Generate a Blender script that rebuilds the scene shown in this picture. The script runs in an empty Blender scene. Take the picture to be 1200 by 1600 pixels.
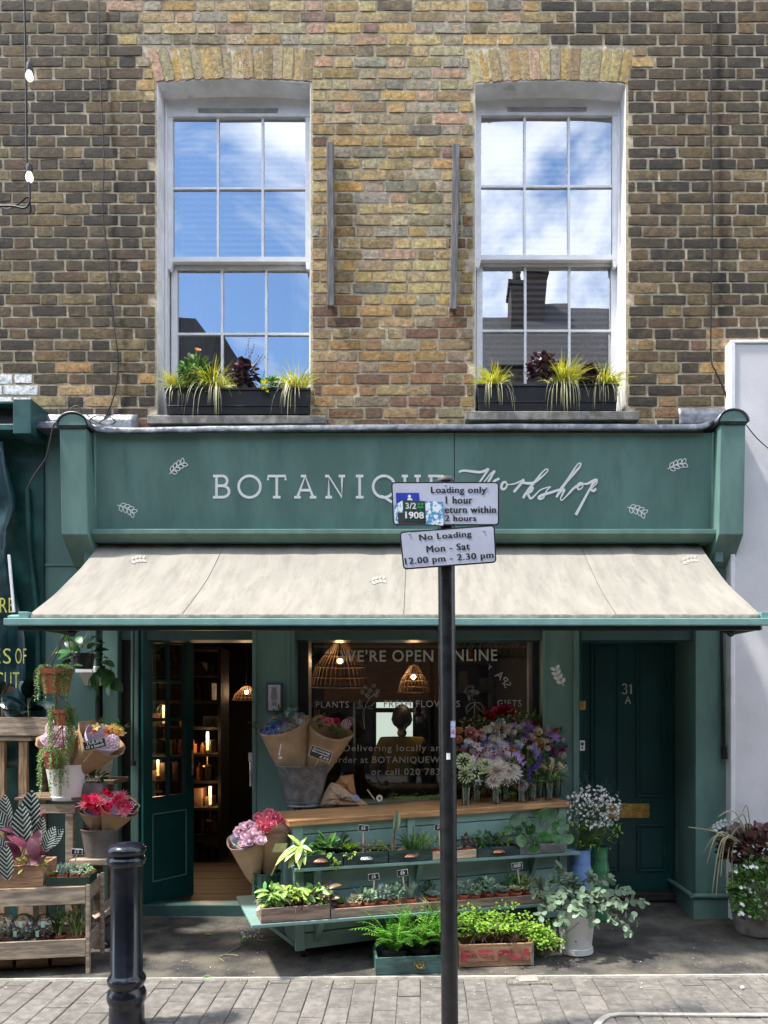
import bpy, bmesh, math, random
from mathutils import Vector, Matrix, Euler, noise
R = math.radians
rnd = random.Random(31)
sc = bpy.context.scene
COL = sc.collection

# ------------------------------------------------------------------ camera, sky, sun, exposure
CAMY, EYE, F, VX, VY = -5.085, 1.364, 1200.0, 655.0, 1110.0
cam = bpy.data.cameras.new('camera')
cam.sensor_fit = 'VERTICAL'; cam.sensor_height = 36; cam.sensor_width = 27
cam.lens = 36 * F / 1600
cam.shift_x = (600 - VX) / 1600
cam.shift_y = (VY - 800) / 1600
cam.clip_start = 0.02; cam.clip_end = 600
camo = bpy.data.objects.new('camera', cam); COL.objects.link(camo)
camo.location = (0, CAMY, EYE); camo.rotation_euler = (R(90), 0, 0)
sc.camera = camo

world = bpy.data.worlds.new("World"); sc.world = world; world.use_nodes = True
wn = world.node_tree.nodes; wl = world.node_tree.links
for n in list(wn): wn.remove(n)
SUN_EL, SUN_AZ = 62, 0
sun_dir = Vector((-0.45, -0.115, 0.886)).normalized()      # towards the sun
sky = wn.new('ShaderNodeTexSky'); sky.sky_type = 'NISHITA'; sky.sun_disc = False
sky.sun_elevation = math.asin(sun_dir.z)
sky.sun_rotation = math.atan2(sun_dir.x, sun_dir.y)
sky.altitude = 50; sky.dust_density = 0.6; sky.ozone_density = 1.6
tc = wn.new('ShaderNodeTexCoord')
mp = wn.new('ShaderNodeMapping'); mp.inputs['Scale'].default_value = (1, 1, 1.7); mp.inputs['Location'].default_value = (0.55, 0.2, 0.35)
ns = wn.new('ShaderNodeTexNoise'); ns.inputs['Scale'].default_value = 3.1; ns.inputs['Detail'].default_value = 9; ns.inputs['Roughness'].default_value = 0.56; ns.inputs['Distortion'].default_value = .35
rp = wn.new('ShaderNodeValToRGB'); rp.color_ramp.elements[0].position = .40; rp.color_ramp.elements[1].position = .70; rp.color_ramp.elements.new(.50).color = (.6, .6, .6, 1)
mx = wn.new('ShaderNodeMix'); mx.data_type = 'RGBA'
mx.inputs[7].default_value = (9.0, 9.2, 9.5, 1)
skg = wn.new('ShaderNodeMix'); skg.data_type = 'RGBA'; skg.blend_type = 'MULTIPLY'; skg.inputs[0].default_value = 1
skg.inputs[7].default_value = (.84, 1.0, 1.14, 1)
bg = wn.new('ShaderNodeBackground'); bg.inputs['Strength'].default_value = 0.14
wo = wn.new('ShaderNodeOutputWorld')
wl.new(tc.outputs['Generated'], mp.inputs['Vector']); wl.new(mp.outputs[0], ns.inputs['Vector'])
wl.new(ns.outputs[0], rp.inputs[0]); wl.new(rp.outputs[0], mx.inputs[0])
wl.new(sky.outputs[0], skg.inputs[6]); wl.new(skg.outputs[2], mx.inputs[6]); wl.new(mx.outputs[2], bg.inputs['Color'])
wl.new(bg.outputs[0], wo.inputs['Surface'])

sl = bpy.data.lights.new('sun', 'SUN'); sl.energy = 3.3; sl.angle = R(4); sl.color = (1, .95, .87)
so = bpy.data.objects.new('sun', sl); COL.objects.link(so)
so.rotation_euler = sun_dir.to_track_quat('Z', 'Y').to_euler(); so.location = (-6, -6, 14)
sc.view_settings.view_transform = 'Standard'; sc.view_settings.look = 'None'
sc.view_settings.exposure = 1.42; sc.view_settings.gamma = 1; sc.view_settings.use_curve_mapping = False
sc.render.engine = 'CYCLES'
sc.cycles.max_bounces = 7; sc.cycles.transparent_max_bounces = 24
sc.cycles.caustics_reflective = False; sc.cycles.caustics_refractive = False
sc.cycles.sample_clamp_indirect = 4
try: sc.cycles.use_denoising = True
except Exception: pass

# ------------------------------------------------------------------ photo point -> place in the world
def W(px, py, Y=0.0):
    d = (Y - CAMY) / F
    return Vector(((px - VX) * d, Y, EYE - (py - VY) * d))
SL = 0.04                                                  # the forecourt falls towards the road
def G(px, py, h=0.0):
    k = (py - VY) / F
    Y = (EYE - h - k * -CAMY) / (k + SL)
    return W(px, py, Y)
def gz(Y): return SL * Y

# ------------------------------------------------------------------ materials
MATS = {}
def newmat(name):
    m = bpy.data.materials.new(name); m.use_nodes = True
    nt = m.node_tree; b = nt.nodes['Principled BSDF']
    return m, nt, b
def M(name, col, rough=.6, metal=0, var=.25, scale=9, bump=.15, bscale=70, col2=None, mixpos=(.42, .62), orand=.0, coat=0, stretch=None, spec=.5, emis=0, emcol=None, dirt=None, island=0, transl=0, sheen=0, bdist=.004):
    if name in MATS: return MATS[name]
    m, nt, b = newmat(name); N = nt.nodes; L = nt.links
    tc = N.new('ShaderNodeTexCoord'); src = tc.outputs['Object']
    oi = N.new('ShaderNodeObjectInfo')
    ad = N.new('ShaderNodeVectorMath'); ad.operation = 'ADD'
    ml = N.new('ShaderNodeMath'); ml.operation = 'MULTIPLY'; ml.inputs[1].default_value = 37.0
    L.new(oi.outputs['Random'], ml.inputs[0]); L.new(src, ad.inputs[0]); L.new(ml.outputs[0], ad.inputs[1])
    src = ad.outputs[0]
    if stretch:
        mp = N.new('ShaderNodeMapping'); mp.inputs['Scale'].default_value = stretch; L.new(src, mp.inputs['Vector']); src = mp.outputs[0]
    n1 = N.new('ShaderNodeTexNoise'); n1.inputs['Scale'].default_value = scale; n1.inputs['Detail'].default_value = 6; n1.inputs['Roughness'].default_value = .62
    L.new(src, n1.inputs['Vector'])
    rp = N.new('ShaderNodeValToRGB'); L.new(n1.outputs[0], rp.inputs[0])
    c2 = col2 if col2 else tuple(min(1, c * (1 + var)) for c in col)
    c1 = col if col2 else tuple(c * (1 - var) for c in col)
    rp.color_ramp.elements[0].color = (*c1, 1); rp.color_ramp.elements[1].color = (*c2, 1)
    rp.color_ramp.elements[0].position, rp.color_ramp.elements[1].position = mixpos
    out = rp.outputs[0]
    if orand or island:
        if island:
            ge = N.new('ShaderNodeNewGeometry'); rs = ge.outputs['Random Per Island']; amt = island
        else: rs = oi.outputs['Random']; amt = orand
        mr = N.new('ShaderNodeMapRange'); mr.inputs[3].default_value = 1 - amt; mr.inputs[4].default_value = 1 + amt
        L.new(rs, mr.inputs[0])
        hs = N.new('ShaderNodeHueSaturation'); L.new(out, hs.inputs['Color']); L.new(mr.outputs[0], hs.inputs['Value'])
        if island:
            mh = N.new('ShaderNodeMath'); mh.operation = 'MULTIPLY'; mh.inputs[1].default_value = 7.31
            fr = N.new('ShaderNodeMath'); fr.operation = 'FRACT'
            L.new(rs, mh.inputs[0]); L.new(mh.outputs[0], fr.inputs[0])
            m2 = N.new('ShaderNodeMapRange'); m2.inputs[3].default_value = .5 - .03 * amt / .4; m2.inputs[4].default_value = .5 + .03 * amt / .4
            L.new(fr.outputs[0], m2.inputs[0]); L.new(m2.outputs[0], hs.inputs['Hue'])
        out = hs.outputs[0]
    if dirt:                                               # (colour, scale, threshold lo, hi)
        n2 = N.new('ShaderNodeTexNoise'); n2.inputs['Scale'].default_value = dirt[1]; n2.inputs['Detail'].default_value = 8; n2.inputs['Roughness'].default_value = .7
        L.new(src, n2.inputs['Vector'])
        r2 = N.new('ShaderNodeMapRange'); r2.inputs[1].default_value = dirt[2]; r2.inputs[2].default_value = dirt[3]; L.new(n2.outputs[0], r2.inputs[0])
        mm = N.new('ShaderNodeMix'); mm.data_type = 'RGBA'; L.new(r2.outputs[0], mm.inputs[0]); L.new(out, mm.inputs[6]); mm.inputs[7].default_value = (*dirt[0], 1)
        out = mm.outputs[2]
    L.new(out, b.inputs['Base Color'])
    b.inputs['Roughness'].default_value = rough; b.inputs['Metallic'].default_value = metal
    b.inputs['Specular IOR Level'].default_value = spec
    if rough > .12 and not emis:
        mr = N.new('ShaderNodeMapRange'); mr.inputs[3].default_value = max(.05, rough - .12); mr.inputs[4].default_value = min(1, rough + .12)
        L.new(n1.outputs[0], mr.inputs[0]); L.new(mr.outputs[0], b.inputs['Roughness'])
    if coat: b.inputs['Coat Weight'].default_value = coat; b.inputs['Coat Roughness'].default_value = .12
    if sheen: b.inputs['Sheen Weight'].default_value = sheen
    if bump:
        n3 = N.new('ShaderNodeTexNoise'); n3.inputs['Scale'].default_value = bscale; n3.inputs['Detail'].default_value = 5; n3.inputs['Roughness'].default_value = .6
        L.new(src, n3.inputs['Vector'])
        bp = N.new('ShaderNodeBump'); bp.inputs['Strength'].default_value = bump; bp.inputs['Distance'].default_value = bdist
        L.new(n3.outputs[0], bp.inputs['Height']); L.new(bp.outputs[0], b.inputs['Normal'])
    if emis:
        b.inputs['Emission Color'].default_value = (*(emcol or col), 1); b.inputs['Emission Strength'].default_value = emis
    if transl:
        o = N['Material Output']; ts = N.new('ShaderNodeBsdfTranslucent'); L.new(out, ts.inputs[0])
        mi = N.new('ShaderNodeMixShader'); mi.inputs[0].default_value = transl
        L.new(b.outputs[0], mi.inputs[1]); L.new(ts.outputs[0], mi.inputs[2]); L.new(mi.outputs[0], o.inputs['Surface'])
    MATS[name] = m
    return m
def glassmat(name, fac, tint=(1, 1, 1), rough=0.0, wav=0.0, fres=True, wscale=2.2, base_refl=None):
    m, nt, b = newmat(name); N = nt.nodes; L = nt.links; N.remove(b)
    o = N['Material Output']; t = N.new('ShaderNodeBsdfTransparent'); t.inputs[0].default_value = (*tint, 1)
    g = N.new('ShaderNodeBsdfGlossy'); g.inputs['Roughness'].default_value = rough
    mi = N.new('ShaderNodeMixShader'); mi.inputs[0].default_value = fac
    if fres:
        lw = N.new('ShaderNodeFresnel'); lw.inputs[0].default_value = 1.5
        ma = N.new('ShaderNodeMath'); ma.operation = 'MULTIPLY_ADD'; ma.inputs[1].default_value = 1.6; ma.inputs[2].default_value = fac; ma.use_clamp = True
        L.new(lw.outputs[0], ma.inputs[0]); L.new(ma.outputs[0], mi.inputs[0])
    if wav:
        tc = N.new('ShaderNodeTexCoord'); n = N.new('ShaderNodeTexNoise'); n.inputs['Scale'].default_value = wscale; n.inputs['Detail'].default_value = 1
        L.new(tc.outputs['Object'], n.inputs[0]); bp = N.new('ShaderNodeBump'); bp.inputs['Strength'].default_value = wav; bp.inputs['Distance'].default_value = .02
        L.new(n.outputs[0], bp.inputs['Height']); L.new(bp.outputs[0], g.inputs['Normal'])
    L.new(t.outputs[0], mi.inputs[1]); L.new(g.outputs[0], mi.inputs[2]); L.new(mi.outputs[0], o.inputs['Surface'])
    return m

# ------------------------------------------------------------------ mesh collecting helpers
WM = {}
def wm(o): return WM[o.name] if o else Matrix()
def tag(o, label=None, cat=None, group=None, kind=None):
    if label: o['label'] = label
    if cat: o['category'] = cat
    if group: o['group'] = group
    if kind: o['kind'] = kind
    return o
def T(name, label, cat, loc=(0, 0, 0), rz=0, group=None):
    o = bpy.data.objects.new(name, None); COL.objects.link(o); o.empty_display_size = .1
    o.location = loc; o.rotation_euler = (0, 0, rz)
    WM[o.name] = Matrix.Translation(Vector(loc)) @ Matrix.Rotation(rz, 4, 'Z')
    return tag(o, label, cat, group)
class MB:
    def __init__(s): s.v = []; s.f = []; s.mi = []; s.cur = 0; s.xf = None
    def add(s, vs, fs):
        b = len(s.v)
        if s.xf is not None: vs = [s.xf @ Vector(p) for p in vs]
        s.v += [tuple(p) for p in vs]; s.f += [tuple(b + i for i in f) for f in fs]; s.mi += [s.cur] * len(fs)
        return s
    def box(s, x0, x1, y0, y1, z0, z1, m=None):
        vs = [Vector((x, y, z)) for z in (z0, z1) for y in (y0, y1) for x in (x0, x1)]
        if m is not None: vs = [m @ v for v in vs]
        return s.add(vs, [(0, 2, 3, 1), (4, 5, 7, 6), (0, 1, 5, 4), (2, 6, 7, 3), (0, 4, 6, 2), (1, 3, 7, 5)])
    def wbox(s, x0, y0, x1, y1, Ya, Yb, Yref=None):        # photo rectangle (at depth Yref) as a box from Ya to Yb
        r = Ya if Yref is None else Yref
        a = W(x0, y1, r); b = W(x1, y0, r)
        return s.box(a.x, b.x, Ya, Yb, a.z, b.z)
    def bar(s, p, q, w, d, up=(0, 0, 1)):
        p = Vector(p); q = Vector(q); t = (q - p).normalized(); u = Vector(up)
        if abs(t.dot(u)) > .95: u = Vector((0, 1, 0))
        a = t.cross(u).normalized() * w / 2; b = a.cross(t).normalized() * d / 2
        vs = [p - a - b, p + a - b, p + a + b, p - a + b, q - a - b, q + a - b, q + a + b, q - a + b]
        return s.add(vs, [(3, 2, 1, 0), (4, 5, 6, 7), (0, 1, 5, 4), (1, 2, 6, 5), (2, 3, 7, 6), (3, 0, 4, 7)])
    def tube(s, pts, r, n=6, cap=True, close=False):
        pts = [Vector(p) for p in pts]; k = len(pts); rs = r if isinstance(r, (list, tuple)) else [r] * k
        vs = []; prev = None
        for i, p in enumerate(pts):
            t = (pts[min(i + 1, k - 1)] - pts[max(i - 1, 0)])
            if t.length < 1e-9: t = Vector((0, 0, 1))
            t.normalize()
            a = (prev - t * prev.dot(t)) if prev is not None else (Vector((0, 0, 1)).cross(t) if abs(t.z) < .9 else Vector((1, 0, 0)).cross(t))
            if a.length < 1e-6: a = Vector((1, 0, 0))
            a.normalize(); prev = a; b = t.cross(a)
            for j in range(n):
                an = 2 * math.pi * j / n; vs.append(p + (a * math.cos(an) + b * math.sin(an)) * rs[i])
        fs = [(i * n + j, i * n + (j + 1) % n, (i + 1) * n + (j + 1) % n, (i + 1) * n + j) for i in range(k - 1) for j in range(n)]
        if cap and n > 2: fs += [tuple(range(n))[::-1], tuple((k - 1) * n + j for j in range(n))]
        return s.add(vs, fs)
    def lathe(s, c, prof, n=24, sx=1, sy=1, m=None, wob=0):
        c = Vector(c); vs = []
        for (r, z) in prof:
            for j in range(n):
                a = 2 * math.pi * j / n
                rr = r * (1 + (wob * math.sin(3 * a + z * 9) if wob else 0))
                p = Vector((rr * math.cos(a) * sx, rr * math.sin(a) * sy, z))
                vs.append((m @ p if m is not None else p) + c)
        k = len(prof)
        fs = [(i * n + j, i * n + (j + 1) % n, (i + 1) * n + (j + 1) % n, (i + 1) * n + j) for i in range(k - 1) for j in range(n)]
        return s.add(vs, fs)
    def disc(s, c, r, n=20, m=None, sy=1):
        c = Vector(c); vs = [(m @ p if m is not None else p) + c for p in (Vector((r * math.cos(2 * math.pi * j / n), r * sy * math.sin(2 * math.pi * j / n), 0)) for j in range(n))]
        return s.add(vs, [tuple(range(n))])
    def poly(s, pts): return s.add(pts, [tuple(range(len(pts)))])
    def prism(s, pts, off):                                # polygon extruded by vector off
        n = len(pts); off = Vector(off); pts = [Vector(p) for p in pts]
        vs = pts + [p + off for p in pts]
        return s.add(vs, [tuple(range(n))[::-1], tuple(range(n, 2 * n))] + [(i, (i + 1) % n, n + (i + 1) % n, n + i) for i in range(n)])
    def ball(s, c, r, n=6, k=4, sz=1.0):
        c = Vector(c); vs = [c + Vector((0, 0, -r * sz))]
        for i in range(1, k):
            t = math.pi * i / k
            for j in range(n):
                a = 2 * math.pi * j / n; vs.append(c + Vector((r * math.sin(t) * math.cos(a), r * math.sin(t) * math.sin(a), -r * sz * math.cos(t))))
        vs.append(c + Vector((0, 0, r * sz))); e = len(vs) - 1
        fs = [(0, 1 + (j + 1) % n, 1 + j) for j in range(n)]
        for i in range(k - 2): fs += [(1 + i * n + j, 1 + i * n + (j + 1) % n, 1 + (i + 1) * n + (j + 1) % n, 1 + (i + 1) * n + j) for j in range(n)]
        fs += [(e, 1 + (k - 2) * n + j, 1 + (k - 2) * n + (j + 1) % n) for j in range(n)]
        return s.add(vs, fs)
    def leaf(s, base, d, L, w, up=(0, 0, 1), droop=.25, fold=.2, n=4, shape='oval', curl=0, twist=0):
        base = Vector(base); d = Vector(d).normalized(); up = Vector(up)
        side = d.cross(up)
        if side.length < 1e-3: side = d.cross(Vector((1, 0, 0)))
        side.normalize()
        if twist: side = Matrix.Rotation(twist, 3, d) @ side
        nrm = side.cross(d).normalized()
        vs = []; p = base.copy(); dd = d.copy(); st = L / n
        for i in range(n + 1):
            t = i / n
            if shape == 'oval': wd = math.sin(math.pi * min(1, (t * .92 + .04))) ** .7
            elif shape == 'round': wd = math.sqrt(max(0, 1 - (2 * t - 1) ** 2)) if 0 < i < n else .15
            elif shape == 'lance': wd = math.sin(math.pi * (t ** .7) * .97 + .03) ** .9
            elif shape == 'blade': wd = (1 - t) ** .6 if t > .15 else .8
            elif shape == 'petal': wd = math.sin(math.pi * (t ** 1.5) * .86 + .08)
            else: wd = 1 - abs(2 * t - 1)
            wd = max(wd, .03) * w / 2
            vs += [p - side * wd + nrm * fold * wd, p.copy(), p + side * wd + nrm * fold * wd]
            p = p + dd * st
            dd = (dd + Vector((0, 0, -1)) * droop / n * 1.6 + nrm * curl / n).normalized()
        fs = []
        for i in range(n):
            a = i * 3; fs += [(a, a + 1, a + 4, a + 3), (a + 1, a + 2, a + 5, a + 4)]
        return s.add(vs, fs)
    def build(s, name, mat, parent=None, smooth=False, bevel=0, kind=None, solid=0, local=False, sharp=40, sub=0):
        me = bpy.data.meshes.new(name)
        vs = s.v
        if parent is not None and not local:
            iv = wm(parent).inverted(); vs = [tuple(iv @ Vector(p)) for p in vs]
        me.from_pydata(vs, [], s.f)
        for mm in (mat if isinstance(mat, (list, tuple)) else [mat]): me.materials.append(mm)
        if max(s.mi, default=0): me.polygons.foreach_set('material_index', s.mi)
        if smooth:
            me.polygons.foreach_set('use_smooth', [True] * len(me.polygons))
            try: me.set_sharp_from_angle(angle=R(sharp))
            except Exception: pass
        me.update()
        o = bpy.data.objects.new(name, me); COL.objects.link(o)
        if parent is not None: o.parent = parent
        WM[o.name] = wm(parent).copy() if parent is not None else Matrix()
        if sub:
            md = o.modifiers.new('subsurf', 'SUBSURF'); md.levels = sub; md.render_levels = sub
        if solid:
            md = o.modifiers.new('solid', 'SOLIDIFY'); md.thickness = solid; md.offset = 0
        if bevel:
            md = o.modifiers.new('bevel', 'BEVEL'); md.width = bevel; md.segments = 2; md.limit_method = 'ANGLE'; md.angle_limit = R(40)
        if kind: o['kind'] = kind
        return o
def inst(src, name, parent, loc=(0, 0, 0), rot=(0, 0, 0), scale=(1, 1, 1), mat=None):
    """a new object sharing src mesh, placed in world coordinates"""
    o = bpy.data.objects.new(name, src); COL.objects.link(o)
    m = Matrix.LocRotScale(Vector(loc), Euler(rot), Vector(scale))
    if parent is not None: o.parent = parent; m = wm(parent).inverted() @ m
    o.matrix_basis = m
    return o
def mesh_of(mb, name, mat, smooth=True):
    me = bpy.data.meshes.new(name); me.from_pydata(mb.v, [], mb.f); me.materials.append(mat)
    if smooth: me.polygons.foreach_set('use_smooth', [True] * len(me.polygons))
    me.update(); return me
def smoothpts(pts, k=6):
    pts = [Vector(p) for p in pts]; out = []
    for i in range(len(pts) - 1):
        a = pts[max(i - 1, 0)]; b = pts[i]; c = pts[i + 1]; d = pts[min(i + 2, len(pts) - 1)]
        for j in range(k):
            t = j / k
            out.append(.5 * ((2 * b) + (c - a) * t + (2 * a - 5 * b + 4 * c - d) * t * t + (3 * b - a - 3 * c + d) * t ** 3))
    out.append(pts[-1]); return out
def ribbon(mb, pts, w, nrm=(0, -1, 0)):
    """flat painted stroke along pts; w float or function of t"""
    nrm = Vector(nrm); pts = [Vector(p) for p in pts]; k = len(pts); vs = []
    for i, p in enumerate(pts):
        t = (pts[min(i + 1, k - 1)] - pts[max(i - 1, 0)]).normalized(); a = t.cross(nrm).normalized()
        ww = w(i / (k - 1)) if callable(w) else w
        vs += [p - a * ww / 2, p + a * ww / 2]
    mb.add(vs, [(2 * i, 2 * i + 1, 2 * i + 3, 2 * i + 2) for i in range(k - 1)])
def textmesh(s, spacing=1.0, bold=0.0, res=3, linesp=1.0):
    cu = bpy.data.curves.new('t', 'FONT'); cu.body = s; cu.space_character = spacing; cu.offset = bold; cu.resolution_u = res; cu.space_line = linesp
    o = bpy.data.objects.new('t', cu); COL.objects.link(o)
    dg = bpy.context.evaluated_depsgraph_get(); me = bpy.data.meshes.new_from_object(o.evaluated_get(dg))
    bpy.data.objects.remove(o); bpy.data.curves.remove(cu)
    vs = [v.co.copy() for v in me.vertices]; fs = [tuple(p.vertices) for p in me.polygons]
    bpy.data.meshes.remove(me)
    return vs, fs
def text_on(mb, s, fn, spacing=1.0, bold=0.0, slant=0):
    """fn(a,b) -> world point for a,b in 0..1 of the text's box (a right, b up)"""
    vs, fs = textmesh(s, spacing, bold)
    x0 = min(v.x for v in vs); x1 = max(v.x for v in vs); y0 = min(v.y for v in vs); y1 = max(v.y for v in vs)
    mb.add([fn((v.x - x0) / (x1 - x0), (v.y - y0) / (y1 - y0)) for v in vs], fs)
def text_px(mb, s, x0, y0, x1, y1, Y, spacing=1.0, bold=0.0, rot=0):
    cx, cy = (x0 + x1) / 2, (y0 + y1) / 2; c, sn = math.cos(R(rot)), math.sin(R(rot))
    def fn(a, b):
        dx = x0 + (x1 - x0) * a - cx; dy = y1 + (y0 - y1) * b - cy
        return W(cx + dx * c - dy * sn, cy + dx * sn + dy * c, Y)
    text_on(mb, s, fn, spacing, bold)
def rv(a, b): return rnd.uniform(a, b)
# ------------------------------------------------------------------ shared materials
GREEN = (.128, .232, .203)
m_paint = M('sage_green_paint', GREEN, rough=.42, var=.13, scale=4, stretch=(1, 1, .3), bump=.16, bscale=34, dirt=((.08, .15, .15), 7, .54, .8), spec=.45)
m_paint_lt = M('pale_sage_paint', (.17, .31, .275), rough=.4, var=.12, scale=4, bump=.12, bscale=30, dirt=((.07, .12, .11), 9, .6, .85))
m_paint_dk = M('shaded_green_paint', (.045, .10, .095), rough=.38, var=.12, scale=4, bump=.1, bscale=30)  # sage green darkened, shade under the awning put into the colour
m_door = M('bottle_green_gloss', (.007, .060, .060), rough=.34, var=.12, scale=3, bump=.06, bscale=20, spec=.35)
m_white = M('white_gloss_paint', (.84, .84, .86), rough=.45, var=.07, scale=8, bump=.25, bscale=45, dirt=((.38, .37, .35), 7, .62, .82))
m_reveal = M('white_plaster', (.82, .82, .82), rough=.8, var=.10, scale=6, bump=.5, bscale=30, dirt=((.3, .29, .27), 5, .56, .8))
m_wletter = M('white_letter_paint', (.85, .87, .86), rough=.5, var=.03, bump=0)
m_lead = M('lead_sheet', (.12, .13, .15), rough=.42, metal=.35, var=.35, scale=14, bump=.5, bscale=22, dirt=((.30, .32, .36), 9, .55, .72), bdist=.01)
m_stone = M('weathered_stone_sill', (.26, .25, .225), rough=.85, var=.3, scale=16, bump=.6, bscale=60, dirt=((.07, .07, .06), 7, .5, .7))
m_black = M('black_satin_metal', (.012, .013, .015), rough=.3, var=.3, scale=20, bump=.15, bscale=50, dirt=((.2, .2, .2), 45, .72, .76))
m_blackp = M('black_plastic', (.016, .017, .02), rough=.45, var=.2, bump=.1, bscale=30, dirt=((.06, .06, .06), 12, .6, .8))
m_brass = M('aged_brass', (.48, .31, .09), rough=.35, metal=.85, var=.3, scale=25, bump=.1)
m_grey_wood = M('silvered_timber', (.16, .155, .155), rough=.85, var=.4, scale=18, stretch=(6, 6, .5), bump=.7, bscale=60)
m_wire = M('black_cable', (.012, .012, .013), rough=.6, bump=0)

# ------------------------------------------------------------------ brick material, soot and brick tint carried per brick
def brickmat(name, use_obj):
    m, nt, b = newmat(name); N = nt.nodes; L = nt.links
    if use_obj:
        c = N.new('ShaderNodeObjectInfo'); colr, alp = c.outputs['Color'], c.outputs['Alpha']
    else:
        c = N.new('ShaderNodeAttribute'); c.attribute_name = 'tint'; colr, alp = c.outputs['Color'], c.outputs['Alpha']
    ge = N.new('ShaderNodeNewGeometry'); pos = ge.outputs['Position']
    def nz(sc, det, rough=.6, st=None):
        n = N.new('ShaderNodeTexNoise'); n.inputs['Scale'].default_value = sc; n.inputs['Detail'].default_value = det; n.inputs['Roughness'].default_value = rough
        if st:
            mp = N.new('ShaderNodeMapping'); mp.inputs['Scale'].default_value = st; L.new(pos, mp.inputs[0]); L.new(mp.outputs[0], n.inputs[0])
        else: L.new(pos, n.inputs[0])
        return n.outputs[0]
    a = nz(30, 9, .78)
    mr = N.new('ShaderNodeMapRange'); mr.inputs[1].default_value = .3; mr.inputs[2].default_value = .72; mr.inputs[3].default_value = .22; mr.inputs[4].default_value = 1.85; L.new(a, mr.inputs[0])
    hs = N.new('ShaderNodeHueSaturation'); L.new(colr, hs.inputs['Color']); L.new(mr.outputs[0], hs.inputs['Value'])
    # ochre / pink streaks in the clay
    s2 = nz(17, 4, .6, (.6, 1, 1.6))
    r2 = N.new('ShaderNodeMapRange'); r2.inputs[1].default_value = .56; r2.inputs[2].default_value = .68; r2.inputs[4].default_value = .55; L.new(s2, r2.inputs[0])
    m2 = N.new('ShaderNodeMix'); m2.data_type = 'RGBA'; m2.blend_type = 'OVERLAY'; L.new(r2.outputs[0], m2.inputs[0]); L.new(hs.outputs[0], m2.inputs[6]); m2.inputs[7].default_value = (.62, .36, .12, 1)
    # soot, patchy on each brick, heavier on the lower edge of each face
    s3 = nz(11, 7, .68)
    ad = N.new('ShaderNodeMath'); ad.operation = 'ADD'; L.new(s3, ad.inputs[0]); L.new(alp, ad.inputs[1])
    r3 = N.new('ShaderNodeMapRange'); r3.inputs[1].default_value = .78; r3.inputs[2].default_value = 1.32; L.new(ad.outputs[0], r3.inputs[0])
    m3 = N.new('ShaderNodeMix'); m3.data_type = 'RGBA'; L.new(r3.outputs[0], m3.inputs[0]); L.new(m2.outputs[2], m3.inputs[6]); m3.inputs[7].default_value = (.030, .024, .019, 1)
    # pits
    vo = N.new('ShaderNodeTexVoronoi'); vo.inputs['Scale'].default_value = 75; L.new(pos, vo.inputs[0])
    r4 = N.new('ShaderNodeMapRange'); r4.inputs[1].default_value = .10; r4.inputs[2].default_value = .2; L.new(vo.outputs['Distance'], r4.inputs[0])
    gt = nz(9, 2); r5 = N.new('ShaderNodeMath'); r5.operation = 'GREATER_THAN'; r5.inputs[1].default_value = .53; L.new(gt, r5.inputs[0])
    mxp = N.new('ShaderNodeMath'); mxp.operation = 'MAXIMUM'; inv = N.new('ShaderNodeMath'); inv.operation = 'SUBTRACT'; inv.inputs[0].default_value = 1; L.new(r5.outputs[0], inv.inputs[1])
    L.new(r4.outputs[0], mxp.inputs[0]); L.new(inv.outputs[0], mxp.inputs[1])
    m4 = N.new('ShaderNodeMix'); m4.data_type = 'RGBA'; L.new(mxp.outputs[0], m4.inputs[0]); m4.inputs[6].default_value = (.03, .024, .02, 1); L.new(m3.outputs[2], m4.inputs[7])
    L.new(m4.outputs[2], b.inputs['Base Color']); b.inputs['Roughness'].default_value = .9
    h = nz(48, 9, .78); ha = N.new('ShaderNodeMath'); ha.operation = 'MULTIPLY_ADD'; ha.inputs[1].default_value = .6; L.new(mxp.outputs[0], ha.inputs[0]); L.new(h, ha.inputs[2])
    bp = N.new('ShaderNodeBump'); bp.inputs['Strength'].default_value = .85; bp.inputs['Distance'].default_value = .016; L.new(ha.outputs[0], bp.inputs['Height']); L.new(bp.outputs[0], b.inputs['Normal'])
    return m
m_brick_o = brickmat('stock_brick', True)
m_brick_s = brickmat('stock_brick_mass', False)
m_mortar = M('lime_mortar', (.40, .33, .22), rough=.95, col2=(.70, .60, .43), scale=24, bump=.9, bscale=90, mixpos=(.38, .66), dirt=((.13, .105, .07), 7, .60, .84), bdist=.008)

building = T('shop_building', 'three storey brick terrace building with green florist shopfront and two sash windows', 'building', (0, 0, 0))

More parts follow.
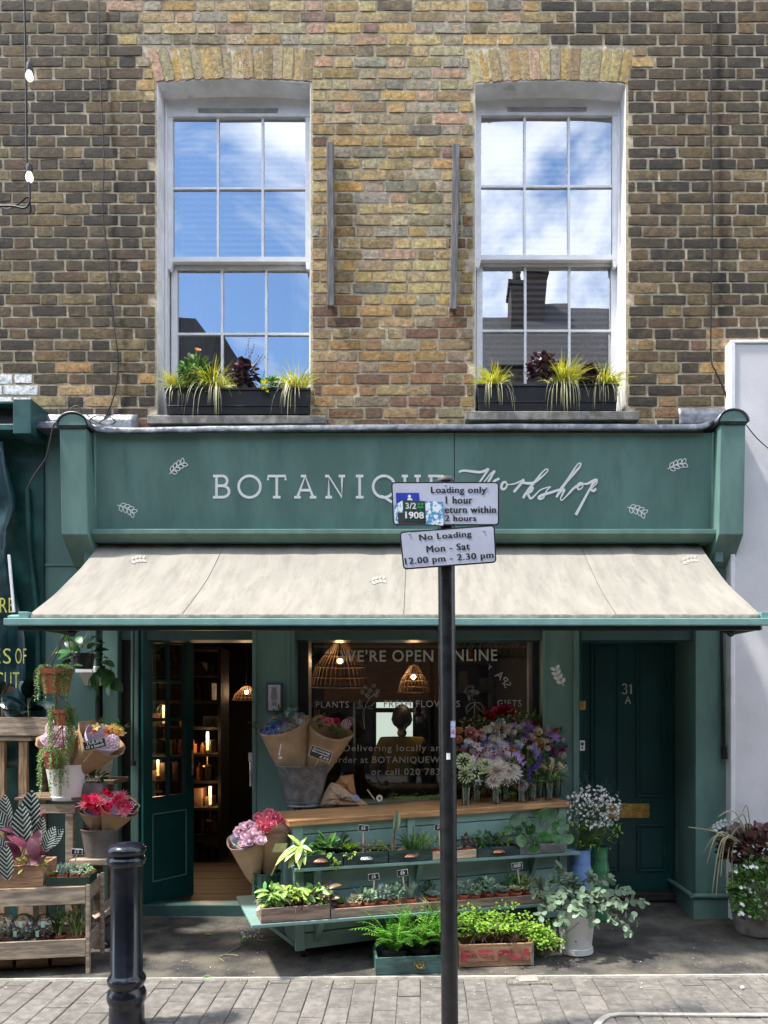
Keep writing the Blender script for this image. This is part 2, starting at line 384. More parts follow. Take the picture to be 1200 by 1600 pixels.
# ------------------------------------------------------------------ brick shapes
def brick_mb(w, h, dep=.05, seed=0):
    q = random.Random(seed); mb = MB(); nx, nz = 5, 3
    vs = []
    def corner(i, j):
        return (i in (0, nx - 1)) + (j in (0, nz - 1))
    for j in range(nz):
        for i in range(nx):
            x = -w / 2 + w * i / (nx - 1); z = -h / 2 + h * j / (nz - 1)
            e = corner(i, j); y = q.uniform(-.0018, .001)
            if e: y = q.uniform(-.0005, .0012)
            if e == 2: x *= 1 - q.uniform(.0, .018); z *= 1 - q.uniform(.0, .10); y += .0008
            elif i in (0, nx - 1): x *= 1 - q.uniform(-.004, .008)
            elif j in (0, nz - 1): z *= 1 - q.uniform(-.04, .07)
            if q.random() < .05: y += .0015
            vs.append((x, y, z))
    ring = [i for i in range(nx)] + [j * nx + nx - 1 for j in range(1, nz)] + [(nz - 1) * nx + i for i in range(nx - 2, -1, -1)] + [j * nx for j in range(nz - 2, 0, -1)]
    n0 = len(vs)
    for r in ring: vs.append((vs[r][0] * 1.01, dep, vs[r][2] * 1.02))
    fs = [(j * nx + i, j * nx + i + 1, (j + 1) * nx + i + 1, (j + 1) * nx + i) for j in range(nz - 1) for i in range(nx - 1)]
    k = len(ring); fs += [(ring[(i + 1) % k], ring[i], n0 + i, n0 + (i + 1) % k) for i in range(k)]
    mb.add(vs, fs); return mb
STR = [brick_mb(.220, .0605, seed=i) for i in range(18)]
HEA = [brick_mb(.106, .0605, seed=100 + i) for i in range(12)]
ARC = [brick_mb(.066, .222, seed=200 + i) for i in range(6)]
def bmesh_of(mb, nm):
    me = mesh_of(mb, nm, m_brick_o, smooth=True)
    try: me.set_sharp_from_angle(angle=R(55))
    except Exception: pass
    return me
STRm = [bmesh_of(b, 'brick_mesh') for b in STR]; HEAm = [bmesh_of(b, 'brick_header_mesh') for b in HEA]; ARCm = [bmesh_of(b, 'arch_brick_mesh') for b in ARC]

CLEAN = [((.37, .25, .095), 3), ((.36, .275, .13), 5), ((.32, .26, .15), 3.5), ((.34, .225, .14), 1.6), ((.27, .235, .17), 2.0), ((.39, .25, .08), .9), ((.22, .13, .10), .35), ((.22, .16, .08), 1.4)]
DARK = [((.165, .118, .055), 4), ((.105, .076, .040), 3.2), ((.21, .14, .055), 2.6), ((.27, .20, .09), 2), ((.14, .088, .045), 2)]
MID = [((.26, .155, .075), 3), ((.20, .115, .07), 3), ((.36, .22, .08), 3), ((.15, .085, .05), 1.6), ((.36, .26, .13), 3), ((.30, .24, .15), 1.5)]
def pick(t):
    s = sum(w for _, w in t); r = rnd.random() * s
    for c, w in t:
        r -= w
        if r <= 0: break
    k = rv(.85, 1.15) * (1.22 if t is CLEAN else 1.08); return tuple(min(.6, x * k * rv(.95, 1.05)) for x in c)
def zone(px, py):
    """0 cleaned, 1 mid, 2 sooty; boundaries staggered by brick"""
    if px < 70 and py > 592: return 3
    j = rnd.gauss(0, 22); px += j; py += 0 if py < 150 else rnd.gauss(0, 14)
    if py < 76:
        if px < 178: return 2
        return 0 if px < 868 else 2
    if py < 150 and (px < 492 and px > 225 or 720 < px < 985): return 0
    if 480 < px < 745:
        if py < 470: return 0
        return 1
    if px < 300: return 2 if py < 560 else (1 if rnd.random() < .35 else 2)
    if px > 900: return 2 if py < 500 else (1 if rnd.random() < .5 else 2)
    return 1
def soot_of(z):
    return {0: rv(.02, .36) if rnd.random() < .85 else rv(.4, .6), 1: rv(.15, .5), 2: rv(.44, .82), 3: 0}[z]

# ------------------------------------------------------------------ lay the wall in Flemish bond round the openings
WIN = [dict(x0=243, x1=487, y0=127, y1=650, ax=(229, 492), ay=(74, 127)), dict(x0=740, x1=980, y0=129, y1=645, ax=(727, 991), ay=(76, 129))]
XL, XR = W(-60, 0).x, W(1260, 0).x
BH = .0749
bricks = []                                                 # (kind, cx, cz, w, tint, soot)
zt = W(0, -25).z; z = W(0, 672).z + .0; row = 0
while z < zt:
    zc = z + BH / 2; py = VY - (zc - EYE) / 5.085 * F
    segs = [(XL, XR)]
    def cut(a, b):
        global segs
        out = []
        for s in segs:
            if b <= s[0] or a >= s[1]: out.append(s); continue
            if a > s[0]: out.append((s[0], a))
            if b < s[1]: out.append((b, s[1]))
        segs = out
    for w_ in WIN:
        if w_['y0'] - 2 < py < w_['y1'] + 8: cut(W(w_['x0'], 0).x - .006, W(w_['x1'], 0).x + .006)
        elif w_['ay'][0] - 3 < py <= w_['y0'] - 2:
            t = (py - w_['ay'][0]) / (w_['ay'][1] - w_['ay'][0]); t = max(0, t)
            xa = w_['ax'][0] + t * (w_['x0'] - w_['ax'][0]); xb = w_['ax'][1] + t * (w_['x1'] - w_['ax'][1])
            cut(W(xa, 0).x - .004, W(xb, 0).x + .004)
    if py > 533: cut(W(1146, 0).x, XR + 1)
    x = XL - (.085 if row % 2 else .26) + rv(-.012, .012); stre = True; J = .0125
    while x < XR:
        w = (.222 if stre else .108) + rv(-.007, .007)
        for (a, b) in segs:
            p, q = max(x, a), min(x + w, b)
            if q - p > .035:
                cx, cz = (p + q) / 2, zc
                pxx = VX + cx / 5.085 * F
                zn = zone(pxx, py)
                col = (.78, .79, .80) if zn == 3 else pick([CLEAN, MID, DARK][zn])
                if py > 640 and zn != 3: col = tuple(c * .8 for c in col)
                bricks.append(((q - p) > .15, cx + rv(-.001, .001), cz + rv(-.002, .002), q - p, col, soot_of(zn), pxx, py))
        x += w + J + rv(-.002, .004); stre = not stre
    z += BH + rv(-.0006, .0006); row += 1
inview = [b for b in bricks if 4 < b[6] < 1196 and 4 < b[7] < 668]
inview.sort(key=lambda b: -b[3])
# the pieces that are objects of their own: the biggest ones, in a spread over the whole wall
singles = set(id(b) for b in inview[:262])
def put_brick(b):
    src = STR if b[0] else HEA; k = rnd.randrange(len(src)); base = .222 if b[0] else .108
    flip = rnd.choice((1, -1)); sx = b[3] / base
    return k, sx, flip
mass = MB(); mass_t = []
for b in bricks:
    k, sx, fl = put_brick(b); y = rv(-.0048, -.0016)
    ry = rv(-.012, .012); rz_ = rv(-.012, .012)
    if id(b) in singles:
        o = inst((STRm if b[0] else HEAm)[k], 'brick', building, (b[1], y, b[2]), (0, ry, rz_), (sx, 1, rv(.94, 1.05)))
        o.color = (*b[4], b[5])
    else:
        m = Matrix.LocRotScale(Vector((b[1], y, b[2])), Euler((0, ry, rz_)), Vector((sx, 1, rv(.94, 1.05))))
        src = (STR if b[0] else HEA)[k]; n0 = len(mass.f)
        mass.xf = m; mass.add(src.v, src.f); mass_t.append((n0, len(mass.f), (*b[4], b[5])))
mass.xf = None
# gauged arches: splayed bricks on end
for w_ in WIN:
    n = 16
    for i in range(n):
        t = (i + .5) / n
        xb = w_['x0'] + t * (w_['x1'] - w_['x0']); xt = w_['ax'][0] + t * (w_['ax'][1] - w_['ax'][0])
        bow = 5 * (1 - (2 * t - 1) ** 2)
        pb = W(xb, w_['ay'][1] - bow + 1); pt = W(xt, w_['ay'][0] - bow + 3)
        c = (pb + pt) / 2; d = pt - pb; ang = math.atan2(d.x, d.z)
        o = inst(ARCm[rnd.randrange(6)], 'arch_brick', building, (c.x, rv(-.004, .002), c.z), (0, ang, 0), (rv(.90, .98), 1, d.length / .222 * .985))
        col = pick(CLEAN); o.color = (*col, rv(.0, .25))
o = mass.build('brick', m_brick_s, building, smooth=True, kind='stuff', sharp=55)
ca = o.data.color_attributes.new('tint', 'FLOAT_COLOR', 'CORNER')
buf = []
lens = [len(f) for f in mass.f]
for a, b_, c in mass_t: buf += list(c) * sum(lens[a:b_])
ca.data.foreach_set('color', buf)

# mortar bed behind the bricks (one wall with the two openings left out)
mo = MB(); yb = .0022
def wallrect(x0, y0, x1, y1):
    a = W(x0, y1); b = W(x1, y0); nx = max(1, int((b.x - a.x) / .05)); nz = max(1, int((b.z - a.z) / .05))
    vs = [(a.x + (b.x - a.x) * i / nx, yb + .0012 * noise.noise(Vector((i * .9 + x0, j * .9 + y0, 3))), a.z + (b.z - a.z) * j / nz) for j in range(nz + 1) for i in range(nx + 1)]
    mo.add(vs, [(j * (nx + 1) + i, j * (nx + 1) + i + 1, (j + 1) * (nx + 1) + i + 1, (j + 1) * (nx + 1) + i) for j in range(nz) for i in range(nx)])
L_, R_ = WIN
wallrect(-70, -40, 1270, 122)
wallrect(-70, 122, L_['x0'] + 2, 690); wallrect(L_['x1'] - 2, 122, R_['x0'] + 2, 690); wallrect(R_['x1'] - 2, 122, 1270, 690)
wallrect(L_['x0'], 648, L_['x1'], 690); wallrect(R_['x0'], 643, R_['x1'], 690)
mo.build('mortar', m_mortar, building, smooth=True)
mb = MB()
mb.box(XL, XR, .06, .30, W(0, 690).z, W(0, 655).z)
mb.box(XL, W(L_['x0'], 0).x - .02, .03, .3, W(0, 690).z, 7.2); mb.box(W(L_['x1'], 0).x + .02, W(R_['x0'], 0).x - .02, .03, .3, W(0, 690).z, 7.2)
mb.box(W(R_['x1'], 0).x + .02, XR, .03, .3, W(0, 690).z, 7.2)
for w_ in WIN: mb.box(W(w_['x0'], 0).x - .02, W(w_['x1'], 0).x + .02, .03, .3, W(0, w_['y0'] - 6).z, 7.2)
mb.build('inner_wall', m_mortar, building)

# ------------------------------------------------------------------ sash windows
m_glass_up = glassmat('sash_glass', .42, (.93, .96, .97), wav=.05, wscale=2.0)
m_blind = M('white_blind_slat', (.88, .9, .92), rough=.5, var=.03, bump=0)
m_sheer = M('sheer_curtain', (.88, .88, .88), rough=.9, var=.05, bump=.1, transl=.4)
m_room = M('pale_room_wall', (.42, .42, .42), rough=.95, var=.2, bump=0)
def sash_window(w_, hx, upper, lower, ubars, lbars, uy, ly, vent, blind_full, idx):
    x0, x1, y0, y1 = w_['x0'], w_['x1'], w_['y0'], w_['y1']
    a, b = W(x0, y1), W(x1, y0); Y1 = .135
    fr = MB()                                             # reveal lining + box frame
    fr.box(a.x - .02, a.x + .012, .004, Y1 + .12, a.z - .02, b.z)
    fr.box(b.x - .012, b.x + .02, .004, Y1 + .12, a.z - .02, b.z)
    # segmental soffit
    n = 12; vs = []
    for i in range(n + 1):
        t = i / n; bow = 6 / F * 5.085 * (1 - (2 * t - 1) ** 2); x = a.x + (b.x - a.x) * t
        vs += [(x, .006, b.z - .012 + bow), (x, Y1 + .02, b.z - .012 + bow), (x, .006, b.z + .03 + bow), (x, Y1 + .02, b.z + .03 + bow)]
    fr.add(vs, [(4 * i, 4 * i + 4, 4 * i + 5, 4 * i + 1) for i in range(n)] + [(4 * i, 4 * i + 2, 4 * i + 6, 4 * i + 4) for i in range(n)])
    win = fr.build('sash_window', m_reveal, building, bevel=.003)
    WM[win.name] = wm(building)
    # box frame
    f = MB(); u0, u1 = upper
    ux0, ux1 = W(u0, 0, Y1).x, W(u1, 0, Y1).x
    top = W(0, uy[0], Y1).z; 
    f.box(a.x + .012, ux0 - .045, Y1, Y1 + .12, a.z, b.z + .02)
    f.box(ux1 + .045, b.x - .012, Y1, Y1 + .12, a.z, b.z + .02)
    f.box(ux0 - .05, ux1 + .05, Y1 + .012, Y1 + .12, top + .010, b.z + .03)
    f.box(ux0 - .05, ux0 - .038, Y1 - .008, Y1 + .02, a.z, top + .055); f.box(ux1 + .038, ux1 + .05, Y1 - .008, Y1 + .02, a.z, top + .055)
    f.build('box_frame', m_white, win, bevel=.003)
    def sash(name, xs, ys, Y, bx, by, rail_b, rail_t, horns):
        s = MB(); p, q = W(xs[0], ys[1], Y), W(xs[1], ys[0], Y); st = .042
        s.box(p.x - st, p.x, Y, Y + .04, p.z - rail_b, q.z + rail_t); s.box(q.x, q.x + st, Y, Y + .04, p.z - rail_b, q.z + rail_t)
        s.box(p.x, q.x, Y + .001, Y + .039, p.z - rail_b, p.z); s.box(p.x, q.x, Y + .001, Y + .039, q.z, q.z + rail_t)
        if horns:
            for hxx in (p.x - st, q.x):
                s.prism([(hxx, Y, p.z - rail_b), (hxx + st, Y, p.z - rail_b), (hxx + st * .8, Y, p.z - rail_b - .03), (hxx + st * .6, Y, p.z - rail_b - .055), (hxx + st * .15, Y, p.z - rail_b - .05)], (0, .04, 0))
        so_ = s.build(name, m_white, win, bevel=.002)
        g = MB(); xsb = [W(v, 0, Y).x for v in bx]; zs = [W(0, v, Y).z for v in by]
        for v in xsb: g.box(v - .0085, v + .0085, Y + .006, Y + .03, p.z, q.z)
        xs_ = [p.x] + xsb + [q.x]; zs_ = [q.z] + zs + [p.z]
        for zz in zs:
            for i in range(len(xs_) - 1):
                lo = xs_[i] + (.0085 if i else 0); hi = xs_[i + 1] - (.0085 if i < len(xs_) - 2 else 0)
                g.box(lo, hi, Y + .0062, Y + .0298, zz - .0085, zz + .0085)
        g.build('glazing_bar', m_white, win, bevel=.002)
        for i in range(len(xs_) - 1):
            for j in range(len(zs_) - 1):
                c = Vector(((xs_[i] + xs_[i + 1]) / 2, Y + .02, (zs_[j] + zs_[j + 1]) / 2)); hw = (xs_[i + 1] - xs_[i]) / 2; hh = (zs_[j] - zs_[j + 1]) / 2
                tz = rv(-.006, .006); tx = rv(-.006, .006); pn = MB()
                k = 4
                vs = [(c.x - hw + 2 * hw * ii / k, c.y + tz * (2 * ii / k - 1) * hw + tx * (2 * jj / k - 1) * hh + rv(-.00004, .00004), c.z - hh + 2 * hh * jj / k) for jj in range(k + 1) for ii in range(k + 1)]
                pn.add(vs, [(jj * 5 + ii, jj * 5 + ii + 1, jj * 5 + ii + 6, jj * 5 + ii + 5) for jj in range(k) for ii in range(k)])
                pn.build('pane', m_glass_up, win, smooth=True)
        return so_
    sash('upper_sash', upper, (uy[0], uy[2]), .155, ubars, (uy[1],), .034, .04, True)
    sash('lower_sash', lower, (ly[0], ly[2]), .205, lbars, (ly[1],), .07, .032, False)
    v = MB(); v.wbox(vent[0], vent[1] + .5, vent[2], vent[3] - 2, .141, .148, .145); v.wbox(vent[0] - 1, vent[1], vent[2] + 1, vent[1] + 1.5, .1395, .148, .145)
    v.build('trickle_vent', M('grey_vent', (.33, .32, .30), rough=.6, var=.2), win, bevel=.002)
    # venetian blind
    bl = MB(); zz = b.z - .12; pz = W(0, ly[0] + 4, .3).z; low = W(0, 600, .3).z
    while zz > (low if blind_full else pz + .02):
        yb_ = .285; bl.add([(ux0 + .0, yb_ - .012, zz - .004), (ux1 - .0, yb_ - .012, zz - .004), (ux1, yb_ + .012, zz + .0035), (ux0, yb_ + .012, zz + .0035)], [(0, 1, 2, 3)]); bl.box(ux0, ux1, yb_ - .0125, yb_ - .0115, zz - .016, zz + .004)
        zz -= .0415
    for t in (.2, .8): bl.box(ux0 + (ux1 - ux0) * t - .0012, ux0 + (ux1 - ux0) * t + .0012, .2835, .2865, zz, b.z - .1)
    bl.build('venetian_blind', m_blind, win)
    # curtains with folds, drawn to one side and gathered low
    def curtain(xa, xb_, zt_, zb_, xa2, xb2, Y):
        c = MB(); nx, nz_ = 26, 14; vs = []
        for j in range(nz_ + 1):
            t = j / nz_; xl = xa + (xa2 - xa) * t ** 1.6; xr = xb_ + (xb2 - xb_) * t ** 1.6; zc_ = zt_ + (zb_ - zt_) * t
            for i in range(nx + 1): vs.append((xl + (xr - xl) * i / nx, Y + .018 * math.sin(i * 1.5 + .3 * math.sin(j)), zc_))
        c.add(vs, [(j * (nx + 1) + i, j * (nx + 1) + i + 1, (j + 1) * (nx + 1) + i + 1, (j + 1) * (nx + 1) + i) for j in range(nz_) for i in range(nx)])
        c.build('curtain', m_sheer, win, smooth=True)
    if idx == 0:
        curtain(ux0, ux0 + .36, b.z - .1, a.z, ux0, ux0 + .14, .31)
        curtain(ux1 - .16, ux1, b.z - .1, a.z, ux1 - .1, ux1, .36)
    else:
        curtain(ux0, ux0 + .30, b.z - .1, a.z, ux0, ux0 + .18, .36)
        curtain(ux1 - .36, ux1 + .02, b.z - .1, a.z, ux1 - .05, ux1 + .02, .36)
    rm = MB(); rm.box(a.x - .5, b.x + .5, .31 + .0, 2.6, a.z - .3, b.z + .3)
    rm.f.pop(2) ; rm.mi.pop()                             # open towards the window
    rm.build('room_behind', m_room, win)
    # sill
    s = MB(); sp = W(w_['sill'][0], w_['sill'][1], -.075); sq = W(w_['sill'][2], w_['sill'][3], -.075)
    s.add([(sp.x, -.075, sq.z), (sq.x, -.075, sq.z), (sq.x, .02, sq.z), (sp.x, .02, sq.z), (sp.x, -.075, sp.z), (sq.x, -.075, sp.z), (sq.x, .15, sp.z + .014), (sp.x, .15, sp.z + .014)],
          [(3, 2, 1, 0), (4, 5, 6, 7), (0, 1, 5, 4), (1, 2, 6, 5), (2, 3, 7, 6), (3, 0, 4, 7)])
    s.build('window_sill', m_stone, win, bevel=.005)
    return win
WIN[0]['sill'] = (230, 649, 509, 662); WIN[1]['sill'] = (727, 642, 999, 656)
sash_window(WIN[0], 0, (270, 477), (277, 483), (340, 410), (346.5, 415.5), (182, 293, 401), (421, 521, 622), (310, 170, 434, 178), False, 0)
sash_window(WIN[1], 0, (752, 957), (754, 955), (820, 889), (821, 890), (180, 290, 398), (415, 516, 618), (793, 168, 916, 176), True, 1)

# ------------------------------------------------------------------ fascia, corbels, ledge, lead
zF0, zF1 = W(0, 823, -.06).z, W(0, 676, -.15).z
def fas(px, py):                                           # a point on the canted sign board
    zt_ = EYE - (py - VY) * (5.085 - .1) / F; t = (zt_ - zF0) / (zF1 - zF0); Y = -.06 - .085 * t
    return W(px, py, Y)
fb = MB()
def fpt(px, z, off=0):
    t = (z - zF0) / (zF1 - zF0); Y = -.06 - .085 * t
    return Vector(((px - VX) * (Y + 5.085) / F, Y - off, z))
for (p0, p1) in ((140, 709.4), (710.6, 1122)):
    nx = 10
    for i in range(nx):
        a = p0 + (p1 - p0) * i / nx; b = p0 + (p1 - p0) * (i + 1) / nx
        fb.add([fpt(a, zF0 - .03), fpt(b, zF0 - .03), fpt(b, zF1), fpt(a, zF1)], [(0, 1, 2, 3)])
fascia = fb.build('fascia_board', m_paint, building, smooth=True)
mb = MB(); mb.add([fpt(706, zF0, -.004), fpt(714, zF0, -.004), fpt(714, zF1, -.004), fpt(706, zF1, -.004)], [(0, 1, 2, 3)]); mb.build('board_joint', m_black, fascia)
mb = MB()
for s_, px in ((1, 143), (1, 149), (-1, 1119), (-1, 1113)):
    mb.bar(fpt(px, zF0 - .02, .006), fpt(px, zF1, .006), .012, .014)
mb.build('edge_bead', m_paint_lt, fascia, bevel=.002)
# corbels: block leaning slightly, chamfered underneath, rounded lead-capped head
for (xa, xb_, capy, side) in ((94, 135, 643, -1), (1125, 1164, 637, 1)):
    c = MB(); Yt, Yb_ = -.235, -.205
    top = W(0, capy + 25, Yt).z; bot = W(0, 835, Yb_).z; low = W(0, 886, -.02).z
    xl, xr = W(xa, 0, -.225).x, W(xb_, 0, -.225).x
    pr = [(Yt, top), (Yb_, bot), (-.03, low), (.02, low), (.02, top)]
    c.prism([(xl, y_, z_) for y_, z_ in pr], (xr - xl, 0, 0))
    # rounded head
    n = 10; r = (xr - xl) / 2 + .006; cx = (xl + xr) / 2; hd = MB()
    pts = [(cx + r * math.cos(math.pi * i / n), Yt - .006, top + .012 + r * .82 * math.sin(math.pi * i / n)) for i in range(n + 1)]
    hd.prism(pts, (0, .25, 0))
    cb = c.build('corbel', m_paint, building, bevel=.004)
    hd.build('corbel_head', m_paint, cb, bevel=.002)
    ld = MB(); r2 = r + .012
    vs = []
    for i in range(n + 1):
        a = math.pi * i / n
        for yy in (Yt - .014, .02): 
            vs += [(cx + r2 * math.cos(a), yy, top + .012 + r2 * .82 * math.sin(a))]
    ld.add(vs, [(2 * i, 2 * i + 1, 2 * i + 3, 2 * i + 2) for i in range(n)])
    ld.build('lead_cap', m_lead, cb, smooth=True, solid=.006)
    mb = MB(); mb.box(xl - .004, xr + .004, Yt - .008, Yt + .1, top - .006, top + .008); mb.build('head_seam', m_black, cb)
# fascia return cheeks on the inner side of the corbels
# ledge under the sign
mb = MB(); a = W(130, 834, -.165); b = W(1146, 826.5, -.165)
mb.prism([(a.x, -.165, b.z), (a.x, -.165, a.z), (a.x, -.10, a.z - .04), (a.x, .02, a.z - .04), (a.x, .02, b.z + .012)], (b.x - a.x, 0, 0))
mb.build('cornice_ledge', m_paint, building, bevel=.003)
mb = MB(); mb.wbox(131, 834, 142, 884, -.11, .02); mb.wbox(1118, 834, 1130, 878, -.11, .02); mb.build('awning_cheek', m_paint, building, bevel=.003)
# lead flashing: front lip, wavy, plus upstand at both ends
mb = MB(); nx = 90
prof = lambda x: [(-.125, .012), (-.178, .0), (-.190, -.010), (-.189, -.034), (-.176, -.040)]
vs = []; a = W(140, 0, -.19).x; b = W(1116, 0, -.19).x
for i in range(nx + 1):
    t = i / nx; px = 140 + (1116 - 140) * t; zz = W(0, 676 - 5.0 * t - 3 * math.sin(t * 3.1), -.18).z
    wv = .005 * noise.noise(Vector((t * 17, 0, 0))); xx = a + (b - a) * t
    lift = .035 * max(0, 1 - (1 - t) / .03) ** 2 + .03 * max(0, 1 - t / .03) ** 2
    vs += [(xx, 0.02, zz + .075 + lift)] + [(xx, y_ + wv, zz + dz + wv + .03 + lift) for y_, dz in prof(xx)]
k = 6
mb.add(vs, [(i * k + j, (i + 1) * k + j, (i + 1) * k + j + 1, i * k + j + 1) for i in range(nx) for j in range(k - 1)])
fl = mb.build('lead_flashing', m_lead, building, smooth=True, solid=.004, sharp=60)
for (xa, ya, xb_, yb__) in ((52, 648, 215, 672), (1060, 638, 1135, 664)):
    nx = 14; A, B = W(xa, yb__, -.012), W(xb_, ya, -.012)
    vs = []; mb = MB()
    for i in range(nx + 1):
        x_ = A.x + (B.x - A.x) * i / nx
        for j in range(4): vs.append((x_, -.012 - .02 * (3 - j) / 3 + .006 * noise.noise(Vector((i * .6, j, xa))), A.z - .03 + (B.z - A.z + .03) * j / 3))
    mb.add(vs, [(i * 4 + j, (i + 1) * 4 + j, (i + 1) * 4 + j + 1, i * 4 + j + 1) for i in range(nx) for j in range(3)]); mb.build('lead_upstand', m_lead, fl, smooth=True, solid=.004)
mb = MB(); A = W(54, 672, -.1); B = W(96, 664, -.1); mb.box(A.x, B.x, -.16, .02, A.z - .01, B.z); mb.build('lead_shelf', m_lead, fl, bevel=.004)

# sign lettering ------------------------------------------------------------------
OFFS = .0025
def fo(px, py): 
    p = fas(px, py); return p + Vector((0, -OFFS, 0))
def strokes(mb, x, y, w, h, polys, lw):
    for pl in polys: ribbon(mb, [fo(x + u * w, y + (1 - v) * h) for u, v in pl], lw)
def ell(cx, cy, rx, ry, a0=0, a1=360, n=26): return [(cx + rx * math.cos(R(a0 + (a1 - a0) * i / n)), cy + ry * math.sin(R(a0 + (a1 - a0) * i / n))) for i in range(n + 1)]
def ser(x, y, l=.16): return [(x - l, y), (x + l, y)]
LET = {
 'B': [[(.2, 0), (.2, 1)], [(0, 1), (.55, 1)] + [(.55 + .27 * math.cos(a), .77 + .23 * math.sin(a)) for a in [R(90 - 18 * i) for i in range(11)]] + [(.2, .54)], [(.55, .54)] + [(.55 + .38 * math.cos(a), .27 + .27 * math.sin(a)) for a in [R(90 - 18 * i) for i in range(11)]] + [(0, 0)]],
 'O': [ell(.5, .5, .5, .51)],
 'T': [[(.5, 0), (.5, 1)], [(.0, .80), (.0, 1), (1, 1), (1, .80)], ser(.5, 0, .22)],
 'A': [[(.12, 0), (.5, 1), (.88, 0)], [(.25, .33), (.75, .33)], ser(.12, 0), ser(.88, 0), [(.28, 1), (.55, 1)]],
 'N': [[(.18, 0), (.18, 1), (.82, 0), (.82, 1)], ser(.18, 0), [(0, 1), (.2, 1)], ser(.82, 1)],
 'I': [[(.5, 0), (.5, 1)], ser(.5, 0, .5), ser(.5, 1, .5)],
 'Q': [ell(.5, .5, .5, .51), [(.35, .05), (.55, -.02), (.85, -.22), (1.1, -.12)]],
 'U': [[(.18, 1), (.18, .35)] + [(.5 - .32 * math.cos(R(18 * i)), .33 - .33 * math.sin(R(18 * i))) for i in range(11)] + [(.82, 1)], ser(.18, 1), ser(.82, 1)],
 'E': [[(.18, 0), (.18, 1)], [(0, 1), (.9, 1), (.9, .8)], [(.18, .52), (.7, .52)], [(0, 0), (.92, 0), (.92, .2)]]}
for ch, x0, x1 in (('B', 333, 360), ('O', 373, 407), ('T', 419, 446), ('A', 461, 493), ('N', 508, 540), ('I', 556, 568), ('Q', 583, 617), ('U', 627, 658), ('E', 669, 695)):
    mb = MB(); strokes(mb, x0, 744, x1 - x0, 33, LET[ch], .0175); mb.build('letter', m_wletter, fascia)
# brush script traced from the sign board
def sc_(pts): return [(680 + x * 280 / 1200, 700 + y * 140 / 600) for x, y in pts]
script = [
 [(158, 162), (190, 152), (250, 158), (300, 162), (340, 150), (355, 142), (335, 175), (300, 225), (270, 270), (262, 300), (285, 280), (330, 225), (370, 175), (398, 155), (380, 185), (355, 230), (345, 262), (370, 250), (400, 220), (430, 205)],
 [(478, 228), (455, 232), (443, 255), (448, 275), (468, 272), (480, 248), (470, 228), (490, 245), (530, 240), (575, 222), (592, 214), (570, 245), (540, 280), (525, 296)],
 [(545, 272), (580, 235), (620, 238), (660, 232), (700, 205), (735, 175), (755, 150), (742, 143), (715, 165), (680, 210), (640, 260), (600, 315), (588, 338)],
 [(605, 310), (630, 275), (652, 268), (640, 292), (622, 300), (628, 325), (640, 340), (665, 320), (700, 285), (740, 268), (772, 262), (750, 280), (735, 310), (722, 335), (700, 342), (694, 330), (720, 315), (770, 300), (830, 280)],
 [(830, 285), (880, 225), (930, 170), (965, 130), (974, 105), (955, 108), (925, 150), (885, 215), (845, 275), (810, 332)],
 [(812, 328), (840, 290), (862, 282), (852, 310), (838, 340), (850, 350), (890, 310), (930, 268), (962, 250), (990, 240)],
 [(990, 238), (965, 240), (952, 262), (960, 280), (982, 268), (992, 245), (1020, 240), (1055, 222), (1078, 212)],
 [(1078, 214), (1050, 250), (1010, 320), (970, 395), (940, 450)],
 [(1040, 262), (1062, 232), (1080, 215), (1078, 240), (1052, 265), (1045, 285), (1062, 288), (1075, 272)]]
mb = MB()
for i, pl in enumerate(script):
    pts = [fo(x, y) + Vector((0, -.0006 * i, 0)) for x, y in sc_(pl)]
    ribbon(mb, smoothpts(pts, 5), (lambda t: .0125 + .005 * math.sin(t * 9)) if i != 7 else (lambda t: .010 + .011 * t))
mb.build('script_lettering', m_wletter, fascia)

def sprig(mb, place, cx, cy, ang, size, solid=False, n=4):
    """a little stem with paired leaves; place(px,py)->world"""
    ca, sa = math.cos(R(ang)), math.sin(R(ang))
    def tr(u, v): return place(cx + (u * ca - v * sa) * size, cy - (u * sa + v * ca) * size)
    stem = [(-.5 + i / 12, .10 * math.sin(i / 12 * 3.1)) for i in range(13)]
    ribbon(mb, [tr(u, v) for u, v in stem], size * .0042 * .042)
    for i in range(n):
        for sd in (1, -1):
            u0 = -.36 + i * .22; v0 = .10 * math.sin((u0 + .5) * 3.1); an = sd * 46; l = .30
            ux, uy = math.cos(R(an)), math.sin(R(an)); o = []
            for j in range(13):
                t = j / 12; wd = .085 * math.sin(math.pi * t) ** .8
                o.append((u0 + ux * l * t - uy * wd, v0 + uy * l * t + ux * wd))
            for j in range(12, -1, -1):
                t = j / 12; wd = .085 * math.sin(math.pi * t) ** .8
                o.append((u0 + ux * l * t + uy * wd, v0 + uy * l * t - ux * wd))
            if solid: mb.poly([tr(*p) for p in o[:-1]])
            else: ribbon(mb, [tr(*p) for p in o], size * .0042 * .038)
for cx, cy, an in ((278, 732, 35), (197, 797, -30), (1058, 729, 15), (994, 799, -25)): mb = MB(); sprig(mb, fo, cx, cy, an, 31); mb.build('leaf_emblem', m_wletter, fascia)
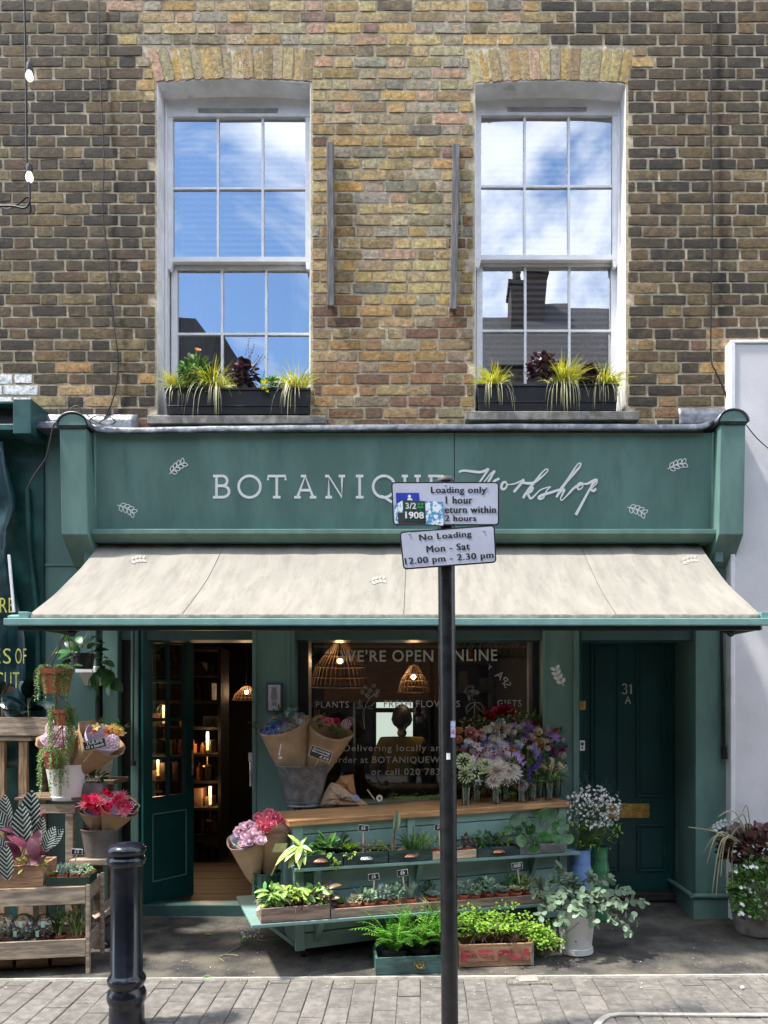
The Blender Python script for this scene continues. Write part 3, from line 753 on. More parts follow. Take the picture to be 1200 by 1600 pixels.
# ------------------------------------------------------------------ awning (a thing of its own, fixed on the shopfront)
m_canvas = M('cream_awning_canvas', (.30, .28, .24), rough=.9, var=.07, scale=3, stretch=(4, 1, .5), bump=.35, bscale=200, dirt=((.19, .172, .145), 3.2, .48, .78), transl=.14, bdist=.002)
m_canvas_l = M('faded_white_print', (.31, .298, .262), rough=.9, var=.03, bump=0)
m_hem = M('grubby_canvas_hem', (.17, .157, .13), rough=.9, var=.3, scale=20, bump=.4, bscale=60, dirt=((.12, .10, .07), 14, .55, .75))
m_barp = M('awning_bar_green', (.19, .36, .34), rough=.4, var=.08, bump=.05, dirt=((.1, .14, .12), 10, .66, .85))
aw = T('shop_awning', 'cream canvas awning pulled out over the green florist shopfront', 'awning', (W(625, 0, 0).x, -.45, 2.0))
Yt_, Yb2 = -.03, -.905
A0, A1 = W(156, 850, Yt_), W(1092, 850, Yt_); B0, B1 = W(45, 962, Yb2), W(1188, 962, Yb2)
B1.z = B0.z = W(0, 963, Yb2).z
def awp(s, t, off=0):
    top = A0.lerp(A1, s); bot = B0.lerp(B1, s); p = top.lerp(bot, t)
    n = Vector((0, -(A0.z - B0.z), -(Yb2 - Yt_) )).normalized()
    n = Vector((0, -.5, .87))
    sag = -.03 * math.sin(math.pi * t) + .007 * math.sin(s * 31 + t * 2) * t + .006 * noise.noise(Vector((s * 34, t * 3, 0)))
    return p + n * (sag + off)
seams_t = [(352 - 156) / (1092 - 156), (637 - 156) / (1092 - 156), (907 - 156) / (1092 - 156)]
edges = [0] + [.209, .512, .803] + [1]
for i in range(4):
    mb = MB(); nx, ny = 26, 22; s0, s1 = edges[i], edges[i + 1]
    vs = [awp(s0 + (s1 - s0) * a / nx, t / ny, .0015 * (i % 2)) for t in range(ny + 1) for a in range(nx + 1)]
    mb.add(vs, [(t * (nx + 1) + a, t * (nx + 1) + a + 1, (t + 1) * (nx + 1) + a + 1, (t + 1) * (nx + 1) + a) for t in range(ny) for a in range(nx)])
    p = mb.build('canvas_panel', m_canvas, aw, smooth=True)
    if i < 3:
        mb = MB(); s_ = s1
        for dx in (0,):
            pts = [awp(s_ + dx, t / 20, .0035) for t in range(21)]
            mb.tube(pts, .0014, 4)
        mb.build('canvas_seam', m_hem, aw)
mb = MB()
def awpx(px, py):                                          # point of the sheet under a photo point
    t = (py - 850) / (962 - 850)
    for _ in range(4):
        y0 = VY - (awp(.5, t).z - EYE) / (awp(.5, t).y - CAMY) * F; t += (py - y0) / 112
    Y = awp(.5, t).y; x = W(px, 0, Y).x; s = (x - (A0.x + (B0.x - A0.x) * t)) / ((A1.x + (B1.x - A1.x) * t) - (A0.x + (B0.x - A0.x) * t))
    return awp(s, t, .005)
for cx, cy in ((215, 877), (590, 910), (1076, 877)): sprig(mb, awpx, cx, cy, 8, 26, True)
mb.build('leaf_emblem', m_canvas_l, aw)
mb = MB(); nx = 120
vs = []
for i in range(nx + 1):
    s = i / nx; p = B0.lerp(B1, s); w_ = .004 * noise.noise(Vector((s * 50, 1, 0)))
    vs += [p + Vector((0, .008, .012)), p + Vector((0, -.014 + w_, .004)), p + Vector((0, -.020 + w_, -.010)), p + Vector((0, -.020 + w_ * 1.5, -.030 + w_ * 1.2))]
mb.add(vs, [(i * 4 + j, i * 4 + 4 + j, i * 4 + 5 + j, i * 4 + 1 + j) for i in range(nx) for j in range(3)])
mb.build('canvas_hem', m_hem, aw, smooth=True, solid=.003)
mb = MB()
for i in range(17):
    p = B0.lerp(B1, (i + .3) / 16.6) + Vector((0, -.026, -.018)); mb.lathe(p, [(.001, .004), (.006, .003), (.0075, 0)], 8, m=Matrix.Rotation(R(90), 4, 'X'))
mb.build('rivet', m_brass, aw, smooth=True)
X0, X1 = W(6, 0, -.94).x, W(1206, 0, -.94).x
mb = MB(); zb = W(0, 977, -.94).z; zt3 = W(0, 966, -.94).z
mb.box(X0, X1, -.945, -.905, zb, zt3)
mb.prism([(X0, -.905, zb + .004), (X0, -.905, zt3 + .018), (X0, -.86, zt3 + .03), (X0, -.84, zb + .01)], (X1 - X0, 0, 0))
bar_ = mb.build('front_bar', m_barp, aw, bevel=.004)
mb = MB(); mb.box(W(30, 0, -.92).x, W(46, 0, -.92).x, -.93, -.885, zt3 - .002, W(0, 956, -.92).z); mb.box(W(1188, 0, -.92).x, W(1206, 0, -.92).x, -.93, -.885, zt3 - .002, W(0, 956, -.92).z)
mb.build('bar_end', m_barp, aw, bevel=.003)
mb = MB(); mb.box(X0 + .05, X1 - .04, -.90, -.865, zb - .022, zb + .002); mb.build('under_rail', m_blackp, aw, bevel=.003)
for (pa, pb, pc) in (((62, 980, -.86), (112, 988, -.78), (160, 950, -.10)), ((1190, 979, -.86), (1142, 988, -.76), (1060, 950, -.10))):
    mb = MB(); mb.tube([W(*pa), W(*pb)], .017, 8); mb.tube([W(*pb), W(*pc)], .02, 8); mb.ball(W(*pb), .026, 8, 6)
    mb.build('folding_arm', m_black, aw, smooth=True)
mb = MB(); mb.box(A0.x, A1.x, -.05, .06, A0.z - .05, A0.z + .025); mb.build('roller_box', m_blackp, aw, bevel=.01)

# ------------------------------------------------------------------ shopfront below the awning
zg_ = lambda Y: SL * Y
def panelled(mb, x0, y0, x1, y1, Ya, Yb): mb.wbox(x0, y0, x1, y1, Ya, Yb, Ya)
BASE = 1437
# header across, hidden behind the awning
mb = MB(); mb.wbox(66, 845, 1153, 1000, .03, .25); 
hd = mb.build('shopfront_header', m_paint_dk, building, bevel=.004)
# left pilaster strips
for nm, x0, x1, Ya, mat_ in (('left_pier', 68, 150, -.005, m_paint), ('pier_strip', 160, 184, .0, m_paint), ('door_post', 204, 216, .01, m_paint)):
    mb = MB(); mb.wbox(x0, 668 if nm == 'left_pier' else 900, x1, BASE, Ya, .2); mb.build('pilaster', mat_, building, bevel=.005)
mb = MB(); mb.wbox(66, 880, 152, 884, -.012, .0); mb.build('pilaster_strap', m_paint, building)
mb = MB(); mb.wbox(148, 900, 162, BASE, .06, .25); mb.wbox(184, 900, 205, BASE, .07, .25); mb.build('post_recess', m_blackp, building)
mb = MB(); p = W(152, 1095, -.02); q = W(153, 1200, -.02); mb.tube([p, W(153, 1180, -.02), q], .015, 8); mb.tube([W(209, 985, -.012), W(208, 1190, -.012)], .006, 6); mb.lathe(W(208, 1192, -.02), [(.0, -.02), (.016, -.018), (.018, 0), (.012, .014), (0, .016)], 8)
mb.build('rain_pipe', m_blackp, building, smooth=True)
# pier between door and window with its notice
mb = MB(); mb.wbox(394, 900, 460, BASE, .0, .22); pier = mb.build('pilaster', m_paint, building, bevel=.004)
mb = MB(); mb.wbox(394, 940, 400, BASE, -.012, .0); mb.wbox(448, 940, 453, BASE, -.010, .0); mb.build('pier_bead', m_paint, pier, bevel=.002)
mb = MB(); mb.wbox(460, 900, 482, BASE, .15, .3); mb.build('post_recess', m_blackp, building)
nt_ = T('notice', 'white notice with small print in a blue frame on the pier beside the open door', 'notice', W(428, 1112, -.02))
mb = MB(); mb.wbox(416, 1067, 441, 1113, -.018, -.001); mb.build('frame', M('blue_frame', (.035, .08, .15), rough=.5), nt_, bevel=.002)
mb = MB(); mb.wbox(419, 1070, 438, 1110, -.0205, -.0185); pp = mb.build('paper', M('notice_paper', (.62, .58, .66), rough=.8, var=.04, bump=0), nt_)
mb = MB()
for i in range(17):
    yy = 1074 + i * 1.75; k = rv(3.5, 5.2)
    if i in (12,): continue
    for s_ in range(3): mb.wbox(428.5 - k + s_ * 2 * k / 3, yy, 428.5 - k + (s_ + rv(.7, .9)) * 2 * k / 3, yy + .8, -.0222, -.0207)
mb.build('print', M('print_ink', (.08, .08, .10), bump=0), nt_)
# shop window: frame, glass, stall riser
YG = .26
mb = MB(); mb.wbox(474, 930, 481, 1437, YG - .04, YG + .04, YG - .04)
mb.build('window_frame', M('pale_window_frame', (.25, .25, .20), rough=.45, var=.15), building, bevel=.003)
mb = MB(); mb.wbox(826, 930, 833, 1437, YG - .05, YG + .04, YG - .05); mb.build('window_frame', MATS['pale_window_frame'], building, bevel=.003)
mb = MB(); mb.wbox(470, 1262, 850, 1437, .12, .3); mb.wbox(478, 1254, 836, 1262, .10, .3); mb.build('stall_riser', m_paint, building, bevel=.004)
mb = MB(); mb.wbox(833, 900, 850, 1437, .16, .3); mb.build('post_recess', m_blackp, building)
m_glass_sh = glassmat('shop_glass', .03, (.90, .92, .90), wav=.1, wscale=1.2)
g0, g1 = W(480, 1260, YG), W(827, 900, YG)
mb = MB(); k = 8
tilt = .0                                                   # the pane leans back a touch
mb.add([(g0.x + (g1.x - g0.x) * i / k, YG, g0.z + (g1.z - g0.z) * j / k) for j in range(k + 1) for i in range(k + 1)], [(j * 9 + i, j * 9 + i + 1, j * 9 + i + 10, j * 9 + i + 9) for j in range(k) for i in range(k)])
pane = mb.build('pane', m_glass_sh, building, smooth=True)
m_vinyl = M('frosted_vinyl', (.82, .80, .76), rough=.6, var=.05, bump=0)
YL = YG - .003
mb = MB()
text_px(mb, "WE'RE", 531, 1015.5, 603, 1034, YL, 1.12, .012)
text_px(mb, "OPEN", 613, 1015.5, 677, 1034, YL, 1.12, .012); text_px(mb, "ONLINE", 689, 1014.5, 777, 1033, YL, 1.12, .012)
text_px(mb, "PLANTS", 493.5, 1096, 545, 1106, YL, 1.2, .006); text_px(mb, "FRESH FLOWERS", 600, 1094.5, 719, 1105, YL, 1.12, .006)
text_px(mb, "GIFTS", 777, 1093.5, 815, 1104, YL, 1.15, .006)
text_px(mb, "Delivering locally and", 537, 1163.5, 697, 1177, YL, 1.16, .006)
text_px(mb, "nationally", 704, 1163.5, 776, 1177, YL, 1.16, .006)
text_px(mb, "order at BOTANIQUEWORKSHOP.COM", 520, 1182, 800, 1194, YL, 1.12, .006)
text_px(mb, "or call 020 783", 580, 1200.5, 687, 1211, YL, 1.15, .006)
mb.build('window_lettering', m_vinyl, pane, kind='stuff')
# reversed letters on an arc: a reflection drawn as flat letters on the glass
mb = MB()
for ch, cx, cy, rot, s_ in (('Y', 765, 1043, 30, 7), ('A', 781, 1055, 40, 12), ('P', 788, 1063, 52, 12), ('S', 793, 1070, 62, 12)):
    vs, fs = textmesh(ch, 1, .0); xs = [v.x for v in vs]; ys = [v.y for v in vs]; mx_, my = (min(xs) + max(xs)) / 2, (min(ys) + max(ys)) / 2; hh = max(ys) - min(ys)
    c, sn = math.cos(R(rot)), math.sin(R(rot)); out = []
    for v in vs:
        a = -(v.x - mx_) / hh * s_; b = -(v.y - my) / hh * s_; out.append(W(cx + a * c - b * sn, cy + a * sn + b * c, YL))
    mb.add(out, fs)
mb.build('window_lettering', M('reflected_letter_white', (.8, .8, .78), bump=0), pane)
# line drawings of flowers on the glass
mb = MB(); lw = .0022
def gl(pts, w=lw): ribbon(mb, [W(x, y, YL) for x, y in smoothpts([(a, b, 0) for a, b in pts], 4)] if False else [W(p.x, p.y, YL) for p in smoothpts([(a, b, 0) for a, b in pts], 4)], w)
gl([(570, 1139), (569, 1118), (571, 1104), (577, 1092), (585, 1083)]); gl([(569.5, 1139), (567, 1118), (568, 1106)])
gl([(571, 1106), (580, 1102), (584, 1098)]); gl([(568, 1108), (563, 1102), (561, 1092)]); gl([(577, 1092), (570, 1085)]); gl([(578, 1090), (589, 1084)])
for cx, cy in ((571, 1074), (584, 1071), (566, 1081), (578, 1079), (590, 1080), (574, 1086), (588, 1086)):
    for k in range(5):
        a = k * 1.257 + cx; gl([(cx + 2.4 * math.cos(a) + 1.2 * math.cos(t * .9), cy + 2.4 * math.sin(a) + 1.2 * math.sin(t * .9)) for t in range(8)], .0014)
for a0, a1 in (((562, 1104), (558, 1096)), ((566, 1106), (563, 1094)), ((580, 1104), (586, 1097)), ((575, 1106), (583, 1107)), ((564, 1107), (557, 1105))): gl([a0, ((a0[0] + a1[0]) / 2 + 1.5, (a0[1] + a1[1]) / 2), a1, ((a0[0] + a1[0]) / 2 - 1.5, (a0[1] + a1[1]) / 2 + 1), a0], .0016)
q = random.Random(5)
for _ in range(30):
    a = q.random() * 6.28; r_ = q.random() ** .5; cx, cy = 736 + 12 * r_ * math.cos(a), 1083 + 11 * r_ * math.sin(a)
    gl([(cx + 1.6 * math.cos(t * .9), cy + 1.6 * math.sin(t * .9)) for t in range(8)], .0012)
for dx in (-1, 1): gl([(742, 1098), (742 + dx * 7, 1098), (742 + dx * 14, 1106), (742 + dx * 12, 1116)]); gl([(742, 1098), (742 + dx * 3, 1104), (742 + dx * 12, 1113)]); gl([(742, 1098), (742 + dx * 9, 1101), (742 + dx * 13, 1110)], .0014)
gl([(741, 1116), (742, 1098), (744, 1094)])
mb.build('flower_drawing', M('white_line_vinyl', (.75, .74, .72), bump=0), pane)
# pier beside the front door
mb = MB(); mb.wbox(848, 900, 905, BASE, .0, .45); pr2 = mb.build('pilaster', m_paint, building, bevel=.004)
mb = MB(); mb.wbox(896, 900, 905, BASE, -.014, .0); mb.wbox(848, 900, 852, BASE, -.010, .0); mb.build('pier_bead', m_paint, pr2, bevel=.002)
mb = MB(); sprig(mb, lambda px, py: W(px, py, -.003), 875, 1056, 112, 34, True); mb.build('leaf_emblem', m_wletter, pr2)
# front door 31A in its recess
YD = .40
mb = MB(); mb.wbox(905, 900, 909, 1420, .02, YD + .05, .02); mb.build('door_reveal', m_door, building)
fd = MB(); fd.wbox(906, 960, 1056, 1394, YD, YD + .05)
door = fd.build('front_door', m_door, building, bevel=.003)
for (x0, y0, x1, y1) in ((922, 1002, 967, 1246), (993, 1001, 1039, 1246), (922, 1288, 969, 1362), (994, 1288, 1040, 1362)):
    mb = MB(); A_, B_ = W(x0, y1, YD), W(x1, y0, YD)
    rim = .016
    for (a, b, c, d) in ((A_.x, A_.x + rim, A_.z, B_.z), (B_.x - rim, B_.x, A_.z, B_.z), (A_.x + rim, B_.x - rim, A_.z, A_.z + rim), (A_.x + rim, B_.x - rim, B_.z - rim, B_.z)): mb.box(a, b, YD - .012, YD - .0005, c, d)
    mb.build('panel_moulding', m_door, door, bevel=.005)
    mb = MB(); mb.box(A_.x + .03, B_.x - .03, YD - .0075, YD - .0005, A_.z + .03, B_.z - .03); mb.build('door_panel', m_door, door, bevel=.006)
lp = MB(); lp.wbox(947, 1256, 1015, 1278, YD - .008, YD + .004, YD - .008); lpo = lp.build('letter_plate', m_brass, door, bevel=.002)
lp = MB()
A_, B_ = W(953, 1273, YD - .012), W(1008, 1261, YD - .012)
for (a, b, c, d) in ((A_.x, B_.x, A_.z, A_.z + .004), (A_.x, B_.x, B_.z - .004, B_.z), (A_.x, A_.x + .004, A_.z + .004, B_.z - .004), (B_.x - .004, B_.x, A_.z + .004, B_.z - .004)): lp.box(a, b, YD - .013, YD - .009, c, d)
lp.build('letter_flap', m_brass, door)
m_num = M('steel_numeral', (.62, .60, .55), rough=.35, metal=.6, bump=0)
def mono(mb, ch, x0, y0, x1, y1, Y, lw):
    P = {'3': [[(.05, .88)] + [(.48 + .36 * math.cos(R(a)), .74 + .26 * math.sin(R(a))) for a in range(130, -91, -20)] + [(.48 + .44 * math.cos(R(a)), .27 + .27 * math.sin(R(a))) for a in range(90, -141, -20)] + [(.03, .12)]],
         '1': [[(.1, .8), (.55, 1), (.55, 0)]], 'A': [[(0, 0), (.5, 1), (1, 0)], [(.2, .35), (.8, .35)], [(-.15, 0), (.15, 0)], [(.85, 0), (1.15, 0)]]}[ch]
    for i, pl in enumerate(P): ribbon(mb, [W(x0 + u * (x1 - x0), y1 + v * (y0 - y1), Y - .0005 * i) for u, v in pl], lw)
mb = MB(); mono(mb, '3', 972, 1068.5, 980, 1084, YD - .004, .010); mono(mb, '1', 982, 1068.5, 989, 1084, YD - .004, .010); mono(mb, 'A', 977.5, 1088, 984.5, 1098.5, YD - .004, .007)
mb.build('house_number', m_num, door, solid=.004)
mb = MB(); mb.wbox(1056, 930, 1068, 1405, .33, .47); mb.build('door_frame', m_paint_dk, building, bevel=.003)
mb = MB(); mb.wbox(905, 1394, 1060, 1406, .30, .5, .33); mb.build('door_threshold', M('dark_slate_step', (.03, .028, .027), rough=.6), building, bevel=.004)
bp_ = MB(); bp_.wbox(905.5, 1095, 915, 1109, .012, .02, .012); bell = bp_.build('door_bell', m_brass, building, bevel=.002)
mb = MB(); mb.lathe(W(910, 1102, .011), [(.0, -.004), (.005, -.003), (.006, .003)], 8, m=Matrix.Rotation(R(90), 4, 'X')); mb.build('bell_button', m_blackp, bell)
bp_ = MB(); bp_.wbox(906, 1157, 914, 1173, .012, .02, .012); bell = bp_.build('entry_buzzer', m_wletter, building, bevel=.002)
mb = MB(); mb.wbox(908, 1160, 912, 1165, .009, .0115); mb.wbox(909, 1167, 911, 1170, .009, .0115); mb.build('bell_button', m_blackp, bell)
# right pilaster with plinth
mb = MB(); mb.wbox(1087, 880, 1138, 1400, -.02, .47); mb.wbox(1140, 880, 1153, 1400, -.025, .3, -.025); rp_ = mb.build('pilaster', m_paint, building, bevel=.004)
mb = MB(); mb.wbox(1084, 1404, 1155, 1440, -.055, .47, -.055); mb.build('plinth', m_paint, rp_, bevel=.006)
mb = MB(); p = W(1082, 1400, -.06); q = W(1156, 1400, -.06); mb.tube([p, q], .017, 10); mb.tube([p, p + Vector((0, .5, 0))], .017, 10); mb.build('plinth_bead', m_paint, rp_, smooth=True)
mb = MB(); mb.tube([W(1127, 975, -.05), W(1131, 1170, -.05)], .0105, 8); mb.tube([W(1131, 1166, -.05), W(1132, 1186, -.05)], .017, 8); mb.build('awning_crank', m_black, rp_, smooth=True)
mb = MB(); sprig(mb, lambda px, py: W(px, py, -.06), 1124, 1292, 25, 30, True); mb.build('leaf_emblem', m_wletter, rp_)
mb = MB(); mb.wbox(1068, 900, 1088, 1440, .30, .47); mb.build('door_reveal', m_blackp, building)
xp = W(1087, 0, 0).x; MB().box(xp - .005, xp - .0005, .0, .46, SL * .0, W(0, 900, 0).z).build('reveal_shade', m_blackp, building)  # black sheet added over the green side to paint in the recess shadow
mb = MB(); mb.tube([W(1072, 1103, .28), W(1073, 1130, .27)], .006, 6); mb.wbox(1064, 1128, 1078, 1141, .29, .30); mb.build('door_handle', m_brass, building, smooth=True)
# sill of the shop entrance
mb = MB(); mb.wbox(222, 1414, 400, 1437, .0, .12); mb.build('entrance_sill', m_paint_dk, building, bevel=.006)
# open half-glazed door leaf
hx, fx = W(217, 0, .03), W(296, 0, .40); hz0, hz1 = W(0, 1416, .03).z, W(0, 986, .03).z
U = Vector((fx.x - hx.x, .40 - .03, 0)); Lw = U.length; U.normalize(); Nn = Vector((U.y, -U.x, 0))
def dl(u, n, z): return Vector((hx.x, .03, 0)) + U * u + Nn * n + Vector((0, 0, z))
def dbox(mb, u0, u1, n0, n1, z0, z1):
    vs = [dl(u, n, z) for z in (z0, z1) for n in (n0, n1) for u in (u0, u1)]
    mb.add(vs, [(0, 2, 3, 1), (4, 5, 7, 6), (0, 1, 5, 4), (2, 6, 7, 3), (0, 4, 6, 2), (1, 3, 7, 5)])
zlo, zhi = hz0 + .0, hz1 + .02
mb = MB(); st = .075; zm = zlo + .60
dbox(mb, 0, st, 0, .045, zlo, zhi); dbox(mb, Lw - st, Lw, 0, .045, zlo, zhi); dbox(mb, st, Lw - st, 0, .045, zhi - .09, zhi); dbox(mb, st, Lw - st, 0, .045, zm, zm + .12); dbox(mb, st, Lw - st, 0, .045, zlo, zlo + .16); dbox(mb, st, Lw - st, .01, .035, zlo + .16, zm)
leafd = mb.build('entrance_door', m_door, building, bevel=.003)
mb = MB(); zz0, zz1 = zm + .12, zhi - .09
dbox(mb, Lw / 2 - .012, Lw / 2 + .012, .01, .036, zz0, zz1)
for i in range(1, 4):
    zc_ = zz0 + (zz1 - zz0) * i / 4
    dbox(mb, st, Lw / 2 - .012, .011, .035, zc_ - .011, zc_ + .011); dbox(mb, Lw / 2 + .012, Lw - st, .011, .035, zc_ - .011, zc_ + .011)
mb.build('glazing_bar', m_door, leafd, bevel=.002)
mb = MB(); dbox(mb, st, Lw - st, .021, .024, zz0, zz1); mb.build('pane', glassmat('door_glass', .03, (.95, .93, .88)), leafd)
mb = MB()
pa, pb = (st - .005, Lw - st + .005), (zlo + .15, zm + .01)
for a, b, c, d in ((pa[0], pa[0] + .008, *pb), (pa[1] - .008, pa[1], *pb), (pa[0], pa[1], pb[0], pb[0] + .008), (pa[0], pa[1], pb[1] - .008, pb[1])): dbox(mb, a, b, .045, .052, c, d)
mb.build('panel_moulding', m_paint, leafd, bevel=.002)
mb = MB(); mb.tube([dl(Lw - .035, .07, zm + .25), dl(Lw - .035, .07, zm + .42)], .008, 6); mb.build('door_handle', m_brass, leafd)
mb = MB(); mb.tube([W(392, 1180, .03), W(392, 1228, .03)], .009, 8); mb.wbox(388, 1176, 396, 1190, .02, .03); mb.build('door_pull', m_num, building, smooth=True)

# ------------------------------------------------------------------ shop interior
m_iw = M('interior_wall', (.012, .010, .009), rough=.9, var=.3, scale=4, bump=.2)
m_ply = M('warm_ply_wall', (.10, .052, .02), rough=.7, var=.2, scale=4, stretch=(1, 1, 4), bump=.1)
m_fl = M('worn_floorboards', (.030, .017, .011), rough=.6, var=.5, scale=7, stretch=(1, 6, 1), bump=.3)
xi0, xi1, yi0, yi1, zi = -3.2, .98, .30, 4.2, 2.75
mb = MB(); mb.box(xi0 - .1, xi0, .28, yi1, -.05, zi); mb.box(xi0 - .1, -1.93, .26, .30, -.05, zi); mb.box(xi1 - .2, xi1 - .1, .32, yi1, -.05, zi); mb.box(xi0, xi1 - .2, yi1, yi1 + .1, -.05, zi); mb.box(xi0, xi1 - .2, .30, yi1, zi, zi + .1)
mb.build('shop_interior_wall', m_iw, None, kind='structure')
# boards of the shop floor, each laid on its own
fb_ = [MB() for _ in range(3)]
for i in range(20):
    y0 = .12 + i * .125
    mb = MB(); mb.box(xi0, xi1 - .2, y0, y0 + .119, .035, .062 + rv(-.001, .001)); o = mb.build('floorboard', m_fl, building, bevel=.002)
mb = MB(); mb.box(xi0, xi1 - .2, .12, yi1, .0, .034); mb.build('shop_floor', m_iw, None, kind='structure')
mb = MB(); mb.box(-1.0, .30, 3.0, 3.05, 1.45, 2.6); mb.build('plywood_panel', m_ply, building)
# bright rear doorway seen through the shop
m_day = M('daylit_back_yard', (.65, .68, .62), rough=.9, emis=.35, emcol=(.75, .88, .78), bump=0)
mb = MB(); a, b = W(588, 1165, 4.15), W(645, 1089, 4.15); mb.box(a.x, b.x, 4.15, 4.18, a.z, b.z); bk = mb.build('rear_window', m_day, building)
mb = MB(); mid = W(0, 1110, 4.14).z
for (p, q, r_, s_) in ((a.x - .05, a.x, a.z, b.z), (b.x, b.x + .05, a.z, b.z), (a.x, b.x, mid - .025, mid + .03), (a.x - .05, b.x + .05, a.z - .06, a.z), (a.x - .05, b.x + .05, b.z, b.z + .05)): mb.box(p, q, 4.10, 4.148, r_, s_)
mb.build('rear_window_frame', m_iw, bk)
# shelf units with warm lit boxes and jars
m_shelf = M('dark_shelf_timber', (.022, .015, .011), rough=.6)
m_goods = [M('kraft_goods', (.08, .042, .02), orand=.3), M('cream_goods', (.14, .09, .05), orand=.3), M('amber_glass', (.30, .10, .02), rough=.15, orand=.3), M('grey_goods', (.05, .05, .05), orand=.3)]
def shelf_unit(x0, x1, y, z0, n, dz, label, dep=.28, dens=.75):
    u = T('shelf_unit', label, 'shelf unit', (x0, y, z0))
    mb = MB(); mb.box(x0, x0 + .025, y, y + dep, z0, z0 + n * dz); mb.box(x1 - .025, x1, y, y + dep, z0, z0 + n * dz); mb.build('upright', m_shelf, u)
    for i in range(n + 1):
        mb = MB(); mb.box(x0 + .026, x1 - .026, y, y + dep, z0 + i * dz - .012, z0 + i * dz + .012); mb.build('shelf', m_shelf, u)
        if i == n: continue
        x = x0 + .04
        while x < x1 - .1:
            w_ = rv(.05, .12); h = rv(.35, .8) * dz
            if rnd.random() < dens:
                k = rnd.randrange(4); g_ = MB()
                if k == 2: g_.lathe((x + w_ / 2, y + .1, z0 + i * dz + .0125), [(0, 0), (w_ * .4, 0), (w_ * .4, h * .7), (w_ * .2, h * .8), (w_ * .2, h)], 8)
                else: g_.box(x, x + w_ * .85, y + .04, y + .2, z0 + i * dz + .0125, z0 + i * dz + h)
                g_.build('jar' if k == 2 else 'goods_box', m_goods[k], u, bevel=.003)
            x += w_ + .01
    return u
shelf_unit(-2.62, -1.70, 1.5, .06, 8, .23, 'dark shelf unit of jars and boxes glowing inside the open doorway')
shelf_unit(-1.20, -.72, 3.3, .06, 7, .28, 'tall shelf unit at the back of the shop seen past the open door', dens=.3)
shelf_unit(.2, .75, 2.7, .06, 7, .3, 'stocked shelf unit in the shop right of the seated person')
m_bulb = M('lit_bulb', (1, .8, .5), emis=9, emcol=(1, .62, .28), bump=0)
m_wick = M('woven_cane', (.13, .075, .035), rough=.6, var=.3)
def pendant(px, py0, py1, Y, r0, r1, label, n):
    c = W(px, py0, Y); c2 = W(px, py1, Y); H = c.z - c2.z
    u = T('pendant_lamp', label, 'lamp', (c.x, Y, c2.z))
    mb = MB()
    for i in range(n):
        a = 2 * math.pi * i / n
        mb.tube([(c.x + r0 * math.cos(a), Y + r0 * math.sin(a), c.z), (c.x + (r0 + (r1 - r0) * .75) * math.cos(a), Y + (r0 + (r1 - r0) * .75) * math.sin(a), c.z - H * .55), (c.x + r1 * math.cos(a), Y + r1 * math.sin(a), c2.z)], .0035, 3, cap=False)
    for t in (0, .3, .55, .78, 1):
        r_ = r0 + (r1 - r0) * (t / .55 * .75 if t < .55 else .75 + (t - .55) / .45 * .25)
        mb.tube([(c.x + r_ * math.cos(2 * math.pi * j / 20), Y + r_ * math.sin(2 * math.pi * j / 20), c.z - H * t) for j in range(21)], .004, 4, cap=False)
    mb.build('lamp_shade', m_wick, u)
    mb = MB(); mb.ball((c.x, Y, c.z - H * .42), .022, 8, 6); mb.build('bulb', m_bulb, u, smooth=True)
    mb = MB(); mb.tube([(c.x, Y, c.z - H * .35), (c.x, Y, zi)], .004, 5); mb.build('flex', m_wire, u)
    l = bpy.data.lights.new('pendant_light', 'POINT'); l.energy = 3.5; l.color = (1, .62, .32); l.shadow_soft_size = .03
    lo = bpy.data.objects.new('pendant_light', l); COL.objects.link(lo); lo.location = (c.x, Y, c.z - H * .42)
pendant(531, 1003, 1074, 1.15, .05, .25, 'large flared cane lamp glowing behind the window above the word PLANTS', 34)
pendant(646, 1040, 1082, 1.7, .035, .14, 'small cane lamp glowing beside the sign pole, behind the shop window', 22)
pendant(385, 1072, 1094, 2.2, .03, .13, 'small cane lamp glowing deep inside the open doorway', 20)
for x, y, z_, e in ((-1.80, 1.53, .55, 3.0), (-1.82, 1.52, 1.02, 3.0), (-2.2, 1.53, 1.25, 3), (-2.25, 1.53, .80, 3)):
    u = T('shelf_lamp', {.55: 'warm upright tube lamp low among jars inside the doorway', 1.02: 'warm upright tube lamp halfway up the lit shelves inside the doorway', 1.25: 'warm upright tube lamp behind the upper panes of the open door', .80: 'warm upright tube lamp behind the middle panes of the open door', .9: 'warm shelf lamp at the far end of the shop inside the doorway'}[z_], 'lamp', (x, y, z_))
    mb = MB(); mb.lathe((x, y, z_ + .0), [(.0, 0), (.011, .002), (.011, .16), (0, .162)], 8); mb.build('lamp_shade', M('lit_lamp_shade', (1, .75, .4), emis=.55, emcol=(1, .5, .18), bump=0), u, smooth=True)
    mb = MB(); mb.tube([(x, y, z_ + .01), (x, y, z_ - .12)], .006, 6); mb.lathe((x, y, z_ - .14), [(0, 0), (.04, 0), (.04, .012), (.005, .02)], 10); mb.build('lamp_base', m_brass, u)
    l = bpy.data.lights.new('shelf_light', 'POINT'); l.energy = e * .6; l.color = (1, .62, .32); l.shadow_soft_size = .05
    lo = bpy.data.objects.new('shelf_light', l); COL.objects.link(lo); lo.location = (x, y - .02, z_ + .12)
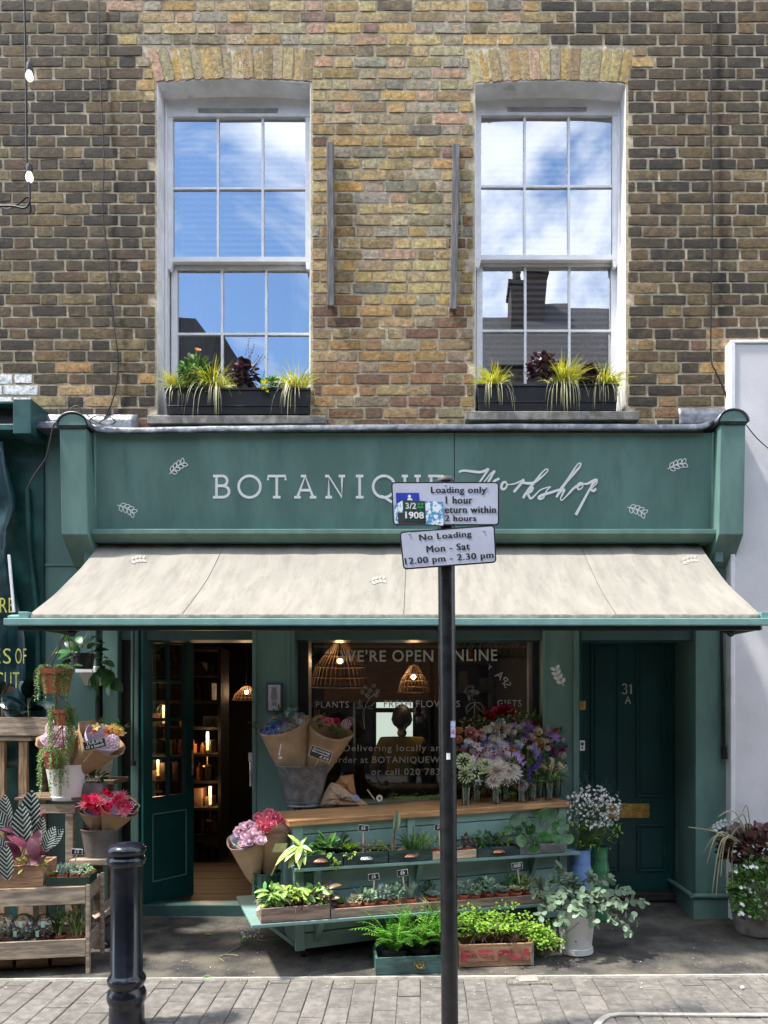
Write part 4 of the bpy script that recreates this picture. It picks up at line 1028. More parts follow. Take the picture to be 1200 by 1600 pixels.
# dried palm leaves hanging inside the window
for k_, (cx, cy, ln, Y) in enumerate(((755, 975, 68, .75), (815, 985, 60, .65))):
    u = T('dried_palm_leaf', ('pale dried palm leaf hanging inside the window top, left of the pair', 'golden dried palm leaf hanging in the window corner beside the frame')[k_], 'dried palm', W(cx, cy, Y))
    mb = MB(); c = W(cx, cy, Y)
    for i in range(26):
        a = R(-90 + rv(-75, 75)); L_ = ln * rv(.7, 1.05) * (Y + 5.085) / F
        mb.leaf(c, (math.cos(a), rv(-.2, .2), math.sin(a)), L_, .016, up=(0, -1, 0), droop=.3, shape='blade', n=4)
    mb.build('frond', M('dried_palm', (.36, .24, .10), rough=.8, island=.3), u)
    mb = MB(); mb.tube([c, (c.x, Y, zi)], .006, 5); mb.build('stalk', m_wick, u)

# ------------------------------------------------------------------ neighbours
m_render = M('white_render', (.70, .69, .70), rough=.85, var=.05, scale=3, bump=.35, bscale=90, dirt=((.52, .50, .50), 2, .55, .8))
wb = T('white_building', 'white rendered neighbour building at the right edge of the florist', 'building', W(1180, 1440, -.09))
mb = MB(); a = W(1141, 1436, -.09); b = W(1141, 532, -.09); mb.box(a.x + .03, XR + 22, -.09, .3, a.z, b.z - .02); mb.build('wall', m_render, wb, bevel=.006)
mb = MB(); mb.box(a.x, a.x + .03, -.10, .3, a.z, b.z); mb.box(a.x + .03, XR + 22, -.10, .3, b.z - .02, b.z); mb.build('edge_trim', m_white, wb, bevel=.004)
mb = MB(); mb.tube(smoothpts([W(1166, 664, -.12), W(1182, 684, -.12), W(1202, 702, -.12)], 4), .0035, 5); mb.build('cable', m_wire, wb)
# dark green shop on the left
m_dg = M('bottle_green_weathered', (.010, .062, .056), rough=.38, var=.4, scale=5, bump=.3, bscale=20, dirt=((.02, .12, .12), 8, .60, .76), coat=.25)
m_tarp = M('teal_tarpaulin', (.007, .045, .055), rough=.4, var=.35, scale=5, bump=.2, bscale=14, coat=.2)
nb = T('green_shop', 'dark bottle green neighbouring shopfront with peeling paint at the left edge', 'building', W(30, 1440, -.05))
mb = MB(); mb.wbox(-4500, 676, 68, 1437, -.03, .25); mb.build('wall', m_dg, nb, bevel=.004)
mb = MB(); mb.tube([W(43, 762, -.05), W(47, 860, -.05), W(58, 960, -.05), W(60, 1100, -.05)], .016, 8); mb.build('pipe', m_dg, nb, smooth=True)
mb = MB(); A = W(-60, 672, -.2); B = W(51, 626, -.2)
mb.box(A.x, B.x - .115, -.20, .0, A.z, A.z + .04); mb.box(A.x, B.x - .115, -.2, .0, B.z - .02, B.z); mb.box(B.x - .115, B.x, -.22, .0, A.z - .03, B.z + .005)
mb.build('fascia_end_box', M('teal_green_paint', (.02, .085, .085), rough=.4, var=.2, dirt=((.15, .2, .2), 12, .62, .8)), nb, bevel=.004)
mb = MB(); mb.box(A.x, B.x - .12, -.12, .0, A.z + .04, B.z - .02); mb.build('box_inside', m_blackp, nb)
# folded tarpaulin awning with yellow words
tp = T('folded_tarpaulin', 'teal tarpaulin with yellow lettering folded at the left edge', 'tarpaulin', W(20, 1150, -.15))
mb = MB(); ny, nx = 30, 10
outline = [(690, 4), (720, 8), (740, 14), (780, 25), (792, 24), (830, 8), (870, 14), (930, 26), (990, 38), (1040, 40), (1120, 38), (1200, 36)]
def ox(y):
    for (ya, xa), (yb_, xb_) in zip(outline, outline[1:]):
        if ya <= y <= yb_: return xa + (xb_ - xa) * (y - ya) / (yb_ - ya)
    return 36
vs = []
for j in range(ny + 1):
    py = 690 + (1200 - 690) * j / ny
    for i in range(nx + 1):
        px = -90 + (ox(py) + 90) * i / nx; vs.append(W(px, py, -.13 + .035 * math.sin(px * .09 + py * .006) + .02 * math.sin(py * .031 + i)))
mb.add(vs, [(j * (nx + 1) + i, j * (nx + 1) + i + 1, (j + 1) * (nx + 1) + i + 1, (j + 1) * (nx + 1) + i) for j in range(ny) for i in range(nx)])
mb.build('sheet', m_tarp, tp, smooth=True, solid=.006)
mb = MB(); m_yel = M('yellow_sign_paint', (.50, .52, .10), rough=.6, var=.3, scale=30, bump=0)
text_px(mb, "ARE", -17, 934, 22, 957, -.20, 1.05, -.005); text_px(mb, "ES", -12, 1013, 17, 1037, -.20, 1.1, -.005); text_px(mb, "OF", 24, 1013, 41, 1037, -.20, 1.1, -.005); text_px(mb, "CUT", -6, 1050, 30, 1075, -.20, 1.1, -.005)
mb.build('lettering', m_yel, tp)
mb = MB(); mb.bar(W(14, 867, -.21), W(22, 957, -.21), .017, .01); wt = mb.build('white_batten', m_white, tp, bevel=.002)

# ------------------------------------------------------------------ ground: forecourt, edging, pavers, kerb, road
m_fore = M('tarmac_forecourt', (.034, .032, .030), rough=.93, col2=(.13, .115, .092), scale=5, mixpos=(.40, .66), bump=1.0, bscale=150, dirt=((.19, .17, .14), 95, .58, .68), bdist=.006)
m_pav = M('concrete_block', (.155, .142, .127), rough=.92, var=.22, scale=20, bump=.8, bscale=170, orand=.12, dirt=((.27, .25, .225), 90, .60, .70))
m_joint = M('sandy_joint', (.17, .155, .13), rough=1, var=.4, scale=40, bump=.8, bscale=140)
m_edge = M('pale_mortar_strip', (.40, .375, .325), rough=.95, var=.2, scale=12, bump=.7, bscale=90, dirt=((.24, .22, .19), 12, .55, .7))
# the line between forecourt and pavers runs very slightly askew
def yline(x): return -1.022 + .0155 * (x - 0) - .02
def sheet(name, mat, xa, xb_, ya, yb_, nx, ny, dz, wob=.004, kind='structure', fy=None):
    mb = MB(); vs = []
    for j in range(ny + 1):
        for i in range(nx + 1):
            x = xa + (xb_ - xa) * i / nx
            y0 = fy(x) if (fy and callable(fy)) else ya
            y = y0 + (yb_ - y0) * j / ny; vs.append((x, y, SL * y + dz + wob * noise.noise(Vector((x * 3, y * 3, 5)))))
    mb.add(vs, [(j * (nx + 1) + i, j * (nx + 1) + i + 1, (j + 1) * (nx + 1) + i + 1, (j + 1) * (nx + 1) + i) for j in range(ny) for i in range(nx)])
    return mb.build(name, mat, None, smooth=True, kind=kind)
sheet('forecourt', m_fore, -4, 4, -1.2, .5, 80, 20, 0, fy=lambda x: yline(x) + .006)
mb = MB(); nx = 160; vs = []
for i in range(nx + 1):
    x = -4 + 8 * i / nx; y = yline(x); w_ = .022 + .008 * noise.noise(Vector((x * 4, 2, 0))); n1 = .004 * noise.noise(Vector((x * 14, 0, 0)))
    for yy, dz in ((y + w_ / 2 + n1, -.004), (y + w_ / 2 - .004 + n1, .006), (y - w_ / 2 + .004, .006), (y - w_ / 2, -.006)): vs.append((x, yy, SL * yy + dz))
mb.add(vs, [(i * 4 + j + 1, i * 4 + 5 + j, i * 4 + 4 + j, i * 4 + j) for i in range(nx) for j in range(3)])
mb.build('edging_strip', m_edge, None, smooth=True, kind='structure')
sheet('pavement', m_joint, -4, 4, -2.62, -1.0, 60, 14, -.007)
mb = MB(); Lb, Wb = .226, .1125
def pav_mesh(seed):
    q = random.Random(seed); mb = MB(); w, l = (Wb - .0045) / 2, (Lb - .0045) / 2; c = .003
    vs = [(-w, -l, -.02), (w, -l, -.02), (w, l, -.02), (-w, l, -.02), (-w, -l, -c), (w, -l, -c), (w, l, -c), (-w, l, -c), (-w + c, -l + c, 0), (w - c, -l + c, 0), (w - c, l - c, 0), (-w + c, l - c, 0)]
    vs = [(x + q.uniform(-.0012, .0012), y + q.uniform(-.0012, .0012), z) for x, y, z in vs]
    fs = [(8, 9, 10, 11)]
    for k in (0, 4): fs += [(k + i, k + (i + 1) % 4, k + 4 + (i + 1) % 4, k + 4 + i) for i in range(4)]
    mb.add(vs, fs); return mesh_of(mb, 'paver_mesh', m_pav, smooth=False)
PV = [pav_mesh(i) for i in range(6)]
pav = bpy.data.objects['pavement']
def in_patch(x, y): return W(770, 1525, 0) and False
i = 0; x = -2.75
cols = int(5.5 / Wb)
for cidx in range(cols):
    x = -2.75 + cidx * Wb; off = (0, .113, .05, .16)[cidx % 4] + rv(-.01, .01)
    y = yline(x) - .016 - off
    first = True
    yy = yline(x) - .016
    # a cut piece first when the column starts with an offset
    if off > .03:
        o = inst(PV[rnd.randrange(6)], 'paver', pav, (x, yy - off / 2, SL * (yy - off / 2) + rv(-.001, .0015)), (SL, rv(-.006, .006), 0), (1, (off - .004) / Lb, 1)); o.color = (1, 1, 1, 1)
    y = yy - off
    while y > -1.95:
        yc = y - Lb / 2
        inst(PV[rnd.randrange(6)], 'paver', pav, (x + rv(-.001, .001), yc, SL * yc + rv(-.0015, .002)), (SL + rv(-.006, .006), rv(-.006, .006), rv(-.006, .006)), (1, 1, 1))
        y -= Lb
# small drain cover frame at the lower right: pale rounded strip, darker setts inside
mb = MB(); fr_ = []
px0, py0 = 936, 1600
path = [G(930, 1608), G(942, 1594), G(958, 1588), G(985, 1586.5), G(1080, 1587.5), G(1180, 1588), G(1260, 1588)]
path = smoothpts(path, 5); path = [Vector((p.x, p.y, SL * p.y + .006)) for p in path]
ribbon(mb, path, .03, (0, 0, 1)); 
mb.build('channel_edging', m_edge, None, kind='structure', solid=.008)
sheet('kerb', M('granite_kerb', (.26, .26, .26), rough=.8, var=.25, scale=60, bump=.4), -4, 4, -2.74, -2.62, 30, 2, .004, 0)
mb = MB(); mb.box(-12, 12, -10.6, -2.74, -.30, -.235); mb.build('road', M('asphalt', (.04, .04, .04), rough=.95, var=.3, scale=50, bump=.6), None, kind='structure')
mb = MB(); mb.box(-60, 60, -70, 40, -.50, -.40); mb.build('ground', M('far_ground', (.12, .115, .11), rough=1), None, kind='structure')
mb = MB(); mb.box(-12, 12, -13, -10.6, -.3, -.14); mb.build('far_pavement', M('far_paving', (.10, .10, .10), rough=1), None, kind='structure')
# repair patch with a pale paver
mb = MB(); pts = [G(790, 1526), G(862, 1525), G(864, 1538), G(794, 1539)]; mb.poly([(p.x, p.y, SL * p.y + .0035) for p in pts]); mb.build('mortar_patch', m_joint, pav)
mb = MB(); pts = [G(808, 1526.5), G(838, 1525.5), G(842, 1535), G(812, 1536)]; mb.prism([(p.x, p.y, SL * p.y + .0035) for p in pts], (0, 0, .005)); mb.build('pale_sett', M('pale_sett', (.30, .285, .26), rough=.9), pav)

# opposite side of the street: it is what the window panes mirror
m_opp = M('opposite_brick', (.05, .036, .03), rough=.95, var=.3)
m_slate = M('slate_roof', (.028, .028, .034), rough=.8, var=.25)
ob = T('opposite_terrace', 'dark brick terrace with slate roof and chimney reflected in the window panes', 'building', (0, -14, 0))
YO = -14.0; dd = 5.085 - 2 * .2 + 14 + .2
def O(px, py, Y=YO):
    d = (-Y + .36 + 5.085 - .18) / F
    return Vector(((px - VX) * d, Y, EYE - (py - VY) * d))
mb = MB(); a, b = O(765, 900), O(1010, 560); mb.box(a.x, b.x + 9, YO - 6, YO, -.3, b.z); mb.box(b.x + 9, 45, YO - 6, YO, -.3, b.z + 2); mb.box(-14, O(420, 0).x, YO - 6, YO, -.3, O(0, 640).z); mb.box(-45, -14, YO - 6, YO, -.3, b.z + 2); mb.box(O(420, 0).x, a.x, YO - 6, YO - .3, -.3, O(0, 640).z); mb.build('wall', m_opp, ob)
mb = MB(); r0, r1 = O(790, 478, YO - 3), O(1010, 478, YO - 3); e0, e1 = O(772, 560), O(1010, 560)
mb.add([(a.x - .1, YO + .2, b.z - .05), (b.x + 9, YO + .2, b.z - .05), (b.x + 9, YO - 3, r0.z), (a.x - .1, YO - 3, r0.z), (a.x - .1, YO - 6, b.z), (b.x + 9, YO - 6, b.z)], [(0, 1, 2, 3), (3, 2, 5, 4), (0, 3, 4)])
g0_ = O(420, 640); gp = O(345, 470, YO - 2)
mb.add([(-14, YO + .2, O(0, 470).z), (gp.x, YO + .2, O(0, 490).z), (g0_.x, YO + .2, O(0, 640).z), (-14, YO + .2, O(0, 640).z), (-14, YO - 5, O(0, 470).z), (gp.x, YO - 5, O(0, 490).z), (g0_.x, YO - 5, O(0, 640).z)], [(0, 3, 2, 1), (0, 1, 5, 4), (1, 2, 6, 5)])
mb.build('roof', m_slate, ob)
mb = MB(); c0, c1 = O(796, 490, YO - 2), O(845, 418, YO - 2); mb.box(c0.x, c1.x, YO - 3, YO - 2, c0.z - 2.5, c1.z); mb.box(c0.x - .05, c1.x + .05, YO - 3.05, YO - 1.95, c1.z - .12, c1.z)
for px in (806, 822, 838): p = O(px, 418, YO - 2.5); mb.lathe((p.x, YO - 2.5, c1.z), [(.13, 0), (.10, .45), (.12, .5)], 10)
mb.build('chimney', m_opp, ob)
# ------------------------------------------------------------------ the flower cart: its own slightly turned frame (u along, v back, w up)
CTH = R(20)
CO = Vector((-.705, -.858, -.034))
CMX = Matrix.Translation(CO) @ Matrix.Rotation(CTH, 4, 'Z') @ Matrix.Rotation(-.0195, 4, 'Y')
CIM = CMX.inverted()
def CV(px, py, v):
    """point of the cart's plane v=const seen at a photo point, in cart coordinates"""
    o = CIM @ Vector((0, CAMY, EYE)); d = (CIM.to_3x3() @ Vector(((px - VX) / F, 1, -(py - VY) / F)))
    t = (v - o.y) / d.y; return o + d * t
def CW_(px, py, w):
    o = CIM @ Vector((0, CAMY, EYE)); d = (CIM.to_3x3() @ Vector(((px - VX) / F, 1, -(py - VY) / F)))
    t = (w - o.z) / d.z; return o + d * t
def cw(u, v, w): return CMX @ Vector((u, v, w))
TOPW = .792
w1 = lambda u: .542 - .031 * u
w2 = lambda u: .285 - .040 * u
def uof(px, v, py=1350): return CV(px, py, v).x
def scaleat(p): return F / (p.y - CAMY)                     # photo px per metre there

m_cart = M('duck_egg_green_paint', (.20, .33, .30), rough=.42, var=.1, scale=4, bump=.12, bscale=30, dirt=((.10, .17, .16), 7, .60, .85))
m_top = M('oiled_wood_counter', (.44, .23, .095), rough=.38, var=.28, scale=5, stretch=(1, 7, 7), bump=.15, bscale=40, coat=.2)
cart = T('flower_cart', 'sage green florist counter cart with pale wooden top and two shelves of plants', 'cart', CO, CTH)
def cbox(mb, *a): 
    mb.xf = CMX; mb.box(*a); mb.xf = None
L_C, D_C = 1.785, .42
mb = MB(); mb.xf = CMX
mb.box(0, L_C, 0, D_C, TOPW - .036, TOPW); mb.xf = None
mb.build('counter_top', m_top, cart, bevel=.006)
mb = MB(); cbox(mb, .035, L_C - .03, .05, D_C - .02, .062, TOPW - .0365); mb.build('body', m_cart, cart, bevel=.004)
for (za, zb_) in ((.064, .150), (.156, .262), (.268, .374), (.380, .486), (.492, .596), (.602, .700), (.706, .755)):
    mb = MB(); cbox(mb, .085, L_C - .08, .034, .052, za, zb_); mb.build('cladding_board', m_cart, cart, bevel=.003)
for ua, ub in ((.03, .085), (.70, .745), (L_C - .08, L_C - .025)):
    mb = MB(); cbox(mb, ua, ub, .022, .056, .060, TOPW - .037); mb.build('corner_post', m_cart, cart, bevel=.003)
# upper shelf
def slopeshelf(u0, u1, v0, v1, wf, th, name, mat_=None):
    mb = MB(); mb.xf = CMX
    vs = [(u, v, wf(u) - d) for d in (th, 0) for v in (v0, v1) for u in (u0, u1)]
    mb.add(vs, [(0, 2, 3, 1), (4, 5, 7, 6), (0, 1, 5, 4), (2, 6, 7, 3), (0, 4, 6, 2), (1, 3, 7, 5)]); mb.xf = None
    return mb.build(name, mat_ or m_cart, cart, bevel=.003)
slopeshelf(.015, 1.79, -.085, .036, w1, .018, 'upper_shelf')
slopeshelf(-.235, 1.60, -.195, .036, w2, .018, 'lower_shelf')
slopeshelf(-.235, .034, .037, .47, w2, .018, 'side_flap')
for u in (.14, .74, 1.5):
    for wf, dv, dw in ((w1, .095, .13), (w2, .165, .16)):
        mb = MB(); mb.xf = CMX; z0 = wf(u) - .018
        mb.prism([(u, .034, z0), (u, .034, z0 - dw), (u, .020, z0 - dw), (u, .034 - dv + .02, z0 - .018), (u, .034 - dv + .02, z0)], (.03, 0, 0)); mb.xf = None
        mb.build('shelf_bracket', m_cart, cart, bevel=.002)
mb = MB(); mb.bar(cw(-.17, .06, w2(0) - .018), cw(.035, .06, .085), .03, .02); mb.build('shelf_bracket', m_cart, cart, bevel=.002)
for u, v in ((.09, .10), (1.70, .10), (.09, .37), (1.70, .37)):
    p = cw(u, v, .031); mb = MB(); mb.lathe(p, [(0, -.012), (.026, -.012), (.029, -.006), (.029, .006), (.026, .012), (0, .012)], 14, m=Matrix.Rotation(R(90), 4, 'Y')); mb.box(p.x - .012, p.x + .012, p.y - .02, p.y + .02, p.z + .012, p.z + .045)
    mb.build('castor', m_blackp, cart, smooth=True)

# ------------------------------------------------------------------ common stuff for plants
LC = dict(
 leaf=((.09, .21, .035), .4), dark=((.035, .085, .025), .4), lime=((.28, .42, .04), .3), fern=((.13, .32, .035), .35), succ=((.24, .36, .21), .35), blue=((.28, .40, .34), .3),
 olive=((.20, .26, .05), .4), euc=((.26, .34, .26), .28), purple=((.055, .018, .035), .5), brown=((.10, .045, .03), .5), yellowg=((.62, .62, .06), .3), strand=((.28, .42, .16), .4), bleach=((.56, .54, .30), .3), stem=((.09, .16, .04), .3))
def lm(k, **kw):
    c, i = LC[k]; return M('foliage_' + {'succ': 'grey_green', 'euc': 'eucalyptus', 'yellowg': 'golden_grass', 'strand': 'pale_strand', 'bleach': 'bleached_blade'}.get(k, k), c, rough=.5, var=.2, scale=14, bump=.2, bscale=60, island=i, transl=.22, orand=0, **kw)
m_soil = M('potting_soil', (.03, .02, .014), rough=1, var=.5, scale=60, bump=1, bscale=120)
m_terra = M('terracotta', (.42, .12, .055), rough=.8, var=.2, scale=10, bump=.2, orand=.15, dirt=((.50, .30, .2), 9, .62, .8))
m_zinc = M('galvanised_zinc', (.22, .23, .24), rough=.5, metal=.35, var=.35, scale=12, bump=.15, bscale=30, dirt=((.40, .41, .42), 14, .6, .75))
m_wbucket = M('white_enamel', (.72, .72, .70), rough=.35, var=.05, scale=5, bump=.08, dirt=((.45, .43, .38), 8, .64, .85))
m_kraft = M('kraft_paper', (.43, .28, .16), rough=.8, var=.16, scale=5, bump=.9, bscale=11, transl=.08)
m_tissue = M('lilac_tissue', (.50, .46, .60), rough=.8, var=.1, bump=.2)
m_slate_tag = M('chalkboard_tag', (.018, .018, .02), rough=.7)
m_chalk = M('chalk_white', (.75, .75, .74), rough=.9, bump=0)
m_tagwood = M('bare_wood_tag', (.60, .46, .28), rough=.7, stretch=(6, 6, 1))
m_twig = M('brown_twig', (.12, .07, .045), rough=.8)
def plank_mat(name, c, st=(1, 8, 8), **kw): return M(name, c, rough=.8, var=.35, scale=6, stretch=st, bump=.45, bscale=30, orand=.12, dirt=((c[0] * .25, c[1] * .25, c[2] * .25), 5, .60, .85), **kw)
m_crate = plank_mat('weathered_crate_wood', (.27, .19, .14)); m_crate2 = plank_mat('grey_tray_wood', (.36, .27, .21)); m_drawer = M('dark_green_drawer', (.02, .045, .04), rough=.6, var=.5, scale=8, stretch=(1, 5, 5), bump=.4, dirt=((.14, .13, .09), 10, .64, .78))
m_copper = M('copper_cup', (.55, .27, .16), rough=.35, metal=.9); m_chrome = M('nickel_cup', (.7, .7, .72), rough=.2, metal=1, bump=0)

def put(mb, name, mat_, parent, **k): return mb.build(name, mat_, parent, **k)
def pot_mb(c, rt, rb, h, rim=.012, n=20):
    mb = MB(); mb.lathe(c, [(0, 0), (rb, 0), (rb + (rt - rb) * .75, h * .75), (rt * 1.0, h * .76), (rt * 1.06, h * .78), (rt * 1.08, h), (rt * .96, h), (rt * .93, h * .86)], n); return mb
def soil_disc(c, r, parent):
    mb = MB(); c = Vector(c); n = 12
    vs = [c + Vector((0, 0, .004))] + [c + Vector((r * math.cos(6.283 * i / n), r * math.sin(6.283 * i / n), rv(-.004, .004))) for i in range(n)]
    mb.add(vs, [(0, 1 + i, 1 + (i + 1) % n) for i in range(n)]); return mb.build('soil', m_soil, parent, smooth=True)
# foliage generators (each returns a mesh collector)
def f_rosette(c, r, n=24, w=.5, up=.5, shape='petal', layers=3, mb=None):
    mb = mb or MB(); c = Vector(c)
    for k in range(n):
        t = k / n; a = k * 2.399; el = (.15 + 1.15 * (1 - t)) * up if False else (up * (1 - t) + 1.35 * t)
        L_ = r * (1 - .65 * t) * rv(.85, 1.1); d = Vector((math.cos(a) * math.cos(el), math.sin(a) * math.cos(el), math.sin(el)))
        mb.leaf(c + Vector((0, 0, r * .15 * t)), d, L_, L_ * w, droop=-.25, fold=.55, n=3, shape=shape)
    return mb
def f_bush(c, rx, ry, rz_, n, L_, w, shape='oval', mb=None, droop=.35, core=.25):
    mb = mb or MB(); c = Vector(c)
    for _ in range(n):
        while True:
            q = Vector((rv(-1, 1), rv(-1, 1), rv(-.6, 1)))
            if core < q.length < 1: break
        p = c + Vector((q.x * rx, q.y * ry, q.z * rz_)); d = (q + Vector((rv(-.7, .7), rv(-.7, .7), rv(-.2, .7)))).normalized()
        k = rv(.7, 1.2); mb.leaf(p, d, L_ * k, w * k, up=(rv(-.4, .4), -.4, 1), droop=droop, fold=rv(.1, .35), n=3, shape=shape, twist=rv(-.5, .5))
    return mb
def f_blades(c, n, L_, w, spread=.6, droop=.9, mb=None, r0=.02, lean=(0, 0), seg=6):
    mb = mb or MB(); c = Vector(c)
    for _ in range(n):
        a = rv(0, 6.283); s = rv(.1, 1) * spread; d = Vector((math.cos(a) * s + lean[0], math.sin(a) * s + lean[1], 1)).normalized()
        mb.leaf(c + Vector((math.cos(a), math.sin(a), 0)) * r0 * rv(0, 1), d, L_ * rv(.6, 1.1), w * rv(.7, 1.2), up=(0, -1, .3), droop=droop * rv(.5, 1.4), fold=.25, n=seg, shape='blade')
    return mb
def f_frond(mb, p, d, L_, w, droop=.8, pairs=12, lw=.35, shape='lance'):
    """fern frond: midrib with paired leaflets"""
    p = Vector(p); d = Vector(d).normalized(); st = L_ / pairs; side = d.cross(Vector((0, 0, 1)))
    if side.length < .05: side = Vector((1, 0, 0))
    side.normalize(); pts = [p.copy()]
    for i in range(pairs):
        t = (i + 1) / pairs; p = p + d * st; d = (d + Vector((0, 0, -1)) * droop / pairs).normalized(); pts.append(p.copy())
        l = w * math.sin(math.pi * min(1, .15 + t * .85)) ** .8 + .004
        for sg in (1, -1): mb.leaf(p, side * sg + d * .55 + Vector((0, 0, rv(-.15, .15))), l * rv(.85, 1.1), l * lw, droop=.3, fold=.1, n=2, shape=shape)
    mb.tube(pts, .0011, 3, cap=False)
def f_strings(c, r, n, L_, mb=None, bead=.0045, up=.02, front=True, step=.0065):
    """trailing strings of plump leaves over a pot's rim"""
    mb = mb or MB(); c = Vector(c)
    for k in range(n):
        a = rv(0, 6.283) if not front else rv(math.pi * 1.0, math.pi * 2.0) if rnd.random() < .75 else rv(0, 6.283)
        if -.45 < math.cos(a) < .40 and math.sin(a) < 0 and rnd.random() < .85: a = rnd.choice((3.3, 3.7, 5.6, 6.1)) + rv(-.25, .25)
        p = c + Vector((math.cos(a) * r * rv(.2, .9), math.sin(a) * r * rv(.2, .9), up)); d = Vector((math.cos(a) * .8, math.sin(a) * .8, .5)); l = L_ * rv(.35, 1)
        s_ = 0
        while s_ < l:
            d = (d + Vector((rv(-.1, .1), rv(-.1, .1), -.33))).normalized()
            if (p - c).xy.length > r * 1.25: d.x *= .5; d.y *= .5
            p = p + d * step; s_ += step
            for _ in range(2):
                q = p + Vector((rv(-1, 1), rv(-1, 1), rv(-1, 1))) * bead * .9
                mb.leaf(q, (rv(-1, 1), rv(-1, 1), rv(-.2, 1)), bead * 2.6, bead * 1.5, fold=.5, n=2, shape='oval')
    return mb
# flower heads --------------------------------------------------------------
def h_rose(r=1):
    mb = MB()
    for L_, n, el, ro in ((.95, 6, .35, .32), (.85, 6, .75, .24), (.72, 5, 1.05, .15), (.55, 4, 1.25, .08)):
        for k in range(n):
            a = 6.283 * k / n + L_ * 3; d = Vector((math.cos(a) * math.cos(el), math.sin(a) * math.cos(el), math.sin(el)))
            mb.leaf(Vector((math.cos(a) * ro * .4, math.sin(a) * ro * .4, 0)), d, L_ * r, .85 * r, up=(0, 0, 1), droop=-.8, fold=.5, n=4, shape='round')
    mb.ball((0, 0, .45), .22, 6, 4); return mb
def h_dahlia(n=70, w=.10, cup=1.2):
    mb = MB()
    for k in range(n):
        t = k / n; a = k * 2.399; el = .05 + cup * t; d = Vector((math.cos(a) * math.cos(el), math.sin(a) * math.cos(el), math.sin(el)))
        mb.leaf(d * .12, d, (1 - .5 * t) * rv(.85, 1.08), w, droop=.25 - .6 * t, fold=.35, n=3, shape='lance')
    return mb
def h_gerbera():
    mb = MB()
    for k in range(34): 
        a = 6.283 * k / 17 + (.18 if k > 16 else 0); el = .08 if k < 17 else .25
        mb.leaf((math.cos(a) * .2, math.sin(a) * .2, 0), (math.cos(a), math.sin(a), el), .8, .22, droop=.1, fold=.15, n=3, shape='oval')
    return mb
def h_floret(n=5, w=.6):
    mb = MB()
    for k in range(n):
        a = 6.283 * k / n; mb.leaf((0, 0, 0), (math.cos(a), math.sin(a), .45), 1, w, droop=.35, fold=.2, n=3, shape='oval')
    return mb
def h_cluster(n, fr, flat=.7, pn=4, rad=1, w=.8):
    """round head made of many florets"""
    mb = MB()
    for k in range(n):
        z = 1 - (k + .5) / n * 1.3; a = k * 2.399; s = math.sqrt(max(0, 1 - z * z)); nrm = Vector((s * math.cos(a), s * math.sin(a), z * flat))
        t = nrm.normalized(); x = t.cross(Vector((.3, .2, 1))).normalized(); y = t.cross(x); j = rv(.9, 1.08)
        for q in range(pn):
            b = 6.283 * q / pn + k; d = x * math.cos(b) + y * math.sin(b) + t * .25
            mb.leaf(nrm * j * rad, d, fr, fr * w, up=t, droop=0, fold=.15, n=2, shape='oval')
    return mb
def h_spike(n=42, fr=.16, r=.16, H=1.6, taper=.75):
    mb = MB()
    for k in range(n):
        t = k / n; a = k * 2.399; rr = r * (1 - taper * t); c = Vector((rr * math.cos(a), rr * math.sin(a), H * (t - .5))); o = Vector((math.cos(a), math.sin(a), .15))
        for q in range(4):
            b = 6.283 * q / 4 + k; x = o.cross(Vector((0, 0, 1))).normalized(); y = o.cross(x); mb.leaf(c, x * math.cos(b) + y * math.sin(b) + o * .4, fr * (1.1 - .5 * t), fr * .75, up=o, droop=0, fold=.2, n=2, shape='oval')
    return mb
def h_umbel(n=46, L_=.42, w=.13):
    mb = MB()
    for k in range(n):
        z = 1 - (k + .5) / n * 1.5; a = k * 2.399; s = math.sqrt(max(0, 1 - z * z)); d = Vector((s * math.cos(a), s * math.sin(a), z)); b = d * .55
        for q in range(3):
            e = Vector((rv(-1, 1), rv(-1, 1), rv(-1, 1))) * .25; mb.leaf(b, d + e, L_, w, fold=.5, droop=0, n=2, shape='petal')
    return mb
def h_tulip():
    mb = MB()
    for k in range(6):
        a = 6.283 * k / 6; d = Vector((math.cos(a) * .35, math.sin(a) * .35, 1)); mb.leaf((math.cos(a) * .12, math.sin(a) * .12, 0), d, 1.35, .8, up=(math.cos(a), math.sin(a), .0), droop=0, fold=-.5, n=4, shape='oval', curl=-.6)
    return mb
HG = dict(rose=h_rose(), dahlia=h_dahlia(110, .16), mum=h_dahlia(46, .16, 1.35), gerbera=h_gerbera(), floret=h_floret(), cluster=h_cluster(46, .26), tiny=h_cluster(60, .16, 1, 4), spike=h_spike(), umbel=h_umbel(), tulip=h_tulip(), lisi=h_rose(1.0), bud=h_spike(26, .2, .2, 1.7, .6))
_hc = {}
PCOL = {k: tuple(min(.9, c * 1.22) for c in v) for k, v in dict(pink=(.72, .22, .30), hot=(.75, .035, .16), red=(.30, .008, .05), blush=(.80, .66, .60), lilac=(.42, .26, .62), violet=(.17, .07, .62), white=(.78, .80, .76), cream=(.72, .62, .42), peach=(.75, .38, .22), yellow=(.72, .50, .14), blue=(.14, .22, .62), paleblue=(.36, .48, .66), green=(.30, .42, .14), whitegreen=(.62, .70, .46), coral=(.60, .27, .27), mauve=(.50, .26, .40), rust=(.40, .13, .08), magenta=(.42, .03, .22), palepink=(.76, .54, .62), gyp=(.74, .76, .74)).items()}
